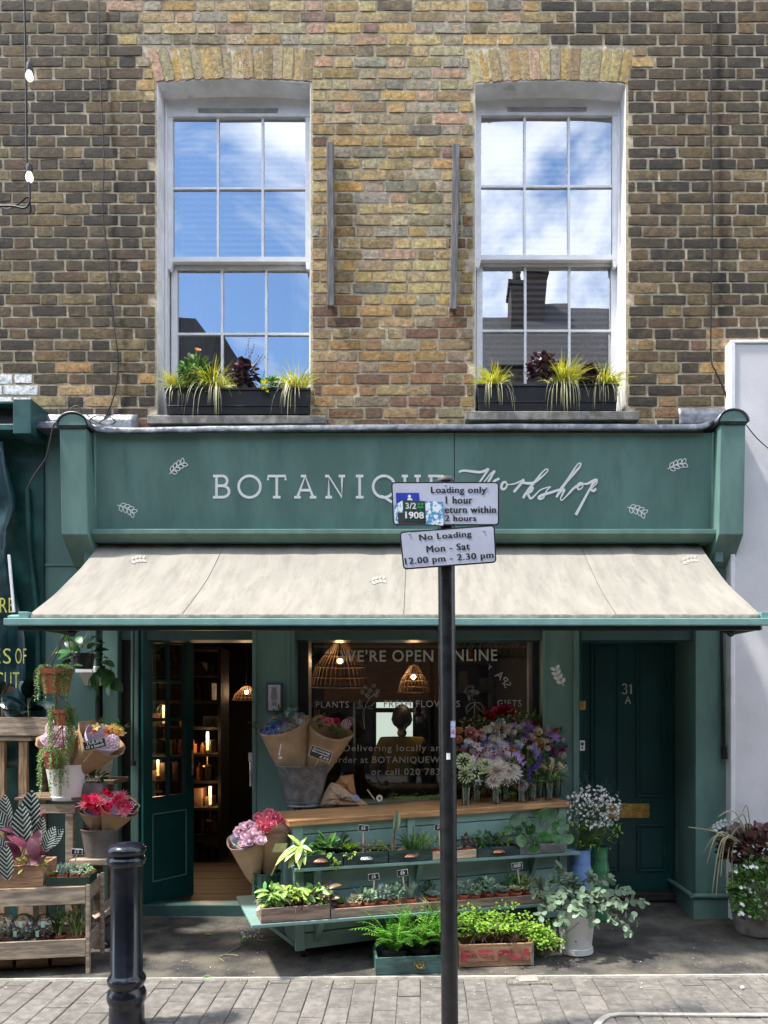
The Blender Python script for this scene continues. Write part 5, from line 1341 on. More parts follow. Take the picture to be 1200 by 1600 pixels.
def head(kind, col, loc, r, parent, tilt=(0, 0), name=None):
    key = (kind, col)
    if key not in _hc:
        c = PCOL[col]; m = M('petal_' + col, c, rough=.6, var=.18, scale=3, bump=.1, island=.22, transl=.35, orand=0)
        me = mesh_of(HG[kind], kind + '_head_mesh', m, smooth=False); _hc[key] = me
    nm = name or {'rose': 'rose', 'dahlia': 'dahlia', 'mum': 'chrysanthemum', 'gerbera': 'gerbera', 'floret': 'small_bloom', 'cluster': 'hydrangea', 'tiny': 'waxflower_cluster', 'spike': 'flower_spike', 'umbel': 'agapanthus', 'tulip': 'tulip', 'lisi': 'lisianthus', 'bud': 'budded_stem'}[kind]
    o = inst(_hc[key], nm, parent, loc, (R(50) + rv(-.35, .35) + tilt[0], rv(-.3, .3) + tilt[1], rv(-.4, .4)), (r, r, r)); return o
def wrap(parent, base, top, r0, r1, front=-.22, back=.08, name='wrap', mat_=None, seed=0, flat=.75, corners=(70, 115)):
    """a cone of wrapping paper, open at the top, its back edge standing higher in points"""
    base = Vector(base); top = Vector(top); ax = top - base; H = ax.length; z = ax.normalized(); x = Vector((1, 0, 0)); x = (x - z * x.dot(z)).normalized(); y = z.cross(x); n, k = 40, 9; vs = []
    q = random.Random(seed)
    ph = q.random() * 6
    for j in range(k + 1):
        t = j / k
        for i in range(n):
            a = 6.283 * i / n; s = math.sin(a)                 # y = back when s > 0
            lift = back * max(0, s) ** 1.3 + front * max(0, -s) ** 1.2
            for cc in corners: lift += .10 * max(0, 1 - abs(((math.degrees(a) - cc + 180) % 360) - 180) / 26)
            rr = r0 + (r1 - r0) * t ** .8
            rr *= 1 + .05 * t * math.sin(5 * a + ph) + .045 * ((3 * a / 6.283 + ph) % 1 - .5) + .05 * noise.noise(Vector((math.cos(a) * 2, math.sin(a) * 2, t * 3 + seed)))
            h = H * (t + lift * t ** 3)
            vs.append(base + z * h + x * rr * math.cos(a) + y * rr * flat * s)
    mb = MB(); mb.add(vs, [(j * n + i, j * n + (i + 1) % n, (j + 1) * n + (i + 1) % n, (j + 1) * n + i) for j in range(k) for i in range(n)])
    return mb.build(name, mat_ or m_kraft, parent, smooth=True, solid=.0015, sharp=14)
def chalktag(px, py, wpx, hpx, Y, lines, rot, label, stick_to, framed=True, pt=None, sc_=1):
    """small blackboard tag on a stick"""
    c = pt or W(px, py, Y); Y = c.y; s_ = (Y + 5.085) / F; w, h = wpx * s_ / 2, hpx * s_ / 2; ca, sa = math.cos(R(rot)), math.sin(R(rot))
    t = T('price_tag', label, 'price tag', (c.x, Y, c.z - h))
    f = lambda a, b, y=0: Vector((c.x + a * ca + b * sa, Y + y, c.z - a * sa + b * ca))
    def pl(mb, a0, a1, b0, b1, y0, y1): mb.add([f(a, b, y) for y in (y0, y1) for b in (b0, b1) for a in (a0, a1)], [(1, 3, 2, 0), (4, 6, 7, 5), (0, 4, 5, 1), (2, 3, 7, 6), (0, 2, 6, 4), (1, 5, 7, 3)])
    mb = MB(); pl(mb, -w, w, -h, h, 0, .003); mb.build('frame', m_tagwood if framed else m_chalk, t)
    b = min(w, h) * .12; mb = MB(); pl(mb, -w + b, w - b, -h + b, h - b, -.001, -.0003); mb.build('board', m_slate_tag, t)
    mb = MB(); nl = len(lines)
    for i, ln in enumerate(lines):
        b1 = h * .78 - i * (1.56 * h / nl); b0 = b1 - 1.56 * h / nl * .8; a1 = w * .8 * min(1, len(ln) / 9 + .25) 
        a0 = -a1
        if len(lines) > 1 and i == 2: a0 = 0; a1 = w * .85
        text_on(mb, ln, lambda a, b_: f(a0 + (a1 - a0) * a + (b_ - .5) * h * .08, b0 + (b1 - b0) * b_, -.0016), 1, .008)
    mb.build('chalk_lettering', m_chalk, t)
    mb = MB(); mb.bar(f(0, -h * .6, .004), Vector(stick_to), .006 * sc_, .003); mb.build('stick', m_tagwood, t)
    return t
def openbox(parent, cx, mw, u0, u1, v0, v1, w0, w1_, th, matf, mats=None, ends=None, boards=1, name='board'):
    """open wooden box in frame mw, each board its own piece"""
    h = (w1_ - w0) / boards
    for k in range(boards):
        a, b = w0 + h * k + (.001 if k else 0), w0 + h * (k + 1) - .001
        for (x0, x1, y0, y1, nm) in ((u0, u1, v0, v0 + th, 'front_board'), (u0, u1, v1 - th, v1, 'back_board'), (u0, u0 + th, v0 + th + .0005, v1 - th - .0005, 'end_board'), (u1 - th, u1, v0 + th + .0005, v1 - th - .0005, 'end_board')):
            mb = MB(); mb.xf = mw; mb.box(x0, x1, y0, y1, a, b); mb.xf = None; mb.build(nm, matf, parent, bevel=.002)
    mb = MB(); mb.xf = mw; mb.box(u0 + th, u1 - th, v0 + th, v1 - th, w0 + .001, w0 + .01); mb.xf = None; mb.build('base_board', matf, parent)
# ------------------------------------------------------------------ things on the counter top
def OnTop(px, py, w=TOPW): 
    p = CW_(px, py, w); return CMX @ p
# zinc bucket with two wrapped bouquets
bp0 = OnTop(474, 1259); s0 = scaleat(bp0); hb = 64 / s0; rt_, rb_ = 41 / s0, 27 / s0
bk = T('zinc_bucket', 'galvanised bucket holding two wrapped bouquets on the left end of the counter', 'bucket', bp0)
mb = MB(); mb.lathe(bp0, [(0, .002), (rb_ * .98, .002), (rb_, 0), (rb_ * 1.03, .006), (rb_ * 1.0, .012), (rt_ * .985, hb * .96), (rt_, hb * .97), (rt_ * 1.035, hb * .985), (rt_, hb), (rt_ * .96, hb * .985), (rb_ * .95, .02)], 36); mb.build('pail', m_zinc, bk, smooth=True)
mb = MB()
for t in (.80,): r_ = rb_ + (rt_ - rb_) * t + .001; mb.tube([bp0 + Vector((r_ * math.cos(6.283 * j / 36), r_ * math.sin(6.283 * j / 36), hb * t)) for j in range(37)], .0016, 4, cap=False)
r_ = rb_ * 1.07; mb.tube([bp0 + Vector((r_ * math.cos(6.283 * j / 36), r_ * math.sin(6.283 * j / 36), hb * .12)) for j in range(37)], .002, 4, cap=False)
mb.build('bead', m_zinc, bk, smooth=True)
mb = MB(); pts = [bp0 + Vector((-rt_ * 1.02 * math.cos(a), -rt_ * .9 * math.sin(a) * .35 - .01, hb * .95 - .0 * math.sin(a))) for a in [math.pi * i / 10 for i in range(11)]]; pts = [bp0 + Vector((-rt_ * 1.0, 0, hb * .93)), bp0 + Vector((-rt_ * 1.08, -.01, hb * .98)), bp0 + Vector((-rt_ * 1.02, -.02, hb * 1.03))]; mb.tube(pts, .003, 5); mb.build('handle', m_zinc, bk); MB().tube([p + Vector((rt_ * 2.08, 0, 0)) for p in pts[::-1]], .003, 5).build('handle', m_zinc, bk)
def bq(name, label, base, top, r0, r1, seed, fl, greens=None, group=None, tissue=False, **k):
    t = T(name, label, 'bouquet', base, 0, group)
    wrap(t, base, top, r0, r1, seed=seed, **k)
    if tissue: wrap(t, Vector(base) + Vector((0, .0, .01)), Vector(top) + (Vector(top) - Vector(base)) * .05, r0 * .9, r1 * .72, seed=seed + 9, name='tissue', mat_=m_tissue, front=-.26, back=.0)
    for kind, col, p, r in fl: head(kind, col, Vector(p) + Vector((0, -.012, .006)), r * 1.32, t)
    if greens:
        mb = MB()
        for kd, p, rr, n, l, w_ in greens: f_bush(p, rr, rr * .6, rr * .7, n, l, w_, kd if kd in ('oval', 'round', 'lance') else 'oval', mb=mb)
        mb.build('foliage', lm('leaf'), t)
    return t
Yb_ = bp0.y
P = lambda x, y, Y=None: W(x, y, (Yb_ if Y is None else Y))
ba = P(460, 1212); ba.z = bp0.z + hb - .05
bq1 = bq('bouquet', 'kraft wrapped bouquet of blue, teal and white flowers, left one in the zinc bucket', ba, P(442, 1128), .075, 42 / s0, 3,
   [('cluster', 'blue', P(423, 1148, Yb_ - .03), .042), ('cluster', 'blue', P(433, 1138, Yb_), .035), ('tiny', 'gyp', P(437, 1147, Yb_ - .03), .032), ('tiny', 'gyp', P(452, 1140, Yb_ - .02), .03), ('lisi', 'white', P(470, 1133, Yb_ - .03), .028), ('lisi', 'white', P(463, 1126, Yb_), .024), ('tiny', 'lilac', P(447, 1133, Yb_), .03)])
mb = MB()
for px, py, r in ((432, 1133, .035), (446, 1122, .045), (458, 1118, .04), (440, 1127, .03), (422, 1140, .02)): f_bush(P(px, py, Yb_ - .01), r, r * .6, r * .6, 12, .042, .032, 'round', mb=mb)
mb.build('eucalyptus_leaves', M('dusty_teal_leaf', (.16, .30, .30), rough=.55, island=.3, bump=.1), bq1)
mb = MB(); f_bush(P(445, 1112, Yb_ + .03), .08, .04, .035, 40, .03, .012, 'lance', mb=mb); f_bush(P(396, 1135, Yb_), .02, .02, .03, 10, .03, .02, 'round', mb=mb); mb.build('dark_foliage', lm('dark'), bq1)
mb = MB(); mb.bar(P(439, 1163, Yb_ - .17), P(436, 1180, Yb_ - .165), .006, .002); mb.disc(P(438, 1184, Yb_ - .168), .012, 14, m=Matrix.Rotation(R(90), 4, 'X'), sy=.7); mb.build('ribbon_sticker', m_chalk, bq1)
bb = P(492, 1212); bb.z = bp0.z + hb - .05; bb.y += .02
bq2 = bq('bouquet', 'kraft wrapped bouquet of pink roses, right one in the zinc bucket', bb, P(518, 1135, Yb_ + .02), .065, 36 / s0, 8,
   [('rose', 'pink', P(514, 1133, Yb_ - .03), .034), ('rose', 'hot', P(526, 1130, Yb_), .022), ('tiny', 'palepink', P(541, 1133, Yb_ - .02), .024), ('tiny', 'mauve', P(547, 1128, Yb_), .022), ('floret', 'hot', P(507, 1124, Yb_ + .02), .02)], greens=[('oval', P(528, 1140, Yb_), .04, 18, .035, .02), ('oval', P(505, 1127, Yb_ + .03), .04, 18, .035, .02)], corners=(60, 130))
chalktag(501, 1178, 35, 18, Yb_ - .15, ['Seasonal', 'Bouquet', '£35'], 20, 'black chalk tag for seasonal bouquets stuck in the zinc bucket', P(490, 1203, Yb_ - .09), sc_=1.6)
# crumpled paper bag
pp = OnTop(532, 1258, TOPW); sB = scaleat(pp)
pb_ = T('paper_bag', 'crumpled brown paper bag with open end lying on the counter', 'paper bag', pp)
def crumple(parent, outline, Y, th, name, mat_, seed, off=.0):
    q = random.Random(seed); n = len(outline); c = Vector((sum(p[0] for p in outline) / n, sum(p[1] for p in outline) / n, 0)); vs = []; fs = []
    rings = [(1, 0), (.86, .35), (.62, .75), (.3, 1), (0, 1.05)]
    o2 = []
    for i in range(n):
        a, b = outline[i], outline[(i + 1) % n]; o2 += [a, ((a[0] + b[0]) / 2 + q.uniform(-.8, .8), (a[1] + b[1]) / 2 + q.uniform(-.8, .8))]
    m = len(o2)
    for k, d in rings:
        for x, y in o2: vs.append(W(c.x + (x - c.x) * k, c.y + (y - c.y) * k, Y - th * d * (1 + q.uniform(-.28, .28))))
    fs = [(k * m + i, k * m + (i + 1) % m, (k + 1) * m + (i + 1) % m, (k + 1) * m + i) for k in range(len(rings) - 1) for i in range(m)]
    b = len(vs)
    for x, y in o2: vs.append(W(x, y, Y + th * .8))
    fs += [(i, b + i, b + (i + 1) % m, (i + 1) % m) for i in range(m)] + [tuple(b + i for i in range(m))]
    mb = MB(); mb.add(vs, fs); return mb.build(name, mat_, parent, smooth=False)
Yp = pp.y - .02
crumple(pb_, [(499, 1260), (503, 1248), (510, 1233), (518, 1222), (530, 1226), (548, 1240), (562, 1247), (575, 1258), (572, 1262), (540, 1263), (515, 1263)], Yp, .05, 'bag', M('pale_kraft', (.46, .33, .23), rough=.8, var=.12, bump=.4, bscale=18), 4)
crumple(pb_, [(521, 1225), (532, 1213), (552, 1210), (557, 1243), (553, 1247), (535, 1236)], Yp + .05, .03, 'bag_mouth', M('inner_kraft', (.42, .21, .09), rough=.75, bump=.4, bscale=18), 6)
def roll(px, py, label, r, Y, nm, mat_, core):
    c = W(px, py, Y); c.z = max(c.z, pp.z + r); t = T(nm, label, 'tape roll', c); mb = MB(); mx_ = Matrix.Rotation(R(90), 4, 'X') 
    mb.lathe(c, [(core, -.012), (r, -.012), (r, .012), (core, .012), (core, -.012)], 20, m=mx_); mb.build('tape', mat_, t, smooth=True)
    mb = MB(); mb.lathe(c, [(core * .8, -.013), (core, -.013), (core, .013), (core * .8, .013), (core * .8, -.013)], 16, m=mx_); mb.build('core', m_tagwood, t, smooth=True)
roll(556, 1247, 'blue and white tape roll standing against the paper bag', .0195, Yp - .05, 'tape_roll', M('blue_tape', (.22, .30, .55), rough=.4), .008)
roll(593, 1247, 'white tape roll with a pale stick leaning on it on the counter', .0205, Yp + .02, 'tape_roll', m_wbucket, .009)
st_ = T('wooden_stick', 'pale thin stick leaning by the white tape roll', 'stick', W(588, 1246, Yp + .05)); mb = MB(); mb.bar(W(574, 1234, Yp + .06), W(586, 1250, Yp + .04), .008, .005); mb.build('stick', m_tagwood, st_)
ct = T('cut_stems', 'pile of cut green stems and leaves lying along the counter', 'cut stems', OnTop(650, 1246))
mb = MB()
for i in range(14):
    x0 = 604 + i * 6 + rv(-3, 3); p = OnTop(x0, 1250 - (x0 - 600) * .03 + rv(-3, 3)); p.z += .006 + .003 * (i % 3); q = p + Vector((rv(.07, .16), rv(-.02, .05), rv(-.0, .004))); mb.tube([p, (p + q) / 2 + Vector((0, 0, rv(.002, .008))), q], .003, 5)
mb.build('stem', M('cut_stem', (.30, .42, .16), rough=.5, bump=.1), ct, smooth=True)
mb = MB()
for i in range(30): p = OnTop(rv(605, 700), rv(1243, 1250)); p.z += .01; mb.leaf(p, (rv(-1, 1), rv(-.6, .6), rv(-.1, .5)), rv(.03, .055), .016, n=3, droop=.5)
mb.build('leaf', lm('leaf'), ct)
# vases of flowers at the right end of the counter
m_vase = glassmat('clear_vase', .02, (.90, .96, .93)); m_water = M('vase_water', (.10, .16, .12), rough=.1, bump=0)
def CP(px, py, v): return CMX @ CV(px, py, v)
VAS = [
 ('green agapanthus and white lilies', 728, .14, [('umbel', 'whitegreen', 725, 1190, .046), ('umbel', 'whitegreen', 742, 1203, .052), ('umbel', 'whitegreen', 728, 1212, .042), ('floret', 'white', 748, 1222, .02), ('umbel', 'whitegreen', 757, 1196, .040)]),
 ('large blush dahlias', 774, .12, [('dahlia', 'blush', 778, 1205, .062), ('dahlia', 'blush', 798, 1207, .052), ('dahlia', 'blush', 771, 1222, .04), ('mum', 'blush', 790, 1222, .035)]),
 ('pink sweet peas and phlox', 790, .25, [('cluster', 'palepink', 768, 1172, .044), ('cluster', 'palepink', 785, 1170, .045), ('cluster', 'palepink', 775, 1187, .048), ('cluster', 'palepink', 793, 1184, .042), ('cluster', 'mauve', 762, 1186, .035), ('cluster', 'palepink', 748, 1184, .035), ('rose', 'peach', 802, 1175, .034), ('tiny', 'gyp', 810, 1193, .03)]),
 ('a small pink gerbera', 814, .10, [('gerbera', 'palepink', 815, 1228, .036), ('tiny', 'gyp', 806, 1212, .025), ('floret', 'lilac', 807, 1180, .022), ('floret', 'lilac', 815, 1190, .022)]),
 ('violet delphiniums', 832, .13, [('spike', 'violet', 826, 1212, .055), ('spike', 'violet', 836, 1198, .055), ('spike', 'violet', 843, 1186, .045), ('spike', 'violet', 829, 1224, .045), ('spike', 'lilac', 840, 1178, .04)]),
 ('cream tuberoses', 858, .12, [('bud', 'cream', 852, 1200, .046), ('bud', 'cream', 862, 1195, .05), ('bud', 'cream', 872, 1202, .044), ('bud', 'cream', 866, 1212, .040), ('bud', 'cream', 858, 1215, .035), ('bud', 'cream', 876, 1195, .035)]),
 ('coral roses and blue cornflowers', 745, .28, [('rose', 'coral', 735, 1148, .034), ('rose', 'coral', 748, 1152, .032), ('rose', 'coral', 740, 1160, .026), ('rose', 'pink', 721, 1174, .028), ('rose', 'peach', 716, 1158, .026), ('rose', 'peach', 717, 1145, .026), ('mum', 'pink', 740, 1172, .026), ('floret', 'blue', 756, 1162, .024), ('floret', 'blue', 766, 1158, .026), ('floret', 'blue', 750, 1166, .02), ('floret', 'paleblue', 763, 1166, .024), ('floret', 'paleblue', 778, 1160, .026), ('floret', 'paleblue', 787, 1164, .024), ('floret', 'cream', 756, 1142, .02), ('floret', 'cream', 733, 1139, .02), ('floret', 'peach', 730, 1162, .018)]),
 ('white lisianthus and eucalyptus', 785, .33, [('lisi', 'white', 770, 1138, .026), ('lisi', 'white', 782, 1132, .028), ('lisi', 'white', 792, 1140, .026), ('lisi', 'white', 800, 1150, .024), ('lisi', 'white', 775, 1149, .026), ('lisi', 'white', 787, 1150, .022), ('lisi', 'white', 811, 1142, .026), ('floret', 'paleblue', 805, 1160, .028), ('floret', 'paleblue', 812, 1154, .026), ('floret', 'lilac', 797, 1158, .022)]),
 ('peach and yellow roses', 842, .27, [('rose', 'peach', 832, 1166, .028), ('rose', 'yellow', 847, 1163, .030), ('rose', 'cream', 840, 1146, .026), ('rose', 'yellow', 834, 1156, .022), ('lisi', 'lilac', 825, 1140, .026), ('lisi', 'lilac', 833, 1143, .026), ('lisi', 'palepink', 829, 1153, .024), ('lisi', 'lilac', 821, 1150, .022)]),
 ('lilac freesias and magenta tulips', 870, .24, [('floret', 'lilac', 860, 1149, .030), ('floret', 'lilac', 868, 1153, .028), ('floret', 'violet', 864, 1158, .026), ('floret', 'lilac', 876, 1156, .028), ('tulip', 'magenta', 859, 1172, .026), ('tulip', 'magenta', 878, 1176, .026), ('tulip', 'magenta', 884, 1170, .024), ('tulip', 'magenta', 868, 1180, .022), ('mum', 'rust', 868, 1143, .026)]),
 ('deep red peonies at the back', 790, .37, [('rose', 'red', 782, 1117, .038), ('rose', 'red', 794, 1116, .036), ('rose', 'red', 788, 1110, .032), ('rose', 'red', 763, 1120, .030), ('rose', 'hot', 775, 1112, .026)]),
 ('rusty flowers and green seed heads', 848, .35, [('mum', 'rust', 835, 1131, .028), ('mum', 'mauve', 822, 1130, .028), ('mum', 'rust', 846, 1134, .026), ('mum', 'mauve', 850, 1143, .024), ('mum', 'rust', 856, 1138, .022), ('bud', 'green', 832, 1118, .03), ('bud', 'green', 842, 1120, .028), ('bud', 'green', 853, 1124, .028), ('bud', 'green', 822, 1120, .03)]),
]
for i, (desc, px, v, fl) in enumerate(VAS):
    u = uof(px, v, 1240); base = cw(u, v, TOPW)
    t = T('vase_of_flowers', 'clear glass vase of ' + desc, 'vase', base, 0, 'vases of cut flowers on the counter')
    H = .11 if v < .2 else .14; r = .033
    mb = MB(); mb.lathe(base, [(0, .001), (r * .8, .001), (r * .85, H * .4), (r, H), (r * .93, H), (r * .78, .012), (0, .012)], 18); mb.build('vase', m_vase, t, smooth=True)
    mb = MB(); mb.lathe(base, [(0, .013), (r * .74, .013), (r * .78, H * .55), (0, H * .55)], 14); mb.build('water', glassmat('vase_water_mix', .02, (.80, .92, .84)), t, smooth=True)
    sm = MB(); fo_ = MB()
    for kind, col, hx_, hy, rr in fl:
        p = CP(hx_, hy, v + rv(-.025, .02)); head(kind, col, p, rr * (1.5 if kind in ('rose', 'lisi', 'floret', 'mum', 'tulip', 'dahlia') else 1.3), t)
        b = base + Vector((rv(-.02, .02), rv(-.02, .02), .02)); rim_ = base + Vector((rv(-.02, .02), rv(-.02, .02), H)); sm.tube(smoothpts([b, rim_, p + Vector((0, 0, -rr * .2))], 4), .0022, 4, cap=False)
        f_bush(p + Vector((0, .03, -.04)), .05, .03, .06, 16, .04, .017, 'lance', mb=fo_)
    f_bush(base + Vector((0, .0, H + .015)), .045, .035, .035, 20, .045, .014, 'lance', mb=fo_, droop=.6)
    sm.build('stem', lm('stem'), t, smooth=True); fo_.build('foliage', lm('leaf' if i % 3 else 'dark'), t)
# filler: green bells, buds
gt_ = T('greenery_bunch', 'bunch of pale green bells and seed heads standing behind the flower vases', 'greenery', cw(1.35, .36, TOPW))
mb = MB()
for px in range(722, 818, 6):
    py = 1132 + rv(-10, 8) - (6 if px > 760 else 0); p = CP(px, py, .34 + rv(-.03, .03)); mb.tube([CP(px * .5 + 770 * .5, 1240, .36), p], .002, 4, cap=False)
    for k in range(7): mb.leaf(p + Vector((rv(-.02, .02), rv(-.015, .015), rv(-.03, .03))), (rv(-1, 1), rv(-1, .2), rv(.0, 1)), .024, .018, fold=.5, n=3, shape='round')
for px in (822, 834, 848, 862, 870):
    p = CP(px, 1126 + rv(-4, 6), .36); mb.tube([CP(845, 1240, .37), p], .002, 4, cap=False)
    for k in range(14): mb.leaf(p + Vector((rv(-.02, .02), 0, rv(-.05, .03))), (rv(-1, 1), rv(-1, .2), rv(.3, 1)), .022, .010, n=2)
mb.build('foliage', M('bells_green', (.24, .34, .12), rough=.55, island=.35, transl=.2), gt_)
ff = T('mixed_bunch', 'dense mixed small pink, white and lilac blooms filling between the counter vases', 'flowers', cw(1.3, .22, TOPW)); sm = MB()
for i in range(84):
    px = 722 + 160 * rv(0, 1); py = rv(1128, 1200) + abs(px - 800) * .08; v = .30 - (py - 1128) / 72 * .14
    p = CP(px, py, v); head(('tiny', 'lisi', 'floret', 'cluster')[i % 4], ('palepink', 'white', 'lilac', 'gyp', 'cream', 'paleblue', 'palepink', 'blush')[i % 8 if px > 760 or i % 3 else 3], p, rv(.018, .027), ff)
    if i % 3 == 0: sm.tube([p, cw(uof(px, v, 1240) * .8 + .26, v, TOPW + .01)], .0018, 3, cap=False)
sm.build('stem', lm('stem'), ff)
# ------------------------------------------------------------------ upper shelf: drawers and trays
def S1(px, v, py=1340): u = uof(px, v, py); return cw(u, v, w1(u) + .001)
def S2(px, v, py=1420): u = uof(px, v, py); return cw(u, v, w2(u) + .001)
def framed(u, v, w): return CMX @ Matrix.Translation((u, v, w)) @ Matrix.Rotation(.025, 4, 'Y')
def drawer(px0, px1, label, handle, hgt=.068, matf=None, dep=.11, name='drawer'):
    u0, u1 = uof(px0, -.082), uof(px1, -.082); um = (u0 + u1) / 2; mw = framed(um, -.082, w1(um) + .002); hw = (u1 - u0) / 2
    t = T(name, label, name.replace('_', ' '), mw @ Vector((0, 0, 0)), CTH)
    openbox(t, 0, mw, -hw + .001, hw - .001, 0, dep, .001, hgt, .008, matf or m_drawer)
    mb = MB(); mb.xf = mw; mb.box(-hw + .01, hw - .01, .01, dep - .01, .011, hgt * .8); mb.xf = None; mb.build('soil', m_soil, t)
    if handle:
        mb = MB(); n = 10; a, b = .041, .022
        vs = []
        for j in range(5):
            e = math.pi / 2 * j / 4
            for i in range(n + 1):
                x = math.pi * i / n; vs.append(mw @ Vector((a * math.cos(x) * math.cos(e * .55), -.002 - .016 * math.sin(e), hgt * .38 + b * math.sin(x) * (1 - .25 * j / 4))))
        mb.add(vs, [(j * (n + 1) + i, j * (n + 1) + i + 1, (j + 1) * (n + 1) + i + 1, (j + 1) * (n + 1) + i) for j in range(4) for i in range(n)])
        mb.add([mw @ Vector((a * math.cos(math.pi * i / n) * .85, -.017, hgt * .38 + b * .75 * math.sin(math.pi * i / n))) for i in range(n + 1)], [tuple(range(n + 1))])
        mb.build('cup_handle', handle, t, smooth=True, solid=.002)
    return t, mw, hw
drawer(464, 536, 'dark green drawer with worn copper cup handle at the upper shelf left end', m_copper)
drawer(537, 606.5, 'dark green drawer with a shiny silver cup handle, second on the upper shelf', m_chrome)
drawer(607.5, 675, 'scratched dark green drawer with a dull copper handle left of the sign pole', m_copper)
drawer(676, 745, 'small pale bare wood tray of potted seedlings behind the sign pole', None, .05, M('pale_pine', (.62, .44, .30), rough=.7, stretch=(1, 6, 6)), name='wooden_tray')
drawer(746, 811, 'dark drawer with an oval copper handle right of the pale wood tray', m_copper, .058)
drawer(812, 884, 'zinc trough holding the round leaved plant at the right end of the upper shelf', None, .062, m_zinc, name='zinc_trough')
def plant(name, label, cat, base, parts, group=None):
    t = T(name, label, cat, base, 0, group)
    for nm, mb, mt in parts: mb.build(nm, mt, t, smooth=False)
    return t
def leaves(t, me, specs, nm='leaf'):
    for loc, rot, s in specs: inst(me, nm, t, loc, rot, (s, s, s))
_lm = {}
def leafmesh(key, mat_, **kw):
    if key not in _lm: mb = MB(); mb.leaf((0, 0, 0), (0, 1, 0), 1, kw.pop('w', .5), **kw); _lm[key] = mesh_of(mb, key + '_mesh', mat_, smooth=True)
    return _lm[key]
def aim(t, me, base, tip, roll=0, nm='leaf', wid=1.0):
    """a leaf mesh (unit long along +y) from base towards tip, face turned up/towards the street"""
    base = Vector(base); d = Vector(tip) - base; L_ = d.length; d.normalize(); up = Vector((0, -.55, .85)); x = d.cross(up)
    if x.length < .05: x = Vector((1, 0, 0))
    x.normalize(); z = x.cross(d); m = Matrix((x, d, z)).transposed().to_4x4() @ Matrix.Rotation(roll, 4, 'Y')
    o = bpy.data.objects.new(nm, me); COL.objects.link(o); mm = Matrix.Translation(base) @ m @ Matrix.Diagonal((L_ * wid, L_, L_, 1)); o.parent = t; o.matrix_basis = wm(t).inverted() @ mm; return o
def stripemat(name, edge, mid, ribs=None, under=None):
    """leaf striped along its midrib, in the leaf's own coordinates"""
    m, nt, b = newmat(name); N = nt.nodes; L = nt.links; tc = N.new('ShaderNodeTexCoord'); sp = N.new('ShaderNodeSeparateXYZ'); L.new(tc.outputs['Object'], sp.inputs[0])
    ab = N.new('ShaderNodeMath'); ab.operation = 'ABSOLUTE'; L.new(sp.outputs[0], ab.inputs[0])
    if ribs:
        # feathered ribs: sin(freq*(y - |x|))
        s1 = N.new('ShaderNodeMath'); s1.operation = 'SUBTRACT'; L.new(sp.outputs[1], s1.inputs[0]); L.new(ab.outputs[0], s1.inputs[1])
        s2 = N.new('ShaderNodeMath'); s2.operation = 'MULTIPLY'; s2.inputs[1].default_value = ribs; L.new(s1.outputs[0], s2.inputs[0])
        s3 = N.new('ShaderNodeMath'); s3.operation = 'SINE'; L.new(s2.outputs[0], s3.inputs[0]); mr = N.new('ShaderNodeMapRange'); mr.inputs[1].default_value = -.75; mr.inputs[2].default_value = -.35; L.new(s3.outputs[0], mr.inputs[0]); fac = mr.outputs[0]
    else:
        n = N.new('ShaderNodeTexNoise'); n.inputs['Scale'].default_value = 9; L.new(tc.outputs['Object'], n.inputs[0]); ad = N.new('ShaderNodeMath'); ad.operation = 'MULTIPLY_ADD'; ad.inputs[1].default_value = .12; L.new(n.outputs[0], ad.inputs[0]); L.new(ab.outputs[0], ad.inputs[2])
        mr = N.new('ShaderNodeMapRange'); mr.inputs[1].default_value = .12; mr.inputs[2].default_value = .2; L.new(ad.outputs[0], mr.inputs[0]); fac = mr.outputs[0]
    mx_ = N.new('ShaderNodeMix'); mx_.data_type = 'RGBA'; L.new(fac, mx_.inputs[0]); mx_.inputs[6].default_value = (*mid, 1); mx_.inputs[7].default_value = (*edge, 1); out = mx_.outputs[2]
    if under:
        ge = N.new('ShaderNodeNewGeometry'); m2 = N.new('ShaderNodeMix'); m2.data_type = 'RGBA'; L.new(ge.outputs['Backfacing'], m2.inputs[0]); L.new(out, m2.inputs[6]); m2.inputs[7].default_value = (*under, 1); out = m2.outputs[2]
    L.new(out, b.inputs['Base Color']); b.inputs['Roughness'].default_value = .35; return m
m_varieg = stripemat('variegated_leaf', (.08, .22, .03), (.42, .52, .12))
VL = leafmesh('variegated', m_varieg, w=.34, n=6, droop=.5, fold=.25, shape='lance')
# 1 plants in the first drawer
b = S1(478, -.03); t = T('variegated_plant', 'lime striped spiky leaved plant spilling over the left end of the upper shelf', 'plant', b)
c = P(470, 1322, b.y)
for (tx, ty, yy) in ((452, 1300, 0), (424, 1341, -.08), (440, 1328, -.03), (448, 1352, -.09), (477, 1345, -.1), (462, 1340, -.12), (486, 1326, -.05), (478, 1303, .03), (456, 1318, .03), (443, 1338, -.1), (465, 1352, -.12)): aim(t, VL, c, P(tx, ty, b.y + yy), rv(-.3, .3))
mb = MB(); mb.tube([P(474, 1338, b.y), c], .006, 6); mb.build('stem', lm('stem'), t)
def fernlet(px, py, v, label, key='fern', r=.05, n=9, L_=.06):
    b = S1(px, v); t = T('feathery_plant', label, 'plant', b); mb = MB()
    for i in range(n): a = 6.283 * i / n; f_frond(mb, b + Vector((0, 0, .045)), (math.cos(a) * .7, math.sin(a) * .7 - .1, 1), L_ * rv(.8, 1.15), .02, 1.2, 10)
    mb.build('foliage', lm(key), t); mb = MB(); mb.lathe(b + Vector((0, 0, .012)), [(.018, 0), (.026, .04)], 10); mb.build('pot', m_blackp, t)
fernlet(482, 1325, -.02, 'feathery bright green fern in the leftmost upper drawer', L_=.10, n=12)
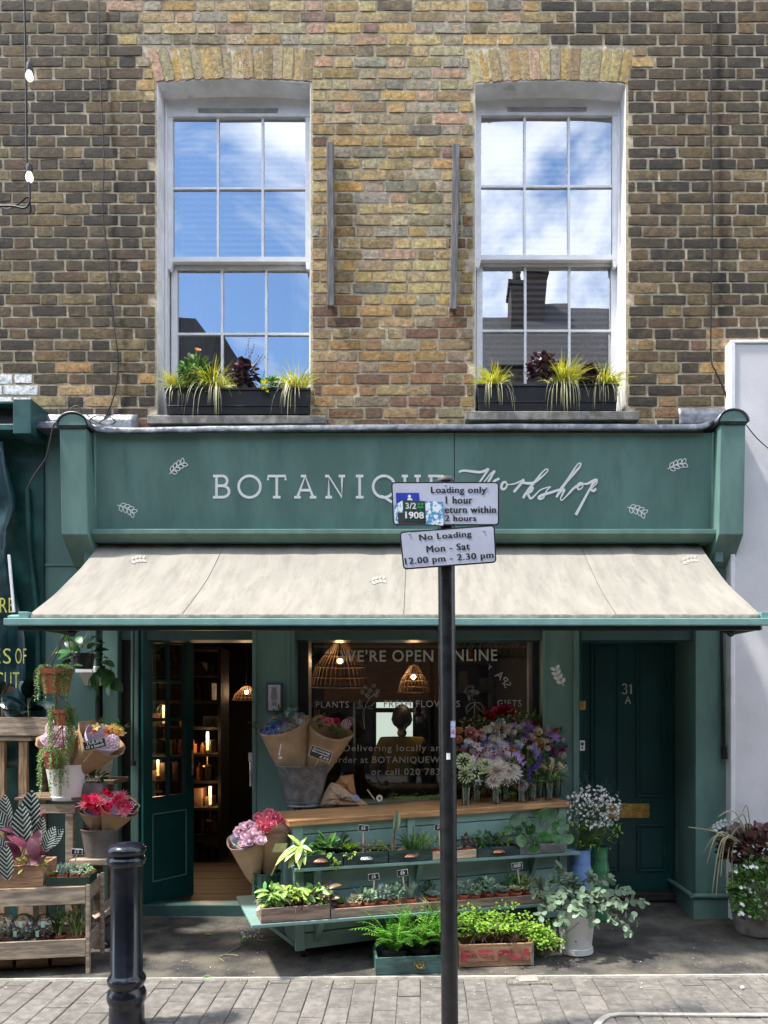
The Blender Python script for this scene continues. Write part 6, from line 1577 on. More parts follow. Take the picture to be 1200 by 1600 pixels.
b = S1(508, -.03); plant('leafy_plant', 'broad leaved green plant in the leftmost drawer, right of the feathery fern', 'plant', b, [('foliage', f_bush(b + Vector((0, 0, .095)), .062, .04, .055, 34, .062, .030), lm('leaf')), ('stem', MB().tube([b, b + Vector((0, 0, .08))], .004, 5), lm('stem'))])
b = S1(530, 0); plant('leafy_plant', 'small dark leafed plant behind the gap between the first two drawers', 'plant', b, [('foliage', f_bush(b + Vector((0, 0, .09)), .04, .03, .05, 24, .045, .022), lm('dark')), ('stem', MB().tube([b, b + Vector((0, 0, .07))], .004, 5), lm('stem'))])
b = S1(521, -.075); mbt = MB(); 
for px, py in ((520, 1345), (527, 1352), (533, 1348), (524, 1360), (515, 1339), (519, 1354), (540, 1336), (552, 1332), (549, 1343)): f_bush(W(px, py, S1(px, -.1).y), .010, .006, .010, 7, .012, .009, mb=mbt)
mbt.tube([W(517, 1336, b.y - .02), W(523, 1350, b.y - .025), W(530, 1352, b.y - .025)], .001, 3); mbt.tube([W(536, 1332, b.y - .02), W(548, 1342, b.y - .025)], .001, 3)
plant('creeping_plant', 'tiny leaved creeper hanging over the front of the first two drawers', 'plant', b, [('foliage', mbt, lm('lime'))])
b = S1(545, -.02); plant('succulent', 'bright lime rosette succulent in the silver handled drawer', 'succulent', b + Vector((0, 0, .05)), [('foliage', f_rosette(b + Vector((0, 0, .07)), .075, 40, .3, .35), lm('lime'))], 'succulents in the upper drawers')
b = S1(567, -.03); plant('succulent', 'brownish green cushion of tiny succulents beside the silver handle', 'succulent', b + Vector((0, 0, .05)), [('foliage', f_bush(b + Vector((0, 0, .085)), .05, .035, .035, 80, .018, .012, 'round'), M('bronzed_leaf', (.22, .20, .09), rough=.5, island=.4, transl=.15))], 'succulents in the upper drawers')
b = S1(590, -.03); plant('succulent', 'olive cushion of small rosettes at the right of the silver handled drawer', 'succulent', b + Vector((0, 0, .05)), [('foliage', f_bush(b + Vector((0, 0, .085)), .045, .035, .03, 70, .018, .012, 'round'), lm('olive'))], 'succulents in the upper drawers')
chalktag(568, 1294, 16, 10, 0, ['£6'], 6, 'white framed £6 tag on a stick in the silver handled drawer', S1(567, -.05) + Vector((0, 0, .05)), False, P(568, 1294, S1(568, -.05).y), 1.3)
# prayer plant with one upright leaf
m_pray = stripemat('prayer_leaf', (.34, .42, .30), (.10, .16, .08), under=(.30, .08, .10)); PL = leafmesh('prayer', m_pray, w=.42, n=6, droop=.2, fold=.25)
m_bronze = stripemat('bronze_leaf', (.10, .07, .035), (.20, .13, .06), under=(.16, .05, .04)); BL = leafmesh('bronze', m_bronze, w=.30, n=6, droop=.7, fold=.3)
b = S1(620, -.02); t = T('prayer_plant', 'bronze leaved prayer plant with one tall pale upright leaf', 'plant', b); c = P(616, 1335, b.y)
for tx, ty, yy in ((590, 1312, -.04), (600, 1322, -.06), (636, 1318, 0), (628, 1330, -.06), (606, 1330, -.08), (612, 1306, .02)): aim(t, BL, c, P(tx, ty, b.y + yy), rv(-.4, .4))
aim(t, PL, P(616, 1302, b.y), P(623, 1267, b.y - .02), 1.2); mb = MB(); mb.tube([P(618, 1338, b.y), P(615, 1318, b.y), P(617, 1300, b.y)], .003, 5); mb.build('stem', m_twig, t)
GL_ = leafmesh('plainleaf', lm('leaf'), w=.36, n=5, droop=.5, fold=.25)
b = S1(645, -.02); t = T('grassy_plant', 'tuft of arching green blades in the drawer left of the pole', 'plant', b); f_blades(b + Vector((0, 0, .05)), 34, .16, .010, .6, 1.0, r0=.04).build('foliage', lm('leaf'), t); aim(t, GL_, P(632, 1338, b.y - .05), P(652, 1332, b.y - .08), .3)
b = S1(662, -.02); t = T('grassy_plant', 'second tuft of broad green blades beside the sign pole', 'plant', b); f_blades(b + Vector((0, 0, .05)), 26, .14, .014, .5, .8, r0=.03).build('foliage', lm('strand'), t)
chalktag(687, 1293, 14, 10, 0, ['£4'], 0, 'small white framed price tag half hidden behind the sign pole', S1(688, -.05) + Vector((0, 0, .04)), False, P(686, 1293, S1(686, -.05).y), 1.3)
k_ = [('succ', 'grey green seedling in a terracotta pot left of the pole'), ('dark', 'dark seedling in a terracotta pot hidden behind the pole'), ('brown', 'bronze tipped seedling in a pot right of the pole')]
for px, (key, lab) in zip((683, 706, 728), k_):
    b = S1(px, -.03) + Vector((0, 0, .012)); t = T('potted_seedling', lab + ' in the pale wood tray', 'plant', b, 0, 'seedlings in the pale wood tray'); pot_mb(b, .026, .02, .042, n=14).build('pot', m_terra, t, smooth=True)
    f_bush(b + Vector((0, 0, .075)), .034, .025, .035, 26, .026, .015).build('foliage', lm(key), t)
for px, key, lab, r in ((751, 'leaf', 'small leafy plant at the left of the oval handled drawer', .04), (768, 'dark', 'bushy dark green plant in the oval handled drawer', .05), (786, 'olive', 'olive green bushy plant in the oval handled drawer beside the round leaves', .045)):
    b = S1(px, -.02); t = T('bushy_plant', lab, 'plant', b, 0, 'bushy plants in the oval handled drawer'); f_bush(b + Vector((0, 0, .085)), r, .04, .05, 60, .026, .013).build('foliage', lm(key), t); MB().tube([b, b + Vector((0, 0, .08))], .004, 5).build('stem', lm('stem'), t)
b = S1(735, .0); t = T('bushy_plant', 'small reddish fern leaning over the right of the pale wood tray', 'plant', b); f_bush(b + Vector((0, 0, .08)), .03, .03, .03, 30, .02, .011).build('foliage', lm('brown'), t)
# pilea: coin leaves on long stalks
m_coin = M('coin_leaf', (.03, .13, .025), rough=.3, var=.4, scale=2, bump=.05, orand=.3, transl=.1); mbc = MB(); n = 14
mbc.add([(0, 0, -.04)] + [(.5 * math.cos(6.283 * i / n), .5 * math.sin(6.283 * i / n), .0) for i in range(n)], [(0, 1 + i, 1 + (i + 1) % n) for i in range(n)]); COIN = mesh_of(mbc, 'coin_leaf_mesh', m_coin)
b = S1(838, -.03); t = T('coin_leaf_plant', 'plant with glossy round coin leaves on long stalks overflowing the zinc trough', 'plant', b)
sm = MB()
for px, py, r, dy in ((806, 1282, 20, -.02), (815, 1314, 20, -.10), (793, 1297, 14, -.04), (797, 1313, 13, -.06), (835, 1325, 19, -.12), (851, 1307, 21, -.12), (843, 1297, 12, -.06), (858, 1275, 24, .02), (842, 1272, 18, .03), (868, 1290, 13, -.03), (829, 1296, 18, .0), (818, 1277, 16, .02), (848, 1265, 16, .05), (871, 1311, 16, -.08), (888, 1311, 17, -.1), (833, 1310, 13, -.03), (811, 1298, 11, -.02), (877, 1277, 15, .03), (863, 1302, 12, -.03), (884, 1292, 11, .0), (802, 1272, 12, .03), (826, 1285, 12, .02), (875, 1297, 12, -.06), (790, 1285, 10, .02)):
    p = P(px, py, b.y + dy); d = r / scaleat(p) * 1.02; inst(COIN, 'coin_leaf', t, p, (R(rv(35, 75)), rv(-.5, .5), rv(-.5, .5)), (d, d, d)); c_ = P(836 + (px - 836) * .25, 1325, b.y); sm.tube(smoothpts([c_, (c_ + p) / 2 + Vector((0, 0, .035)), p], 4), .0022, 4, cap=False)
sm.build('stalk', M('pale_stalk', (.28, .34, .16), rough=.5, bump=0), t)

# ------------------------------------------------------------------ lower shelf: crate and two long trays
def ltray(px0, px1, h, label, matf, dep, v0=-.185, name='wooden_tray'):
    u0, u1 = uof(px0, v0, 1430), uof(px1, v0, 1420); um = (u0 + u1) / 2; mw = CMX @ Matrix.Translation((um, v0, w2(um) + .002)) @ Matrix.Rotation(.038, 4, 'Y'); hw = (u1 - u0) / 2
    t = T(name, label, 'tray' if 'tray' in name else 'crate', mw @ Vector((0, 0, 0)), CTH); openbox(t, 0, mw, -hw + .001, hw - .001, 0, dep, .001, h, .010, matf); return t, mw, hw
cr, mwc, hwc = ltray(407, 515.5, .078, 'brown weathered wooden crate at the left end of the lower shelf', m_crate, .17, name='wooden_crate')
tr1, mw1, hw1 = ltray(517, 667.5, .050, 'pale worn wooden tray of six succulents in the middle of the lower shelf', m_crate2, .15)
tr2, mw2, hw2 = ltray(669, 846, .050, 'brown wooden tray of succulents behind the sign pole on the lower shelf', m_crate, .15)
mb = MB(); mb.xf = mwc; mb.box(-hwc + .012, hwc - .012, .012, .156, .011, .06); mb.xf = None; mb.build('soil', m_soil, cr)
def S2c(px, v, h=.06, py=1420): return S2(px, v, py) + Vector((0, 0, h))
crp = [(424, 'leaf', 'upright green and cream leaved plant at the left end of the brown crate', 'v'), (447, 'lime', 'lime leaved plant second from the left in the brown crate', 'b'), (470, 'lime', 'bright yellow green leafy plant in the middle of the brown crate', 'b'), (490, 'leaf', 'green leaved plant near the right end of the brown crate', 'v'), (505, 'purple', 'dark purple leaved plant at the right end of the brown crate', 'b')]
GV = leafmesh('limeleaf', stripemat('lime_leaf', (.14, .30, .04), (.36, .50, .14)), w=.48, n=5, droop=.6, fold=.25)
for px, key, lab, kd in crp:
    b = S2c(px, -.11); t = T('leafy_plant', lab, 'plant', b, 0, 'leafy plants in the brown crate')
    for k in range(16 if kd == 'v' else 12):
        a = rv(0, 6.283); h0 = rv(.02, .09); c_ = b + Vector((math.cos(a) * .015, math.sin(a) * .012, h0)); L_ = rv(.045, .085); tip = c_ + Vector((math.cos(a) * L_, math.sin(a) * L_ * .8 - .015, rv(-.2, .75) * L_)); aim(t, GV if key != 'purple' else BL, c_, tip, rv(-.5, .5))
    f_bush(b + Vector((0, 0, .055)), .06, .045, .05, 34, .045, .024).build('foliage', lm(key), t)
    MB().tube([b - Vector((0, 0, .03)), b + Vector((0, 0, .07))], .004, 5).build('stem', lm('stem'), t)
b = S2c(430, -.13); t = T('spider_plant', 'thin arching striped blades falling over the left of the brown crate', 'plant', b); f_blades(b, 22, .17, .006, 1.1, 1.5, r0=.03).build('foliage', lm('strand'), t)
b = S2c(465, -.15); t = T('spider_plant', 'dark and pale thin blades arching out of the middle of the brown crate', 'plant', b); f_blades(b, 26, .13, .005, 1.2, 1.6, r0=.05).build('foliage', lm('purple'), t)
# succulents in terracotta pots
def succ(px, v, lab, kind, key, r=.030, ph=.047, grp='succulents in terracotta pots on the lower shelf', kw=None, base=None, extra=0):
    g_ = 1.4 if base is None else 1.15; b = (base if base is not None else S2(px, v, 1405) + Vector((0, 0, .012))); t = T('succulent', lab, 'succulent', b, 0, grp); pot_mb(b, r, r * .72, ph, n=18).build('pot', m_terra, t, smooth=True); soil_disc(b + Vector((0, 0, ph * .9)), r * .9, t); c = b + Vector((0, 0, ph)); r *= g_
    if kind == 'ros': mb = f_rosette(c, r * 1.25, 26, .42, .3)
    elif kind == 'spiky': mb = MB(); [f_rosette(c + Vector((math.cos(a) * r * .5, math.sin(a) * r * .5, 0)), r * 1.5, 16, .16, .7, 'blade', mb=mb) for a in (0, 1.6, 3.1, 4.7)]
    elif kind == 'bush': mb = f_bush(c + Vector((0, 0, r * .9)), r * 1.1, r, r * 1.0, 90, r * .5, r * .3, 'oval')
    elif kind == 'round': mb = f_bush(c + Vector((0, 0, r * .8)), r * 1.05, r, r * .85, 70, r * .45, r * .42, 'round')
    elif kind == 'tall': mb = MB(); [mb.leaf(c + Vector((rv(-.3, .3) * r, rv(-.3, .3) * r, 0)), (rv(-.6, .6), rv(-.6, .3), 1), r * rv(1.3, 2.6), r * .5, droop=.1, fold=.3, n=4, shape='petal') for _ in range(18)]
    elif kind == 'fuzzy': mb = f_bush(c + Vector((0, 0, r * .45)), r * .95, r, r * .6, 150, r * .22, r * .12, 'round', core=0)
    mb.build('foliage', lm(key), t); return t
succ(530, -.11, 'spiky dark green haworthia, leftmost pot in the pale tray', 'spiky', 'leaf')
succ(554, -.12, 'cream woolly cushion in the second pot of the pale tray', 'fuzzy', 'bleach', .031)
succ(577, -.115, 'grey green leafy succulent, third pot in the pale tray', 'round', 'succ')
succ(598, -.10, 'silvery bushy succulent in the fourth pot of the pale tray', 'bush', 'euc')
succ(619, -.09, 'low grey green succulent, fifth pot of the pale tray', 'bush', 'succ')
succ(641, -.10, 'tall blue grey fingered succulent, last pot before the sign pole', 'tall', 'blue')
succ(563, -.05, 'blue grey branching succulent standing behind the woolly cushion', 'tall', 'blue', .024)
succ(675, -.10, 'blue grey rosette in the pot at the left end of the brown tray', 'ros', 'blue', .032)
succ(726, -.09, 'pale green leafy succulent, first pot right of the pole in the brown tray', 'bush', 'euc')
succ(742, -.12, 'small pale cluster succulent, second pot right of the pole', 'round', 'succ', .026)
succ(762, -.09, 'tall bushy grey succulent, third pot right of the pole', 'bush', 'succ', .033)
succ(784, -.11, 'flat lilac rosette in the fourth pot right of the pole', 'ros', 'blue', .034)
succ(806, -.11, 'flat pinkish rosette in the wide pot left of the chalk tag', 'ros', 'bleach', .033)
succ(826, -.09, 'olive green small succulent under the chalk tag', 'bush', 'olive', .031)
succ(845, -.10, 'long leaved grey succulent, rightmost pot of the brown tray', 'tall', 'euc', .03)
succ(668, -.04, 'dark green leafy succulent behind the left end of the brown tray', 'bush', 'dark', .028); succ(752, -.03, 'dark upright succulent at the back of the brown tray', 'bush', 'dark', .028); succ(797, -.03, 'bright green leafy succulent at the back of the brown tray', 'bush', 'leaf', .030); succ(812, -.02, 'round dull green succulent near the chalk tag at the back', 'round', 'leaf', .03)
for px, py, v, lab, txt, sp in ((584, 1370, -.09, 'white framed £6 tag left of its pair above the pale tray', '£6', (584, 1400)), (629, 1364, -.09, 'white framed £6 tag right of its pair above the pale tray', '£6', (632, 1392)), (808, 1353, -.08, 'white framed £4 tag above the right end of the brown tray', '£4.00', (812, 1380))):
    p = CMX @ CV(px, py, v); chalktag(px, py, 17, 10, 0, [txt], -7, lab, CMX @ CV(*sp, v), False, p, 1.3)

# ------------------------------------------------------------------ boxes on the ground in front of the cart
A_, B_ = G(587, 1525), G(691, 1520); A_.z = SL * A_.y; yaw = math.atan2(B_.y - A_.y, B_.x - A_.x); Lx = (B_ - A_).xy.length
mwd = Matrix.Translation(A_) @ Matrix.Rotation(yaw, 4, 'Z'); gd = T('ground_drawer', 'low green painted drawer with a brass ring pull on the ground', 'drawer', A_, yaw)
m_gdraw = M('worn_teal_paint', (.055, .12, .11), rough=.6, var=.35, scale=7, stretch=(1, 6, 6), bump=.35, dirt=((.24, .27, .24), 9, .62, .72))
openbox(gd, 0, mwd, 0, Lx * 1.03, 0, .26, .003, .095, .012, m_gdraw)
mb = MB(); mb.xf = mwd; cx = Lx * .66; mb.box(cx - .032, cx + .03, -.004, -.0005, .025, .068); mb.xf = None; mb.build('back_plate', M('verdigris_brass', (.16, .17, .08), rough=.6, metal=.4, var=.5, scale=30), gd)
mb = MB(); mb.tube([mwd @ Vector((cx + .018 * math.cos(R(a)), -.012, .055 - .02 * math.sin(R(a)) )) for a in range(0, 181, 15)], .003, 6); mb.build('ring_pull', m_brass, gd, smooth=True)
def fernplant(px, py, Y, label, dark=False):
    b = W(px, py, Y); b.z = SL * Y + .012; t = T('asparagus_fern', label, 'fern', b, 0, 'asparagus ferns in the green drawer'); pot_mb(b, .062, .048, .085, n=18).build('pot', m_blackp, t, smooth=True); soil_disc(b + Vector((0, 0, .08)), .055, t); mb = MB()
    for i in range(34):
        a = i * 2.399; s = rv(.1, .7); f_frond(mb, b + Vector((0, 0, .08)) + Vector((math.cos(a), math.sin(a), 0)) * .02, (math.cos(a) * s, math.sin(a) * s - .1, 1.25), rv(.15, .33), .040, 1.7, 15, .22)
    mb.build('foliage', M('asparagus_green', (.13, .36, .035), rough=.55, island=.3, transl=.3, bump=0) if not dark else lm('fern'), t)
fernplant(616, 1480, -.90, 'bright green asparagus fern in the left of the green ground drawer')
fernplant(655, 1480, -.86, 'asparagus fern in the middle of the green ground drawer by the pole')
fernplant(690, 1480, -.84, 'asparagus fern half hidden behind the foot of the sign pole', True)
A_, B_ = G(717, 1513.5), G(833, 1509); A_.z = SL * A_.y; yaw = math.atan2(B_.y - A_.y, B_.x - A_.x); Lx = (B_ - A_).xy.length
mwp = Matrix.Translation(A_) @ Matrix.Rotation(yaw, 4, 'Z'); pc = T('soda_crate', 'wooden crate with faded red PEPSI lettering full of bright fern', 'crate', A_, yaw)
openbox(pc, 0, mwp, 0, Lx, 0, .22, .006, .128, .014, M('red_brown_crate', (.34, .20, .11), rough=.75, var=.35, scale=6, stretch=(1, 7, 7), bump=.4, dirt=((.12, .06, .04), 6, .58, .8)))
mb = MB(); f = lambda a, b: mwp @ Vector((Lx * (.03 + .91 * a), -.0015, .035 + .064 * b)); text_on(mb, 'PEPSI', f, 1.0, .045); mb.build('lettering', M('faded_red_print', (.44, .045, .07), rough=.8, var=.5, scale=28, bump=0, dirt=((.34, .20, .11), 16, .50, .62)), pc)
mb = MB(); mb.xf = mwp; mb.box(Lx - .008, Lx + .003, -.003, .012, .004, .130); mb.xf = None; mb.build('corner_strap', m_zinc, pc)
for i, (px, dx, lab) in enumerate(((748, 0, 'maidenhair fern at the left of the lettered crate, beside the pole'), (785, 0, 'maidenhair fern filling the middle of the lettered crate'), (822, 0, 'maidenhair fern spilling over the right end of the lettered crate'))):
    Y = -.80; b = W(px, 1500, Y); b.z = SL * Y + .02; t = T('maidenhair_fern', lab, 'fern', b, 0, 'maidenhair ferns in the lettered crate'); mb = MB(); sm = MB()
    for k in range(34):
        a = rv(0, 6.283); s = rv(.1, 1.1); L_ = rv(.15, .25) * (.72 if math.sin(a) < -.2 else 1); p = b + Vector((rv(-.03, .03), rv(-.03, .03), .10)); d = Vector((math.cos(a) * s + (.3 if i == 2 else 0), math.sin(a) * s - .1, 1.3)).normalized(); pts = [p.copy()]
        for q in range(9):
            d = (d + Vector((0, 0, -.23))).normalized(); p = p + d * L_ / 9; pts.append(p.copy())
            if q > 1 and not (p.z < .165 and p.y < -.80 and p.x < .62):
                for _ in range(5): o = Vector((rv(-1, 1), rv(-1, 1), rv(-.6, .6))) * .020; mb.leaf(p + o, (o.x, o.y - .01, rv(-.01, .01)), .016, .016, up=(rv(-.3, .3), -.5, 1), fold=.1, n=2, shape='round')
        sm.tube(pts, .0009, 3, cap=False)
    mb.build('foliage', M('maidenhair_green', (.22, .40, .035), rough=.5, island=.35, transl=.3, bump=0), t); sm.build('stem', m_twig, t); pot_mb(b, .055, .045, .075, n=14).build('pot', m_blackp, t, smooth=True)
# white wooden bucket with eucalyptus
b = G(900, 1487); b.z = SL * b.y; s_ = scaleat(b); Y = b.y; eb = T('white_bucket', 'white painted pail holding eucalyptus on the pavement', 'bucket', b)
mb = MB(); mb.lathe(b, [(0, .002), (25.5 / s_, .002), (26.5 / s_, .004), (26 / s_, .034), (24 / s_, .036), (30 / s_, .245), (31.5 / s_, .25), (31 / s_, .262), (28.5 / s_, .262), (22 / s_, .04)], 32); mb.build('pail', m_wbucket, eb, smooth=True)
mb = MB(); mb.tube([b + Vector((-29 / s_, -.02, .235)), b + Vector((-32 / s_, -.05, .16)), b + Vector((-22 / s_, -.095, .13)), b + Vector((-2 / s_, -.115, .20))], .0016, 4); mb.ball(b + Vector((-6 / s_, -.105, .09)), .005, 6, 4); mb.build('handle', m_wire, eb)
et = T('eucalyptus_branches', 'spreading grey green eucalyptus branches filling the white pail', 'eucalyptus', b + Vector((0, 0, .25)))
EUM = M('eucalyptus_leaf', (.155, .23, .145), rough=.55, var=.15, scale=2, bump=.08, orand=.3, transl=.12); mbE = MB(); mbE.leaf((0, 0, 0), (0, 1, 0), 1, .82, n=5, droop=.15, fold=.12, shape='round'); EUL = mesh_of(mbE, 'eucalyptus_leaf_mesh', EUM)
sm = MB(); c0 = b + Vector((0, 0, .25)); cnt = 0; restm = MB()
tips = [(836, 1395, -.02), (843, 1430, -.1), (860, 1375, .05), (872, 1352, .02), (895, 1372, -.02), (925, 1365, .02), (955, 1372, .02), (985, 1392, .0), (1005, 1408, -.02), (996, 1440, -.08), (985, 1458, -.12), (960, 1440, -.14), (930, 1442, -.16), (905, 1425, -.18), (880, 1440, -.16), (862, 1450, -.1), (940, 1395, -.1), (915, 1400, -.14), (880, 1395, -.1), (865, 1410, -.12), (975, 1415, -.1), (945, 1415, -.12), (850, 1405, 0), (900, 1385, .05)]
for i, (px, py, dy) in enumerate(tips):
    tp = W(px, py, Y + dy * 1.2); mid_ = (c0 + tp) / 2 + Vector((0, 0, .05 if py < 1430 else .085)); pts = smoothpts([c0 + Vector((rv(-.03, .03), rv(-.03, .03), 0)), mid_, tp], 7); sm.tube(pts, [.0032 * (1 - .7 * k / (len(pts) - 1)) for k in range(len(pts))], 5, cap=False)
    for k in range(4, len(pts)):
        dv = (pts[k] - pts[k - 1]).normalized()
        for sg in (1, -1):
            sd = dv.cross(Vector((rv(-.5, .5), rv(-1, .3), rv(.2, 1)))).normalized() * sg; L_ = rv(.032, .052); d = (sd + dv * .5 + Vector((0, 0, rv(-.5, .2)))).normalized(); aim(et, EUL, pts[k], pts[k] + d * L_, rv(-1.1, 1.1), 'eucalyptus_leaf', rv(.7, 1.05)); cnt += 1
sm.build('branch', M('reddish_twig', (.20, .10, .07), rough=.7), et, smooth=True)
# milk churns with white wax flowers
def churn(px, Y, r, ztop, label, mat_):
    b = W(px, 1400, Y); b.z = SL * Y; t = T('milk_churn', label, 'churn', b, 0); H = ztop - b.z
    mb = MB(); mb.lathe(b, [(0, .003), (r, .003), (r * 1.02, .012), (r, .02), (r, H * .66), (r * 1.03, H * .68), (r * 1.0, H * .70), (r * .86, H * .80), (r * .84, H * .83), (r * .87, H * .85), (r * .84, H * .87), (r * .84, H * .98), (r * .9, H), (r * .8, H), (r * .76, H * .7)], 30); mb.build('can', mat_, t, smooth=True)
    for sg in (1, -1): MB().tube(smoothpts([b + Vector((sg * r * .84, -.02, H * .93)), b + Vector((sg * r * 1.08, -.02, H * .9)), b + Vector((sg * r * 1.0, -.02, H * .8))], 4), .004, 6).build('handle', m_wire, t, smooth=True)
    return b, H
bc, Hc = churn(908, -.22, .070, W(0, 1327, -.22).z, 'pale blue milk churn of white wax flowers right of the cart', M('cornflower_enamel', (.20, .34, .66), rough=.35, var=.12, scale=5, dirt=((.10, .14, .24), 8, .62, .8), bump=.15))
gc_, Hg = churn(935, -.06, .070, W(0, 1322, -.06).z, 'green milk churn behind the pale blue churn', M('leaf_green_enamel', (.05, .20, .085), rough=.35, var=.15, dirt=((.02, .07, .04), 8, .62, .8), bump=.15))
wt_ = T('wax_flowers', 'cloud of small white wax flowers standing in the pale blue churn', 'flowers', bc + Vector((0, 0, Hc)))
mb = MB(); sm = MB(); gm = MB(); c0 = bc + Vector((0, 0, Hc - .02)); FLW = mesh_of(h_floret(5, .75), 'wax_flower_mesh', M('petal_gyp', PCOL['gyp'], rough=.6, var=.1, island=.2, transl=.25, bump=0), smooth=False)
nf = 0
for i in range(330):
    a = rv(0, 6.283); q = rv(0, 1) ** .5; px = 926 + 47 * q * math.cos(a); py = 1263 + 35 * q * math.sin(a); 
    if py > 1275 and abs(px - 926) > 60: continue
    p = W(px, py, -.22 + rv(-.11, .10)); r = rv(.009, .014)
    if nf < 270: inst(FLW, 'wax_flower', wt_, p, (rv(.3, 1.5), rv(-.6, .6), rv(0, 6)), (r, r, r)); nf += 1
    if i % 4 == 0: sm.tube([c0 + Vector((rv(-.04, .04), rv(-.04, .04), 0)), (c0 + p) / 2 + Vector((rv(-.02, .02), 0, .02)), p], .0012, 3, cap=False)
for _ in range(120):
    p = W(926 + rv(-42, 45), 1305 + rv(-18, 22), -.22 + rv(-.09, .06)); gm.leaf(p, (rv(-1, 1), rv(-.8, .3), rv(-.4, 1)), rv(.02, .045), rv(.010, .018), n=3, droop=.4)
sm.build('stem', lm('stem'), wt_); gm.build('foliage', M('fresh_green', (.20, .36, .04), rough=.5, island=.4, transl=.25), wt_)
lt_ = T('sea_lavender', 'dark blue grey sprays of sea lavender in the green churn by the door', 'flowers', gc_ + Vector((0, 0, Hg)))
mb = MB(); c0 = gc_ + Vector((0, 0, Hg)); fm = MB()
for tx, ty in ((880, 1222), (893, 1235), (905, 1215), (915, 1210), (922, 1225), (940, 1232), (955, 1228), (948, 1218), (966, 1240), (975, 1258), (930, 1240), (900, 1228), (912, 1232), (960, 1268), (868, 1232), (952, 1290), (958, 1300)):
    p = W(tx, ty, -.06 + rv(-.05, .1)); pts = smoothpts([c0, (c0 + p) / 2 + Vector((0, 0, .02)), p], 8); mb.tube(pts, .0013, 4, cap=False)
    for q in pts[7:]:
        for _ in range(6): o = Vector((rv(-1, 1), rv(-1, 1), rv(-.6, 1))) * .018; fm.leaf(q + o, (o.x, o.y, .01), rv(.008, .014), .006, n=2, fold=.3)
mb.build('stem', lm('stem'), lt_); fm.build('flower_spray', M('slate_blue_spray', (.10, .12, .17), rough=.7, island=.5, transl=.1, bump=0), lt_)
# green churn of pink roses left of the cart
rb = W(404, 1440, -.62); rb.z = SL * -.62 + .0
# stands on the cart's side flap
rb = cw(-.10, .16, w2(-.1) + .001); rcn = T('green_bucket', 'dark green enamel bucket of wrapped pink roses on the side flap of the cart', 'bucket', rb); s_ = scaleat(rb); hr = .20
mb = MB(); mb.lathe(rb, [(0, .002), (.062, .002), (.064, .01), (.078, hr - .01), (.083, hr - .006), (.083, hr), (.077, hr), (.06, .02)], 28); mb.build('pail', M('dark_green_enamel', (.012, .05, .035), rough=.25, coat=.4, bump=.03), rcn, smooth=True)
Yr = rb.y
bq('bouquet', 'kraft wrapped bunch of pale pink roses leaning left of the cart', W(398, 1378, Yr), W(383, 1306, Yr - .02), .022, 30 / s_, 21,
   [('rose', 'palepink', W(px, py, Yr - .07 + dy), .030) for px, py, dy in ((382, 1296, .02), (390, 1293, .03), (375, 1302, .02), (395, 1306, 0), (386, 1308, 0), (398, 1316, -.01), (409, 1317, -.02), (390, 1318, -.02), (381, 1322, -.01), (405, 1305, .02), (398, 1298, .03))], greens=[('oval', W(375, 1320, Yr - .03), .03, 14, .03, .016)], tissue=True)
bq('bouquet', 'kraft wrapped bunch of deeper pink roses behind the paler ones at the cart', W(420, 1372, Yr + .03), W(426, 1296, Yr + .03), .022, 27 / s_, 27,
   [('rose', 'pink', W(px, py, Yr + dy), .031) for px, py, dy in ((410, 1289, -.03), (420, 1282, -.01), (432, 1280, .0), (425, 1292, -.04), (414, 1297, -.05), (438, 1287, .0), (421, 1275, .02), (406, 1281, .0))], corners=(40, 120), front=-.05)
mb = MB(); stk = T('wooden_stake', 'pale wooden tag stake leaning in the bucket of pink roses', 'stake', W(425, 1365, Yr - .09)); mb.bar(W(424, 1368, Yr - .08), W(438, 1338, Yr - .10), .012, .004); mb.build('stake', m_tagwood, stk)
crd = T('paper_card', 'olive green folded card standing in the bucket of pink roses', 'card', W(440, 1330, Yr - .09)); mb = MB(); mb.prism([W(424, 1332, Yr - .095), W(430, 1319, Yr - .095), W(449, 1318, Yr - .095), W(446, 1331, Yr - .095)], (0, .004, 0)); mb.build('card', M('olive_card', (.30, .30, .13), rough=.8), crd)
# ------------------------------------------------------------------ left display: tiered tray stand
LMX = Matrix.Translation((-1.755, -.996, -.04)) @ Matrix.Rotation(R(9), 4, 'Z')
LIM = LMX.inverted()
def LV(px, py, v):
    o = LIM @ Vector((0, CAMY, EYE)); d = LIM.to_3x3() @ Vector(((px - VX) / F, 1, -(py - VY) / F)); return LMX @ (o + d * ((v - o.y) / d.y))
def lb(mb, *a): mb.xf = LMX; mb.box(*a); mb.xf = None; return mb
m_old = plank_mat('old_pallet_wood', (.33, .262, .195)); m_old2 = plank_mat('dark_old_wood', (.15, .095, .06))
ts = T('tray_stand', 'weathered two tier wooden tray stand at the lower left', 'stand', LMX @ Vector((0, 0, 0)), R(9))
for w0, w1_ in ((.375, .468), (.095, .188)):
    for v0, v1 in ((.0, .014), (.31, .324)): lb(MB(), -.75, -.021, v0, v1, w0, w1_).build('tray_board', m_old, ts, bevel=.003)
    lb(MB(), -.75, -.021, .0145, .3095, w0 + .002, w0 + .014).build('tray_floor', m_old, ts); lb(MB(), -.035, -.0215, .0145, .3095, w0 + .0145, w1_ - .002).build('tray_end', m_old, ts, bevel=.002)
for v in (.0, .30): lb(MB(), -.020, .0, v, v + .028, .0, .475).build('post', m_old, ts, bevel=.003); lb(MB(), -.77, -.75, v, v + .028, .0, .475).build('post', m_old, ts, bevel=.003)
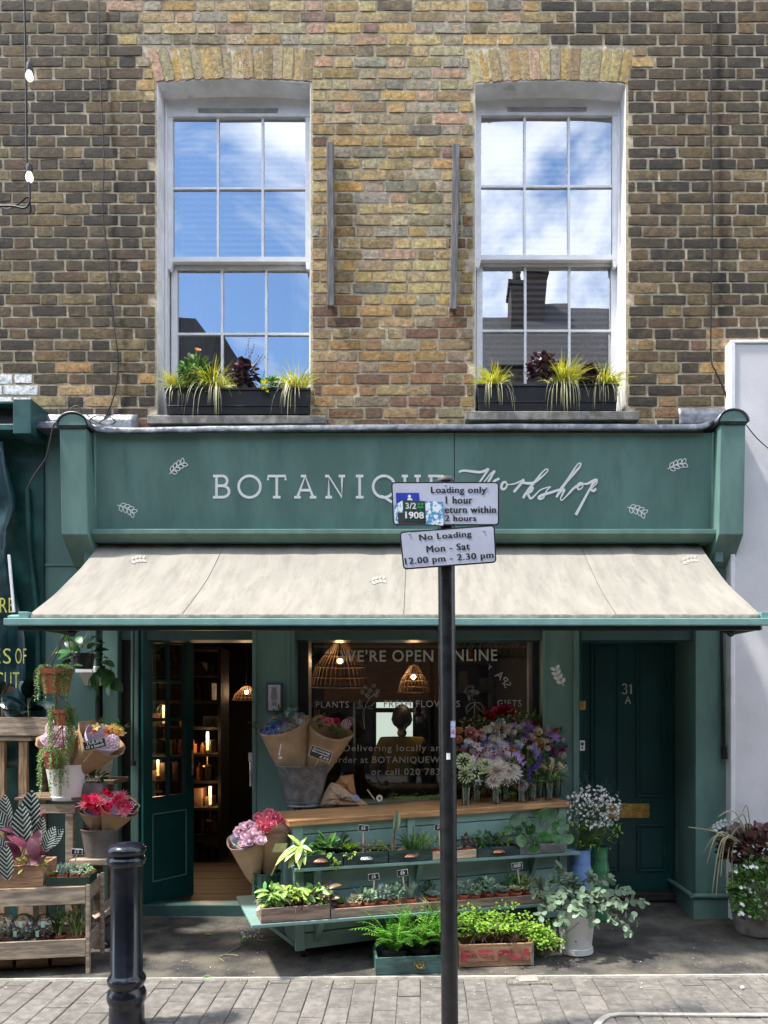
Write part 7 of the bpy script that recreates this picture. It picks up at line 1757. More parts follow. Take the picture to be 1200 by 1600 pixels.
for i, (u0, u1) in enumerate(((-.62, -.42), (-.40, -.24), (-.22, -.05))):
    o = T('log_block', ('rough brown log block under the tray stand, leftmost of three', 'rough brown log block under the tray stand, middle one', 'rough brown log block under the tray stand, beside the post')[i], 'log', LMX @ Vector((u0, .1, 0)), R(9)); mb = MB(); mb.xf = LMX; mb.lathe(((u0 + u1) / 2, .14, .045), [(0, u0 / 2 - u1 / 2), (.038, u0 / 2 - u1 / 2), (.042, 0), (.038, u1 / 2 - u0 / 2), (0, u1 / 2 - u0 / 2)], 12, m=Matrix.Rotation(R(90), 4, 'Y'), wob=.05); mb.xf = None; mb.build('log', m_old2, o, smooth=True)
# goods in the lower tray
m_bag = glassmat('clear_bag', .06, (.93, .95, .96), rough=.12, wav=1, wscale=30)
for i, (px, lab) in enumerate(((2, 'clear plastic bag of small plants cut by the left picture edge'), (36, 'clear plastic bag of mixed small plants, left one in the lower tray'), (70, 'clear plastic bag of pink potted plants next to the bamboo shoots'))):
    b = LV(px, 1473, .12); t = T('plant_bag', lab, 'plastic bag', b, 0, 'plant bags in the lower tray'); q = random.Random(i + 4); mb = MB(); n = 18; vs = []
    for k, (r, z) in enumerate(((.05, 0), (.066, .03), (.068, .07), (.060, .11), (.045, .14), (.02, .155))): vs += [b + Vector((r * math.cos(6.283 * j / n) * (1.1 + q.uniform(-.12, .12)), r * .8 * math.sin(6.283 * j / n) * (1 + q.uniform(-.12, .12)), z)) for j in range(n)]
    mb.add(vs, [(k * n + j, k * n + (j + 1) % n, (k + 1) * n + (j + 1) % n, (k + 1) * n + j) for k in range(5) for j in range(n)]); mb.build('bag', m_bag, t, smooth=False)
    f_bush(b + Vector((0, -.01, .045)), .05, .04, .035, 80, .02, .012, 'round').build('foliage', lm(('succ', 'succ', 'brown')[i]), t)
    mb = MB(); [mb.ball(b + Vector((rv(-.05, .05), -.03 + rv(-.02, .02), rv(.01, .05))), .010, 6, 4) for _ in range(10)]; mb.build('small_pots', (m_terra, M('lilac_plastic', (.35, .32, .5)), M('pink_plastic', (.6, .22, .22)))[i], t, smooth=True)
    for dx, dz in ((.01, .10), (-.02, .05)): MB().box(b.x + dx, b.x + dx + .018, b.y - .062, b.y - .06, b.z + dz, b.z + dz + .032).build('label', M('mint_label', (.35, .62, .45), bump=0), t)
for i, (px, lab) in enumerate(((92, 'potted bamboo like palm shoots, left pot in the lower tray'), (121, 'potted bamboo like palm shoots, right pot beside the stand post'))):
    b = LV(px, 1467, .13); t = T('bamboo_shoots', lab, 'plant', b, 0, 'potted bamboo shoots'); pot_mb(b - Vector((0, 0, .02)), .04, .03, .045).build('pot', m_terra, t, smooth=True); mb = MB(); sm = MB()
    for _ in range(16):
        tp = b + Vector((rv(-.06, .06), rv(-.04, .03), rv(.10, .20))); b0 = b + Vector((rv(-.022, .022), rv(-.02, .02), .01)); sm.tube([b0, tp], .0028, 5, cap=False)
        for _ in range(4): mb.leaf(b0.lerp(tp, rv(.4, 1)), (rv(-1, 1), rv(-1, .3), rv(.2, 1)), rv(.04, .07), .010, n=3, droop=.5, shape='lance')
    mb.build('foliage', lm('leaf'), t); sm.build('cane', M('pale_cane', (.32, .42, .14), rough=.4), t)
# crate of calatheas on the stand
m_cal = stripemat('pinstripe_calathea', (.018, .034, .026), (.50, .54, .50), ribs=50, under=(.13, .02, .045)); CAL = leafmesh('calathea', m_cal, w=.56, n=6, droop=.1, fold=.22)
cc = T('wooden_crate', 'orange brown wooden crate of striped calatheas on top of the tray stand', 'crate', LMX @ Vector((-.3, .03, .47)), R(9))
openbox(cc, 0, LMX, -.72, -.238, .02, .26, .470, .585, .014, plank_mat('orange_crate_wood', (.36, .21, .12)))
cl = T('calathea', 'dark calathea with white pinstriped upright leaves in the crate at the left', 'plant', LV(30, 1360, .12)); c0 = LV(36, 1355, .14)
for bx, by, tx, ty, v, ro in ((38, 1320, 33, 1258, .06, 0), (48, 1300, 48, 1236, .12, .2), (14, 1290, 6, 1243, .1, -.3), (12, 1300, -14, 1262, .06, -.2), (70, 1330, 84, 1292, .04, .5), (74, 1325, 97, 1296, .1, .8), (8, 1330, -16, 1300, .02, -.5), (60, 1320, 66, 1278, .16, .3), (12, 1375, 8, 1322, .0, 0)):
    aim(cl, CAL, LV(bx, by, v), LV(tx, ty, v - .03), ro, 'leaf', .86)
CALb = leafmesh('calathea_under', M('maroon_leaf_back', (.13, .022, .045), rough=.45, orand=.3, transl=.1), w=.5, n=5, droop=.5, fold=.2)
for bx, by, tx, ty, v in ((20, 1300, -6, 1282, .05), (40, 1325, 14, 1296, .03), (50, 1330, 60, 1296, .02), (56, 1345, 48, 1308, -.01), (58, 1285, 65, 1262, .16), (64, 1345, 74, 1316, .05), (40, 1350, 68, 1338, .0), (30, 1345, 10, 1310, .05)): aim(cl, CALb, LV(bx, by, v), LV(tx, ty, v), rv(-.5, .5), 'leaf')
sm = MB(); [sm.tube([LV(36 + rv(-16, 16), 1370, .14), LV(x, y, v)], .0025, 5) for x, y, v in ((38, 1320, .06), (48, 1300, .12), (14, 1290, .1), (70, 1330, .04), (8, 1330, .02), (60, 1320, .16))]; sm.build('stalk', M('maroon_stalk', (.12, .04, .05), rough=.5), cl)
f_bush(LV(48, 1350, .04), .05, .03, .03, 20, .05, .03).build('foliage', M('yellowing_leaf', (.34, .30, .05), rough=.5, island=.4), cl)
gt = T('green_tray', 'dark green plastic tray of small succulents on the stand beside the crate', 'tray', LMX @ Vector((-.13, .03, .47)), R(9))
mb = lb(MB(), -.222, -.005, .01, .018, .472, .515); [lb(mb, *a) for a in ((-.222, -.005, .17, .178, .472, .515), (-.222, -.214, .018, .17, .472, .515), (-.013, -.005, .018, .17, .472, .515), (-.214, -.013, .018, .17, .472, .48))]; mb.build('tray', M('green_plastic', (.016, .04, .025), rough=.5, bump=.05), gt)
for u, v, kd, key, lab in ((-.195, .05, 'ros', 'lime', 'lime rosette succulent at the left of the green tray'), (-.15, .04, 'tall', 'blue', 'pale blue spiky succulent at the front of the green tray'), (-.165, .12, 'bush', 'blue', 'blue grey succulent at the back left of the green tray'), (-.105, .11, 'round', 'succ', 'grey green succulent under the price tag in the green tray'), (-.09, .05, 'ros', 'blue', 'wide blue rosette succulent in the middle of the green tray'), (-.04, .06, 'bush', 'succ', 'low grey succulent at the right of the green tray'), (-.03, .13, 'ros', 'lime', 'small lime rosette at the back right of the green tray')): succ(0, 0, lab, kd, key, .024, .038, 'succulents in the green tray', base=LMX @ Vector((u, v, .481)))
chalktag(120, 1331, 17, 9, 0, ['£3'], 2, 'white framed price tag above the green succulent tray', LV(117, 1346, .1), False, LV(120, 1331, .08), 1.3)

# ------------------------------------------------------------------ bench, tall stand and buckets behind
def leg(mb, x0, y0, x1, y1, Y, d=.03): mb.wbox(x0, y0, x1, y1, Y, Y + d); return mb
bn = T('wooden_bench', 'grey slatted wooden bench carrying the white bucket of bouquets', 'bench', W(90, 1480, -.55)); Yb3 = -.62
for k in range(4): a = W(22, 1255, Yb3); b = W(129, 1246, Yb3); MB().box(a.x, b.x + .01 * (k % 2), Yb3 + .07 * k, Yb3 + .07 * k + .064, b.z - .016, b.z + rv(-.002, .003)).build('slat', m_old2, bn, bevel=.003)
MB().wbox(60, 1257, 117, 1271, Yb3 + .005, Yb3 + .03).build('apron', m_old, bn, bevel=.003)
for x0, Y in ((102, Yb3 + .005), (40, Yb3 + .005), (104, Yb3 + .22), (44, Yb3 + .22)): a = W(x0, 1272, Y); MB().box(a.x, a.x + .045, Y, Y + .03, SL * Y, a.z + (.0 if Y < -.5 else .03)).build('leg', m_old, bn, bevel=.003)
tl = T('tall_stand', 'tall weathered wooden stand at the far left holding the rubber plant box', 'stand', W(30, 1480, -.36)); Yt3 = -.36
zt_ = W(0, 1150, Yt3).z
for x0 in (-6, 29): a = W(x0, 0, Yt3); MB().box(a.x, a.x + .05, Yt3, Yt3 + .03, SL * Yt3, zt_ - .03).build('leg', plank_mat('warm_old_wood', (.32, .21, .12), (8, 8, 1)), tl, bevel=.003); MB().box(a.x, a.x + .05, Yt3 + .25, Yt3 + .28, SL * Yt3, zt_ - .03).build('leg', m_old2, tl, bevel=.003)
a = W(-60, 0, Yt3); b = W(50, 0, Yt3); MB().box(a.x, b.x, Yt3 - .01, Yt3 + .3, zt_ - .03, zt_).build('top_board', m_old, tl, bevel=.003)
rc = T('plant_box', 'brown wooden box of rubber plants on top of the tall stand', 'box', W(30, 1150, Yt3)); bx = Matrix.Translation((0, 0, 0)); c = W(52, 1150, Yt3 - .02)
openbox(rc, 0, bx, a.x, c.x + .09, Yt3 - .02, Yt3 + .24, zt_ + .002, zt_ + .115, .015, m_old)
m_rub = M('rubber_plant_leaf', (.014, .045, .04), rough=.22, var=.3, scale=2, bump=.05, orand=.35, coat=.3); RB = leafmesh('rubber', m_rub, w=.5, n=6, droop=.25, fold=.18)
for i, (bx0, lab, L3) in enumerate(((45, 'rubber plant with big dark leaves beside the yellow lettering', ((45, 1090, 46, 1050), (44, 1100, 60, 1062), (44, 1105, 10, 1085), (46, 1108, 84, 1098), (44, 1110, 70, 1100), (44, 1112, 20, 1118), (46, 1090, 32, 1062), (46, 1115, 66, 1122))), (4, 'second rubber plant cut by the left picture edge', ((2, 1085, 14, 1058), (0, 1100, 26, 1104), (0, 1090, -20, 1060), (6, 1110, 32, 1120), (2, 1112, -14, 1104))))):
    t = T('rubber_plant', lab, 'plant', W(bx0, 1128, Yt3 + .1)); MB().tube([W(bx0 + 1, 1135, Yt3 + .1), W(bx0, 1090, Yt3 + .1)], .007, 6).build('stem', M('olive_stem', (.16, .17, .07)), t)
    pot_mb(W(bx0, 1150, Yt3 + .1) + Vector((0, 0, .01)), .06, .05, .11).build('pot', m_terra, t, smooth=True)
    for x0, y0, x1, y1 in L3: aim(t, RB, W(x0, y0, Yt3 + .08), W(x1, y1, Yt3 + rv(-.1, .15)), rv(-.9, .9))
def bucket(px, ybot, ytop, wt, wbm, Y, name, label, mat_, zb=None):
    b = W(px, ybot, Y); s_ = scaleat(b); H = (ybot - ytop) / s_; rt, rb_ = wt / 2 / s_, wbm / 2 / s_; t = T(name, label, 'bucket', b)
    MB().lathe(b, [(0, .002), (rb_, .002), (rb_ * 1.02, .004), (rb_ * 1.03, H * .12), (rb_, H * .13), (rt, H * .96), (rt * 1.04, H * .97), (rt * 1.04, H), (rt * .95, H), (rb_ * .9, .02)], 28).build('pail', mat_, t, smooth=True); return b, H, s_
wb_, Hw, sw = bucket(105, 1250, 1194, 62, 46, -.55, 'white_bucket', 'white pail of wrapped bouquets on the grey slatted bench', m_wbucket)
bucket(155, 1218, 1172, 44, 34, -.25, 'cream_pot', 'tall cream pot behind the white pail on the left', M('cream_glaze', (.46, .44, .36), rough=.5))
sd = T('small_stand', 'dark low stand behind the bench supporting the cream pot', 'stand', W(155, 1440, -.25)); MB().wbox(128, 1219, 178, 1226, -.36, -.12, -.36).build('top_board', m_old2, sd, bevel=.003)
for x0 in (130, 168): a = W(x0, 1226, -.3); MB().box(a.x, a.x + .03, -.3, -.27, SL * -.3, a.z).build('leg', m_old2, sd)
gp_ = T('grey_planter', 'small grey planter with a dark plant right of the white pail', 'planter', W(144, 1244, -.52)); MB().wbox(128, 1224, 158, 1245, -.56, -.46).build('box', m_zinc, gp_, bevel=.003); f_bush(W(150, 1216, -.52), .06, .04, .035, 60, .035, .014).build('foliage', lm('dark'), gp_)
Yw = wb_.y
bq('bouquet', 'kraft wrapped pink hydrangea bouquet on the left side of the white pail', W(100, 1212, Yw), W(90, 1150, Yw - .03), .03, 34 / sw, 31, [('cluster', 'palepink', W(px, py, Yw - .06), .035) for px, py in ((88, 1146), (98, 1150), (82, 1156), (94, 1160), (104, 1143), (86, 1138))] + [('cluster', 'mauve', W(100, 1158, Yw - .07), .03)], tissue=True)
bq('bouquet', 'kraft wrapped bouquet with yellow and red flowers leaning right out of the white pail', W(118, 1208, Yw), W(162, 1152, Yw), .03, 40 / sw, 35,
   [('mum', 'yellow', W(177, 1140, Yw - .02), .03), ('mum', 'rust', W(170, 1146, Yw - .03), .03), ('mum', 'yellow', W(186, 1143, Yw - .02), .028), ('mum', 'rust', W(183, 1150, Yw - .03), .028), ('floret', 'yellow', W(152, 1138, Yw), .022), ('mum', 'rust', W(148, 1144, Yw), .028), ('cluster', 'palepink', W(176, 1160, Yw - .08), .03), ('floret', 'yellow', W(192, 1150, Yw), .024)], greens=[('lance', W(188, 1136, Yw), .04, 16, .035, .01), ('lance', W(160, 1136, Yw), .05, 16, .035, .01)], corners=(110, 150), tissue=True)
chalktag(148, 1163, 36, 15, Yw - .17, ['TULIPS', '£5 a bunch'], -12, 'black chalk tag on the kraft bouquet in the white pail at the left', W(131, 1190, Yw - .13), sc_=1.6)
# red tulips in a rusty zinc bucket
st2 = T('low_stand', 'low dark wooden stand under the zinc bucket of red bouquets', 'stand', W(150, 1480, -.58)); MB().wbox(108, 1344, 178, 1352, -.68, -.42, -.68).build('top_board', m_old, st2, bevel=.003)
for x0, Y in ((146, -.62), (112, -.62), (146, -.46)): a = W(x0, 1352, Y); MB().box(a.x, a.x + .04, Y, Y + .03, SL * Y, a.z).build('leg', m_old2, st2, bevel=.003)
b5, H5, s5 = bucket(156, 1344, 1294, 54, 42, -.56, 'zinc_bucket', 'rusty zinc bucket of bright pink bouquets by the door post', M('rusty_zinc', (.15, .14, .13), rough=.7, metal=.3, dirt=((.16, .07, .035), 7, .5, .7)))
for i, (p0, p1, r, hs, lab) in enumerate((((148, 1300), (148, 1262), 24, [(138, 1254), (148, 1250), (158, 1256), (142, 1262), (154, 1265), (133, 1260), (146, 1268), (163, 1262), (150, 1258)], 'kraft wrapped bunch of bright pink tulips, left one in the rusty bucket'), ((166, 1302), (186, 1256), 32, [(176, 1246), (186, 1250), (196, 1254), (170, 1243), (200, 1262), (190, 1262), (204, 1268), (182, 1256), (196, 1270), (176, 1262), (168, 1268), (192, 1246)], 'kraft wrapped bunch of crimson pink tulips leaning right by the door post'))):
    bq('bouquet', lab, W(*p0, b5.y), W(*p1, b5.y - .02), .02, r / s5, 41 + i, [(('mum', 'tulip')[k % 3 == 0], ('hot', 'hot', 'pink')[k % 3], W(px, py, b5.y - .06 + rv(-.02, .03)), .034) for k, (px, py) in enumerate(hs)], greens=[('lance', W(hs[0][0], hs[0][1] + 6, b5.y), .05, 14, .035, .01)], tissue=True, back=.12)
pt_ = W(205, 1259, b5.y - .05); chalktag(205, 1259, 22, 18, 0, ['£15'], 40, 'tilted black chalk tag behind the crimson tulips', W(196, 1282, b5.y), True, pt_)
# plank and wheel of an old sack truck
tk = T('sack_truck', 'old wooden sack truck with a small wheel behind the bollard', 'sack truck', W(165, 1480, -.55)); mb = MB(); mb.bar(W(147, 1435, -.62), W(205, 1390, -.50), .15, .03); mb.build('plank', m_old, tk, bevel=.003); MB().bar(W(149, 1448, -.66), W(190, 1424, -.55), .03, .03).build('rail', m_old2, tk)
p = W(172, 1452, -.55); p.z = SL * p.y + .075; MB().lathe(p, [(0, -.018), (.03, -.018), (.07, -.012), (.075, 0), (.07, .012), (.03, .018), (0, .018)], 20, m=Matrix.Rotation(R(75), 4, 'Y')).build('wheel', M('grey_rubber', (.09, .09, .09), rough=.8), tk, smooth=True)

# ------------------------------------------------------------------ hanging pots
def cords(t, top, pts): mb = MB(); [mb.tube(smoothpts([top, (top + p) / 2 + Vector((rv(-.008, .008), 0, 0)), p], 3), .0028, 4, cap=False) for p in pts]; mb.build('macrame_cord', M('brown_cord', (.22, .11, .07), rough=.9), t)
Yh = -.76; hang = W(104, 988, Yh)
prev = hang
for i, (px, y0, y1, w_, L_, n_, lab) in enumerate(((88, 1045, 1083, 50, .22, 34, 'upper terracotta hanging pot with trailing pale green succulent strings'), (98, 1109, 1134, 32, .34, 36, 'middle terracotta hanging pot, tilted, with long trailing green strings'), (84, 1176, 1201, 34, .28, 26, 'lowest terracotta hanging pot with a small sticker and green strings'))):
    b = W(px, y1, Yh); s_ = scaleat(b); r = w_ / 2 / s_; h = (y1 - y0) / s_; t = T('hanging_pot', lab, 'hanging pot', b, 0, 'hanging pots of trailing succulents'); pot_mb(b, r / 1.08, r * .72, h, n=20).build('pot', m_terra, t, smooth=True); c = b + Vector((0, 0, h))
    cords(t, prev if i else hang, [c + Vector((r * math.cos(a), r * math.sin(a), 0)) for a in (.3, 2.4, 4.4)]); prev = b
    f_strings(c, r * .95, n_, L_, front=True, up=.012, bead=.0048).build('foliage', lm('strand'), t); soil_disc(c - Vector((0, 0, .01)), r * .85, t)
    if i == 2: MB().disc(b + Vector((.012, -r * .93, h * .55)), .007, 12, m=Matrix.Rotation(R(90), 4, 'X')).build('sticker', m_chalk, t)
b = W(131, 1045, -.55); t = T('hanging_pot', 'black hanging pot of broad leaved trailing vine under the awning', 'hanging pot', b); pot_mb(b, .062, .05, .09).build('pot', m_blackp, t, smooth=True)
mb = MB(); mb.tube([b + Vector((.05, 0, .09)), W(140, 985, -.55)], .003, 4); mb.tube([b + Vector((-.05, 0, .09)), W(140, 985, -.55)], .003, 4); mb.build('white_hanger', m_wbucket, t)
HY = leafmesh('vine', M('vine_leaf', (.05, .15, .035), rough=.32, orand=.4, transl=.15, bump=.05), w=.5, n=5, droop=.5, fold=.2)
for bx_, by, tx, ty in ((125, 1018, 100, 1000), (120, 1022, 88, 1012), (128, 1014, 138, 990), (138, 1014, 160, 994), (125, 1020, 108, 1022), (130, 1008, 118, 990), (118, 1024, 82, 1020), (108, 1040, 126, 1034), (104, 1044, 84, 1034), (150, 1030, 168, 1022), (158, 1034, 176, 1034), (162, 1044, 178, 1056), (160, 1052, 170, 1078), (150, 1050, 146, 1076), (168, 1062, 186, 1072), (142, 1058, 134, 1082), (156, 1062, 148, 1090), (172, 1066, 164, 1086), (146, 1018, 168, 1010), (115, 1008, 98, 990), (140, 1004, 152, 988), (110, 1030, 92, 1046), (164, 1040, 150, 1058)): aim(t, HY, W(bx_, by, -.55 + rv(-.05, .03)), W(tx, ty, -.58 + rv(-.06, .03)), rv(-.7, .7))
mb = MB(); [mb.tube(smoothpts([b + Vector((0, 0, .09)), W(x0, y0, -.56), W(x1, y1, -.57)], 4), .0022, 4) for x0, y0, x1, y1 in ((150, 1030, 165, 1075), (145, 1050, 152, 1088), (120, 1030, 96, 1040), (160, 1020, 182, 1068))]; mb.build('stem', lm('stem'), t)
bkt = T('wall_bracket', 'small white moulded bracket on the left pier behind the hanging pots', 'bracket', W(140, 1065, -.03)); a = W(124, 1052, -.06); b = W(156, 1042, -.06); MB().box(a.x, b.x, -.12, -.006, a.z, b.z).build('shelf', m_white, bkt, bevel=.004); MB().prism([(a.x + .01, -.006, a.z - .001), (a.x + .01, -.006, a.z - .08), (a.x + .01, -.09, a.z - .001)], (b.x - a.x - .02, 0, 0)).build('brace', m_white, bkt, bevel=.004)

# ------------------------------------------------------------------ window boxes on the first floor sills
def winbox(x0, x1, y0, y1, label, win_i):
    a, b = W(x0, y1, -.045), W(x1, y0, -.045); t = T('window_box', label, 'window box', (a.x, -.045, a.z)); mb = MB()
    mb.add([(a.x + .01, -.035, a.z), (b.x - .01, -.035, a.z), (b.x - .01, .10, a.z), (a.x + .01, .10, a.z), (a.x, -.045, b.z), (b.x, -.045, b.z), (b.x, .11, b.z), (a.x, .11, b.z)], [(3, 2, 1, 0), (0, 1, 5, 4), (1, 2, 6, 5), (2, 3, 7, 6), (3, 0, 4, 7)]); mb.box(a.x - .005, b.x + .005, -.052, -.042, b.z - .016, b.z); mb.box(a.x + .004, b.x - .004, -.0455, -.04, a.z + .05, a.z + .054)
    mb.build('trough', m_blackp, t, bevel=.002); MB().box(a.x + .004, b.x - .004, -.038, .105, b.z - .03, b.z - .012).build('soil', m_soil, t); return b.z
def sedge(px, z, label, n=90, L_=.17, drp=1.5):
    b = W(px, 0, .01); b.z = z - .015; L_ *= rv(.95, 1.3); drp *= rv(.75, 1.25); t = T('golden_sedge', label, 'grass', b, 0, 'golden sedges in the window boxes'); f_blades(b, int(n * 1.5), L_, .0075, .95, drp * .8, r0=.045, lean=(rv(-.3, .3), -.2), seg=7).build('foliage', lm('yellowg'), t); f_blades(b, n // 4, L_ * 1.5, .0065, 1.3, 3.2, r0=.04, lean=(0, -.8), seg=9).build('old_blades', lm('bleach'), t)
m_heu = M('plum_leaf', (.085, .040, .060), rough=.4, var=.3, island=.5, transl=.1)
def heuchera(px, py, z, label, r=.075):
    b = W(px, py, .0); t = T('plum_heuchera', label, 'plant', b); f_bush(b + Vector((0, -.02, .01)), r * 1.2, .06, r * 1.0, 170, .042, .04, 'round').build('foliage', m_heu, t); mb = MB(); fl = MB()
    for _ in range(9):
        q = b + Vector((rv(-.10, .14), rv(-.03, .03), rv(.12, .26))); pts = smoothpts([b, (b + q) / 2 + Vector((rv(-.02, .02), 0, 0)), q], 5); mb.tube(pts, .0011, 3, cap=False)
        for p in pts[6:]: fl.ball(p + Vector((rv(-.006, .006), 0, 0)), .0032, 4, 3)
    mb.build('stem', m_twig, t); fl.build('seed_heads', m_heu, t)
z1 = winbox(258, 484, 606, 646, 'black window box on the left sill, planted with golden grass and an orange flower', 0); z2 = winbox(746, 966, 600, 640, 'black window box on the right sill, planted with three golden sedges', 1)
sedge(277, z1, 'golden sedge at the left end of the left window box'); sedge(335, z1, 'tall golden sedge right of the orange flower, left window box', 110, .22); sedge(463, z1, 'golden sedge at the right end of the left window box', 90, .18)
sedge(770, z2, 'golden sedge at the left end of the right window box', 100, .16); sedge(882, z2, 'upright golden sedge in the middle of the right window box', 120, .20); sedge(945, z2, 'golden sedge at the right end of the right window box', 110, .17)
heuchera(383, 590, z1, 'plum coloured heuchera in the middle of the left window box'); heuchera(846, 578, z2, 'plum coloured heuchera left of centre in the right window box', .08); heuchera(918, 592, z2, 'small plum heuchera behind the right hand sedge', .045)
b = W(307, 600, .0); t = T('marigold_plant', 'leafy green plant with one orange bloom in the left window box', 'plant', b); f_bush(b + Vector((0, -.02, .03)), .105, .05, .14, 300, .042, .024).build('foliage', lm('leaf'), t); MB().tube([b, W(309, 552, -.01)], .0025, 4).build('stem', lm('stem'), t); head('rose', 'peach', W(309, 549, -.02), .026, t); head('rose', 'yellow', W(318, 562, -.02), .012, t)
b = W(430, 600, -.01); t = T('ivy_plant', 'small green ivy between the heuchera and the sedge, left window box', 'plant', b); f_bush(b, .08, .04, .04, 80, .032, .028, 'round').build('foliage', lm('leaf'), t); f_bush(b + Vector((-.06, -.05, -.04)), .02, .01, .045, 30, .026, .02, 'round').build('yellow_leaves', lm('yellowg'), t)

# ------------------------------------------------------------------ cables, string lights, battens on the wall
def cable(px_pts, label, r=.0045, Y=-.02, name='cable'):
    t = T(name, label, 'cable', W(*px_pts[0], Y)); MB().tube(smoothpts([W(x, y, Y + rv(-.004, .004)) for x, y in px_pts], 5), r, 5, cap=False).build('cable', m_wire, t, smooth=True); return t
cable([(154, -10), (154, 60), (158, 160), (162, 250), (160, 330), (168, 400), (175, 480), (184, 560), (180, 610), (168, 645), (160, 658)], 'black cable hanging down the dark brickwork left of the left window')
cable([(163, 655), (150, 662), (140, 658), (150, 650), (172, 652), (180, 660), (165, 664), (145, 656), (128, 640), (118, 634), (108, 642)], 'coiled black cable resting on the lead beside the left corbel', .0035, -.2)
cable([(94, 656), (84, 664), (78, 690), (72, 715), (54, 742), (44, 762)], 'black cable drooping from the left corbel across the green neighbour', .0045, -.24)
cable([(109, 618), (108, 630), (108, 645)], 'short grey cable stub above the left corbel', .004, -.05)
cable([(1112, -10), (1112, 90), (1111, 200), (1113, 330), (1112, 430), (1111, 552), (1118, 580), (1132, 610), (1138, 640)], 'thin black conduit running down the brickwork at the right', .0055)
t = T('string_lights', 'black festoon cable with two lit bulbs at the upper left', 'string lights', W(40, 0, -.35)); Ys = -.35
MB().tube(smoothpts([W(x, y, Ys) for x, y in ((38, -10), (39, 50), (40, 95), (41, 180), (42, 255), (46, 290), (46, 315), (38, 325), (20, 322), (-5, 322))], 5), .006, 6).build('cable', m_wire, t, smooth=True)
for px, py in ((48, 118), (48, 276)):
    c = W(px - 2, py - 18, Ys); MB().lathe(c + Vector((0, 0, -.045)), [(0, 0), (.018, 0), (.020, .02), (.017, .045), (.008, .052), (0, .052)], 12).build('socket', m_blackp, t, smooth=True)
    MB().lathe(c + Vector((0, 0, -.105)), [(0, 0), (.012, .003), (.021, .016), (.023, .03), (.017, .05), (.012, .062)], 14).build('bulb', M('festoon_bulb', (1, .9, .75), emis=1.0, emcol=(1, .78, .5), bump=0), t, smooth=True)
t = T('iron_hook', 'curved black iron hook holding the festoon cable at the left', 'hook', W(20, 325, -.05)); MB().tube(smoothpts([W(-5, 322, -.1), W(12, 326, -.25), W(30, 318, -.33), W(44, 308, -.35), W(48, 330, -.3), W(40, 332, -.2)], 5), .005, 6).build('hook', m_black, t, smooth=True)
for pts, lab in ((((516, 224), (517, 480)), 'grey timber batten fixed upright on the bricks beside the left window'), (((713, 227), (708, 485)), 'grey timber batten fixed slightly askew beside the right window')):
    t = T('timber_batten', lab, 'batten', W(*pts[1], -.02)); mb = MB(); mb.bar(W(*pts[0], -.028), W(*pts[1], -.028), .046, .04, up=(0, 1, 0)); mb.build('batten', m_grey_wood, t, bevel=.004)

# ------------------------------------------------------------------ sign pole and its two plates
YP = -1.72
sp_ = T('sign_pole', 'black steel street pole standing on the pavement in front of the shop', 'pole', (W(702, 1610, YP).x, YP, SL * YP)); a, b = W(703, 1625, YP), W(696.5, 752, YP); MB().tube([a, b], 13.3 / scaleat(a), 28).build('shaft', m_black, sp_, smooth=True)
MB().lathe(b, [(.040, -.004), (.040, .006), (.034, .014), (0, .016)], 24).build('cap', M('dull_cap', (.06, .055, .055), rough=.6), sp_, smooth=True)
a = W(706, 1126, YP - .04); mb = MB(); r = 13.8 / scaleat(a); cx = W(700, 0, YP).x
def onpole(x0, y0, x1, y1, name, mat_):
    p0, p1 = W(x0, y1, YP), W(x1, y0, YP); mb = MB(); n = 6; vs = []
    for k in (p0.z, p1.z):
        for i in range(n + 1): x = p0.x + (p1.x - p0.x) * i / n - cx; x = max(-r * .99, min(r * .99, x)); vs.append((cx + x, YP - math.sqrt(max(1e-6, (r + .001) ** 2 - x * x)), k))
    mb.add(vs, [(i, i + 1, n + 2 + i, n + 1 + i) for i in range(n)]); mb.build(name, mat_, sp_, smooth=True)
onpole(703.5, 1126, 711, 1152, 'sticker', M('blue_white_sticker', (.55, .60, .75), col2=(.35, .12, .25), rough=.5, scale=60, mixpos=(.5, .6), bump=0)); onpole(697, 1176, 703, 1186, 'torn_sticker', m_chalk)
m_plate = M('grey_white_plate', (.50, .53, .64), rough=.4, var=.05, scale=8, bump=.1, dirt=((.36, .39, .48), 9, .6, .8)); m_ink = M('black_sign_ink', (.012, .012, .014), rough=.5, bump=0)
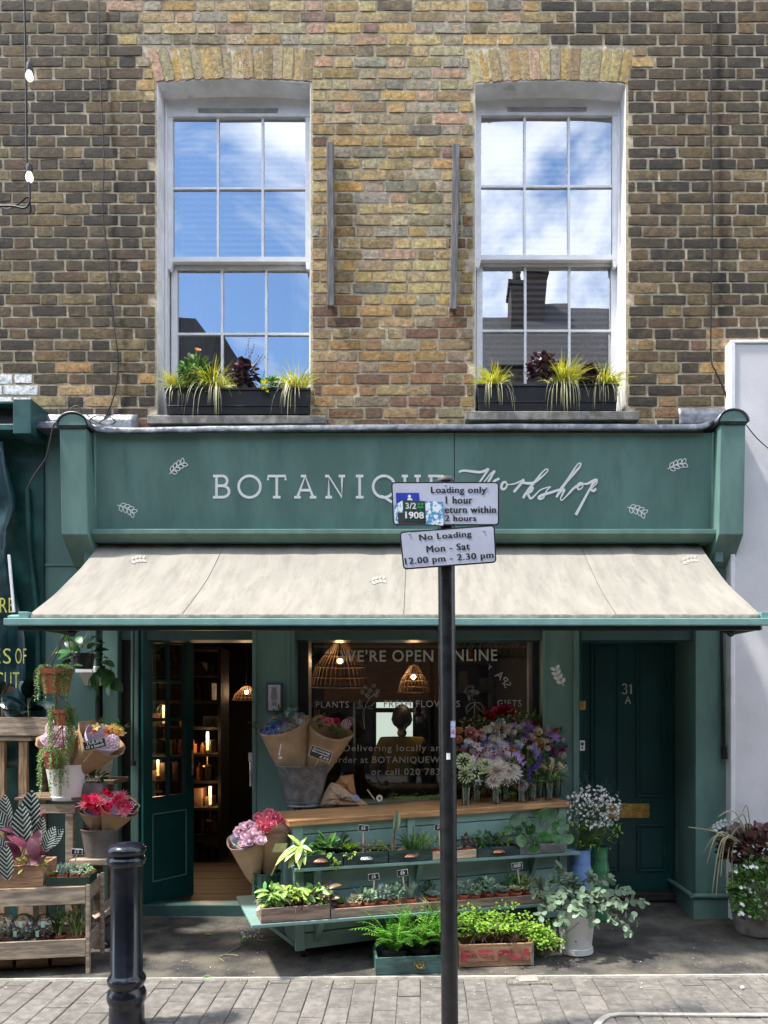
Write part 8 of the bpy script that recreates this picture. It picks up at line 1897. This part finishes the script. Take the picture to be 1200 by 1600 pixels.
def plate(label, corners, rows, Y):
    """corners tl,tr,br,bl in photo px"""
    t = T('parking_sign', label, 'sign', W(*corners[3], Y), 0, 'parking signs on the pole'); tl, tr, br, bl = [Vector((x, y, 0)) for x, y in corners]
    def at(u, v, dy=0): p = tl.lerp(tr, u).lerp(bl.lerp(br, u), v); return W(p.x, p.y, Y - dy)
    def rr(i, dy):
        w, h = (tr - tl).length, (bl - tl).length; rad = 6 - i; o = []
        for cx_, cy_, a0 in ((1, 0, -90), (1, 1, 0), (0, 1, 90), (0, 0, 180)):
            for k in range(6): a = R(a0 + 18 * k); o.append(at(((w - i - rad) if cx_ else (i + rad)) / w + rad * math.cos(a) / w, ((h - i - rad) if cy_ else (i + rad)) / h + rad * math.sin(a) / h, dy))
        return o
    MB().prism(rr(0, 0), (0, .004, 0)).build('plate', m_ink, t); MB().poly(rr(2.2, .0012)).build('face', m_plate, t); mb = MB()
    for s, u0, v0, u1, v1 in rows:
        for k in (0, .0035, .007): text_on(mb, s, lambda a, b: at(u0 + (u1 - u0) * a + k, v1 + (v0 - v1) * b, .0024 + k * .02), 1.1, 0)
    mb.build('lettering', m_ink, t)
    for u, v in ((.5 if len(rows) > 3 else .1, .06), (.88, .12)): MB().lathe(at(u, v, .003), [(.004, -.001), (.0045, .001), (0, .002)], 8, m=Matrix.Rotation(R(90), 4, 'X')).build('rivet', m_plate, t, smooth=True)
    return t, at
t, at = plate('upper loading bay sign with overlapping stickers on the black pole', ((611, 753), (780, 753), (780, 821), (614, 821)), [('Loading only', .365, .11, .875, .30), ('1 hour', .50, .33, .745, .50), ('eturn within', .49, .555, .965, .715), ('2 hours', .49, .765, .78, .90)], YP - .05)
def quad(name, mat_, pts, dy): return MB().poly([at(u, v, dy) for u, v in pts]).build(name, mat_, t)
quad('blue_square', M('sign_blue', (.01, .03, .42), rough=.5, bump=0), [(.04, .25), (.255, .25), (.255, .62), (.04, .62)], .0026)
mb = MB(); mb.disc(at(.165, .33, .003), .007, 12, m=Matrix.Rotation(R(90), 4, 'X')); mb.poly([at(.15, .37, .003), at(.18, .37, .003), at(.205, .45, .003), at(.14, .43, .003)]); mb.build('loading_figure', m_chalk, t)
quad('torn_sticker', M('torn_blue_sticker', (.72, .82, .88), col2=(.05, .25, .42), scale=35, mixpos=(.5, .55), bump=0), [(.02, .55), (.10, .42), (.11, .95), (.02, .97)], .0030); quad('dark_sticker', M('dark_sticker', (.02, .02, .025), bump=0), [(.05, .70), (.44, .74), (.44, 1.0), (.05, 1.0)], .0033)
quad('number_sticker', M('deep_green_sticker', (.012, .045, .035), rough=.4, bump=0), [(.10, .41), (.31, .44), (.31, .93), (.10, .89)], .0038); quad('picture_sticker', M('pale_blue_print', (.75, .82, .86), col2=(.06, .28, .50), scale=42, mixpos=(.47, .53), bump=0), [(.312, .44), (.48, .46), (.475, 1.0), (.312, .97)], .0040)
mb = MB(); text_on(mb, '3/2', lambda a, b: at(.125 + .10 * a, .62 - .14 * b, .0048), 1, .02); text_on(mb, '1908', lambda a, b: at(.12 + .175 * a, .84 - .16 * b + .01 * a, .0048), 1, .03); mb.build('sticker_lettering', m_chalk, t)
mb = MB(); [mb.disc(at(.265 + dx, .54 + dy, .0048), .0055, 8, m=Matrix.Rotation(R(90), 4, 'X')) for dx, dy in ((-.016, -.03), (.016, -.03), (-.016, .04), (.016, .04))]; mb.bar(at(.265, .55, .0048), at(.262, .66, .0048), .002, .0004); mb.build('clover', M('clover_green', (.01, .30, .06), bump=0), t)
plate('lower no loading sign, tilted, on the black pole', ((624, 831), (773, 820), (776, 879), (630, 890)), [('No Loading', .20, .11, .745, .31), ('Mon - Sat', .265, .42, .72, .60), ('12.00 pm - 2.30 pm', .025, .70, .965, .92)], YP - .05)
mb = MB(); [mb.box(cx - .045, cx + .045, YP - .048, YP + .0, z - .01, z + .01) for z in (W(0, 787, YP).z, W(0, 850, YP).z)]; mb.build('clamp', m_zinc, sp_, bevel=.003)

# ------------------------------------------------------------------ bollard
YBo = -1.63; b = W(198, 1606, YBo); b.z = SL * YBo; s_ = scaleat(b); r = 25.5 / s_; q = lambda y: W(0, y, YBo).z - b.z
bo = T('bollard', 'glossy black cast iron bollard with ringed top on the pavement', 'bollard', b)
MB().lathe(b, [(r * 1.15, 0), (r * 1.05, .03), (r * 1.03, q(1572))] + [(r * (1.0 + .17 * math.sin(R(k))), q(1569) + (q(1542) - q(1569)) * k / 180) for k in range(0, 181, 20)] + [(r * .98, q(1541))] + [(r * (1.0 + .14 * math.sin(R(k))), q(1539) + (q(1522) - q(1539)) * k / 180) for k in range(0, 181, 20)] + [(r * .93, q(1520)), (r * .93, q(1352))], 40).build('shaft', m_boll := M('gloss_black_enamel', (.008, .010, .016), rough=.2, var=.3, bump=.10, bscale=18, coat=.25, spec=.4, dirt=((.25, .25, .25), 60, .69, .74)), bo, smooth=True, sharp=60)
MB().lathe(b, [(r * .93, q(1353)), (r * 1.08, q(1350)), (r * 1.16, q(1345)), (r * 1.15, q(1341)), (r * 1.02, q(1338)), (r * .98, q(1337)), (r * 1.05, q(1335)), (r * 1.2, q(1330)), (r * 1.18, q(1325)), (r * .98, q(1320)), (r * .55, q(1317)), (0, q(1316))], 40).build('cap', m_boll, bo, smooth=True, sharp=60)

# ------------------------------------------------------------------ planter at the right edge
b = W(1186, 1432, -.32); b.z = SL * b.y; pl_ = T('concrete_planter', 'weathered concrete planter on the pavement at the right edge', 'planter', b); MB().lathe(b, [(0, .002), (.13, .002), (.15, .05), (.19, .30), (.20, .31), (.20, .34), (.17, .34)], 28).build('pot', M('mossy_concrete', (.27, .25, .23), rough=.9, var=.3), pl_, smooth=True)
top = b + Vector((0, 0, .34))
t = T('plum_heuchera', 'big mound of plum heuchera in the planter at the right edge', 'plant', top); f_bush(W(1180, 1325, -.38), .22, .13, .13, 520, .045, .045, 'round').build('foliage', M('russet_leaf', (.085, .035, .030), rough=.5, island=.5, transl=.15), t)
t = T('trailing_impatiens', 'dark green trailing plant dotted with white flowers over the planter', 'plant', top); mb = f_bush(W(1186, 1395, -.50), .17, .10, .22, 900, .030, .02); f_bush(W(1160, 1380, -.42), .08, .08, .12, 200, .03, .018, mb=mb); mb.build('foliage', lm('leaf'), t)
for _ in range(26): head('floret', 'white', W(1176 + rv(-28, 26), 1390 + rv(-38, 45), -.56 + rv(-.03, .02)), .013, t)
t = T('fountain_grass', 'long pale arching grass blades leaning left out of the planter', 'grass', top); mb = MB()
for x1, y1, y2, dn in ((1075, 1292, 1302, 0), (1100, 1300, 1285, 0), (1122, 1276, 1270, 0), (1135, 1295, 1280, 0), (1112, 1400, 1310, 1), (1128, 1340, 1308, 1), (1104, 1350, 1300, 1), (1118, 1405, 1310, 1), (1136, 1390, 1318, 1), (1145, 1392, 1320, 1), (1098, 1335, 1305, 1), (1150, 1285, 1275, 0), (1140, 1310, 1292, 0), (1126, 1370, 1306, 1), (1160, 1270, 1262, 0)):
    c = W(1176, 1335, -.40); e = W(x1, y1, -.48); m_ = W((1176 + x1) / 2 + (-14 if dn else 0), y2, -.46); pts = smoothpts([c, m_, e], 9); ribbon(mb, pts, lambda t_: .009 * (1 - t_) ** .5 + .0015, (rv(-.2, .2), -1, .3))
mb.build('foliage', M('straw_blade', (.36, .34, .20), rough=.7, island=.3, transl=.2), t)
t = T('dry_grass', 'dry brown grass stalks at the foot of the concrete planter', 'grass', b); f_blades(W(1170, 1436, -.42), 40, .16, .004, 1.6, 1.8, r0=.08).build('foliage', M('dry_brown_blade', (.16, .11, .07), island=.4), t)

# ------------------------------------------------------------------ litter on the ground
t = T('fallen_sprig', 'fallen sprig of tiny white flowers lying on the forecourt left of the cart', 'sprig', G(380, 1465)); mb = MB(); pts = smoothpts([G(342, 1497, .004), G(352, 1490, .006), G(375, 1478, .008), G(395, 1468, .008), G(415, 1470, .006), G(433, 1468, .004)], 5); mb.tube(pts, .0028, 4); mb.tube(smoothpts([G(342, 1494, .004), G(355, 1491, .01), G(372, 1493, .004)], 4), .0022, 4); mb.tube([G(343, 1497, .004), G(351, 1503, .004)], .002, 4); mb.build('stem', M('dry_stem', (.28, .27, .16)), t)
mb = MB(); [mb.leaf(G(rv(372, 402), rv(1464, 1474), .008), (rv(-1, 1), rv(-1, 1), .3), .03, .010, n=2) for _ in range(26)]; [mb.leaf(G(rv(408, 432), rv(1466, 1471), .006), (1, rv(-.4, .4), .1), .035, .012, n=2) for _ in range(8)]; mb.build('foliage', lm('leaf'), t)
mb = MB(); [mb.leaf(G(rv(376, 410), rv(1452, 1466), .012 + rv(0, .02)), (rv(-1, 1), rv(-1, 1), .5), .010, .008, n=2) for _ in range(70)]; mb.build('blooms', M('petal_gyp', PCOL['gyp']), t)
mb = MB(); q = random.Random(8)
for _ in range(420):
    x, y = q.uniform(-2.3, 2.3), q.uniform(-1.75, -.1) if q.random() < .6 else q.uniform(-1.2, -.75); mb.leaf((x, y, SL * y + .005), (q.uniform(-1, 1), q.uniform(-1, 1), q.uniform(0, .25)), q.uniform(.006, .017), q.uniform(.003, .008), n=2, fold=.4)
tag(mb.build('leaf_litter', M('petal_litter', (.36, .34, .27), rough=.9, island=.6, bump=0), None), 'scattered petals and leaf scraps on the forecourt and pavers', 'litter', None, 'stuff')
for i, (px, py, lab, me_) in enumerate(((323, 1527, 'curled green leaf lying near the pale edging strip', 'leaf'), (326, 1461, 'yellow green leaf on the dark forecourt before the entrance', 'lime'))):
    t = T('fallen_leaf', lab, 'leaf', G(px, py)); mb = MB(); mb.leaf(G(px - 7, py, .004), (1, .15, .15), .05, .028, fold=.4, n=4, droop=.3); mb.build('blade', lm(me_), t)
t = T('paper_ball', 'small crumpled white paper scrap on the pavers at the lower right', 'paper scrap', G(1160, 1543)); MB().ball(G(1160, 1543, .010), .011, 7, 5, .8).build('paper', m_chalk, t)
# ------------------------------------------------------------------ two people: one seated inside, one photographing from the road
m_skin = M('skin', (.46, .27, .19), rough=.55, var=.08, bump=.05); m_hair = M('dark_hair', (.008, .006, .005), rough=.5, stretch=(30, 30, 4), bump=.4)
def skinmesh(joints, bones, mat_, name, parent, sub=2, mx_=None):
    names = list(joints); me = bpy.data.meshes.new(name); iv = wm(parent).inverted(); mx_ = mx_ or Matrix()
    me.from_pydata([tuple(iv @ (mx_ @ Vector(joints[n][0]))) for n in names], [(names.index(a), names.index(b)) for a, b in bones], []); o = bpy.data.objects.new(name, me); COL.objects.link(o); o.parent = parent; me.materials.append(mat_)
    md = o.modifiers.new('skin', 'SKIN'); md.use_smooth_shade = True
    for i, n in enumerate(names): r = joints[n][1]; me.skin_vertices[0].data[i].radius = (r, r) if not isinstance(r, tuple) else r; me.skin_vertices[0].data[i].use_root = (i == 0)
    s = o.modifiers.new('sub', 'SUBSURF'); s.levels = sub; s.render_levels = sub; return o
def headmesh(parent, c, mx_, hair_back=False):
    mb = MB(); n, k = 20, 14; vs = []
    for j in range(k + 1):
        t = math.pi * j / k
        for i in range(n):
            a = 6.283 * i / n; x = .074 * math.sin(t) * math.cos(a); y = .092 * math.sin(t) * math.sin(a); z = -.115 * math.cos(t)
            if z < 0: x *= 1 + z * 2.4; y *= 1 + z * 1.2
            if y < -.05 and abs(x) < .018 and -.04 < z < .012: y -= .020 * (1 - abs(x) / .018)
            if y < -.05 and .01 < z < .03 and .012 < abs(x) < .045: y += .010
            vs.append(mx_ @ (Vector(c) + Vector((x, y, z))))
    mb.add(vs, [(j * n + i, j * n + (i + 1) % n, (j + 1) * n + (i + 1) % n, (j + 1) * n + i) for j in range(k) for i in range(n)])
    for s in (1, -1): mb.ball(mx_ @ (Vector(c) + Vector((s * .076, .01, 0))), .018, 8, 6, 1.5)
    mb.build('head', m_skin, parent, smooth=True)
    mb = MB(); vs = []; k2 = 9
    for j in range(k2 + 1):
        t = math.pi * .5 * j / k2 * 1.25
        for i in range(n):
            a = 6.283 * i / n; back = math.sin(a); tt = t * (1.0 + .22 * back) * (.72 if back < -.2 else 1); vs.append(mx_ @ (Vector(c) + Vector((.083 * math.sin(tt) * math.cos(a), .012 + .098 * math.sin(tt) * math.sin(a), .012 + .118 * math.cos(tt)))))
    mb.add(vs, [(j * n + i, j * n + (i + 1) % n, (j + 1) * n + (i + 1) % n, (j + 1) * n + i) for j in range(k2) for i in range(n)]); mb.build('hair', m_hair, parent, smooth=True, solid=.012)
    mb = MB(); [mb.ball(mx_ @ (Vector(c) + Vector((s * .028, -.078, .018))), .010, 8, 6) for s in (1, -1)]; mb.build('eyes', M('eye_white', (.5, .5, .5), rough=.2), parent, smooth=True)
    mb = MB(); mb.tube([mx_ @ (Vector(c) + Vector((x, -.083 + abs(x) * .3, -.058))) for x in (-.022, 0, .022)], .005, 5); mb.build('mouth', M('lips', (.4, .14, .12)), parent, smooth=True)
def hand(parent, wrist, palm, dirs, mx_):
    """palm and five bent fingers grown as one skin"""
    J = {'w': (wrist, .021), 'p': (palm, (.026, .018))}; B = [('w', 'p')]; palm = Vector(palm); w = Vector(wrist)
    for i, (k, d1, d2, L_) in enumerate(dirs): a = palm + Vector(k); m = a + Vector(d1) * L_ * .55; e = m + Vector(d2) * L_ * .45; J[f'a{i}'] = (a, .0095); J[f'm{i}'] = (m, .0088); J[f'e{i}'] = (e, .0072); B += [('p', f'a{i}'), (f'a{i}', f'm{i}'), (f'm{i}', f'e{i}')]
    skinmesh(J, B, m_skin, 'hand', parent, 1, mx_)
# the person inside, seen from behind through the glass, on a stool
hp = W(628, 1124, 1.75); base = Vector((hp.x, 1.75, .062)); hz = hp.z - base.z
pe = T('person', 'person in an olive shirt with short dark hair seated inside, seen from behind', 'person', base); mxp = Matrix.Translation(base) @ Matrix.Rotation(R(180), 4, 'Z'); q = hz
J = dict(hip=((0, 0, q - .60), (.15, .11)), waist=((0, .01, q - .46), (.135, .10)), chest=((0, 0, q - .27), (.165, .11)), neckb=((0, 0, q - .155), (.07, .06)), shl=((.17, 0, q - .205), .062), shr=((-.17, 0, q - .205), .062), ell=((.26, -.06, q - .46), .046), elr=((-.26, -.06, q - .46), .046), wrl=((.14, -.28, q - .50), .032), wrr=((-.14, -.28, q - .50), .032))
skinmesh(J, [('hip', 'waist'), ('waist', 'chest'), ('chest', 'neckb'), ('chest', 'shl'), ('chest', 'shr'), ('shl', 'ell'), ('shr', 'elr'), ('ell', 'wrl'), ('elr', 'wrr')], M('olive_shirt', (.16, .15, .02), rough=.85, var=.15, scale=6, bump=.4, bscale=20), 'shirt', pe, 2, mxp)
kz = q - .62; J = dict(hip=((0, 0, q - .62), (.15, .11)), hl=((.09, -.05, kz), .085), hr=((-.09, -.05, kz), .085), kl=((.12, -.42, kz + .01), .06), kr=((-.12, -.42, kz + .01), .06), al=((.12, -.38, .06), .04), ar=((-.12, -.38, .06), .04), fl=((.12, -.5, .03), .032), fr=((-.12, -.5, .03), .032))
skinmesh(J, [('hip', 'hl'), ('hip', 'hr'), ('hl', 'kl'), ('hr', 'kr'), ('kl', 'al'), ('kr', 'ar'), ('al', 'fl'), ('ar', 'fr')], M('dark_trousers', (.02, .022, .03), rough=.9), 'trousers', pe, 2, mxp)
skinmesh(dict(a=((0, 0, q - .17), .052), b=((0, -.01, q - .07), .05)), [('a', 'b')], m_skin, 'neck', pe, 2, mxp); headmesh(pe, (0, -.01, q), mxp)
FD = lambda s: [((s * .020 * k - s * .028, -.03, 0), (s * .02, -.95, -.1), (0, -.75, -.65), (.075, .085, .08, .065)[k]) for k in range(4)] + [((s * -.03, -.0, .005), (s * -.5, -.8, -.1), (s * -.1, -.9, -.3), .055)]
for s in (1, -1): hand(pe, (s * .14, -.27, q - .50), (s * .13, -.35, q - .51), FD(s), mxp)
so2 = T('stool', 'round dark stool under the seated person inside the shop', 'stool', base); MB().lathe(base + Vector((0, 0, kz - .11)), [(0, 0), (.16, 0), (.17, .015), (.16, .035), (0, .04)], 20).build('seat', m_shelf, so2, smooth=True)
for a in (.8, 2.4, 3.9, 5.5): MB().tube([base + Vector((.12 * math.cos(a), .12 * math.sin(a), kz - .11)), base + Vector((.17 * math.cos(a), .17 * math.sin(a), 0))], .013, 6).build('leg', m_shelf, so2)
# the photographer, mirrored in the shop window: stands in the road just behind the viewpoint
rz0 = -.235; ph = T('person', 'photographer in a black jacket holding a phone up, mirrored in the shop window', 'person', (.0, -5.45, rz0)); mxq = Matrix.Translation((0, -5.45, rz0)); E = EYE - rz0 - .02
J = dict(hip=((0, .02, .93), (.15, .11)), waist=((0, .01, 1.08), (.125, .095)), chest=((0, .02, E - .30), (.16, .11)), nb=((0, .02, E - .165), (.06, .055)), sl=((.165, .02, E - .22), .056), sr=((-.165, .02, E - .22), .056), el=((.23, .16, E - .36), .043), er=((-.23, .16, E - .36), .043), wl=((.085, .29, E - .10), .030), wr=((-.085, .29, E - .10), .030))
skinmesh(J, [('hip', 'waist'), ('waist', 'chest'), ('chest', 'nb'), ('chest', 'sl'), ('chest', 'sr'), ('sl', 'el'), ('sr', 'er'), ('el', 'wl'), ('er', 'wr')], M('black_jacket', (.015, .015, .018), rough=.8), 'jacket', ph, 2, mxq)
J = dict(hip=((0, .02, .90), (.15, .11)), hl=((.09, .02, .86), .088), hr=((-.09, .02, .86), .088), kl=((.10, .03, .48), .06), kr=((-.10, .03, .48), .06), al=((.10, 0, .08), .042), ar=((-.10, 0, .08), .042), fl=((.11, .13, .035), .034), fr=((-.11, .13, .035), .034))
skinmesh(J, [('hip', 'hl'), ('hip', 'hr'), ('hl', 'kl'), ('hr', 'kr'), ('kl', 'al'), ('kr', 'ar'), ('al', 'fl'), ('ar', 'fr')], MATS['dark_trousers'], 'trousers', ph, 2, mxq)
skinmesh(dict(a=((0, .02, E - .18), .05), b=((0, .03, E - .06), .048)), [('a', 'b')], m_skin, 'neck', ph, 2, mxq); headmesh(ph, (0, .03, E + .02), mxq @ Matrix.Rotation(R(180), 4, 'Z') @ Matrix.Translation((0, -.06, 0)))
for s in (1, -1): hand(ph, (s * .085, .285, E - .10), (s * .078, .315, E - .045), [((s * -.012, .012, .012 * k - .01), (s * -.25, .5, .2), (s * -.95, .1, 0), (.06, .07, .068, .055)[k]) for k in range(4)] + [((s * -.01, -.008, .0), (s * -.5, -.15, .75), (s * -.5, .1, .8), .05)], mxq)
pn_ = T('phone', 'black phone held upright in both hands by the photographer', 'phone', (0, -5.13, EYE)); MB().box(-.038, .038, -5.138, -5.130, EYE - .085, EYE + .055).build('body', m_black, pn_, bevel=.004); MB().box(-.034, .034, -5.1388, -5.1382, EYE - .08, EYE + .05).build('screen', M('phone_screen', (.08, .10, .12), rough=.1, bump=0), pn_)
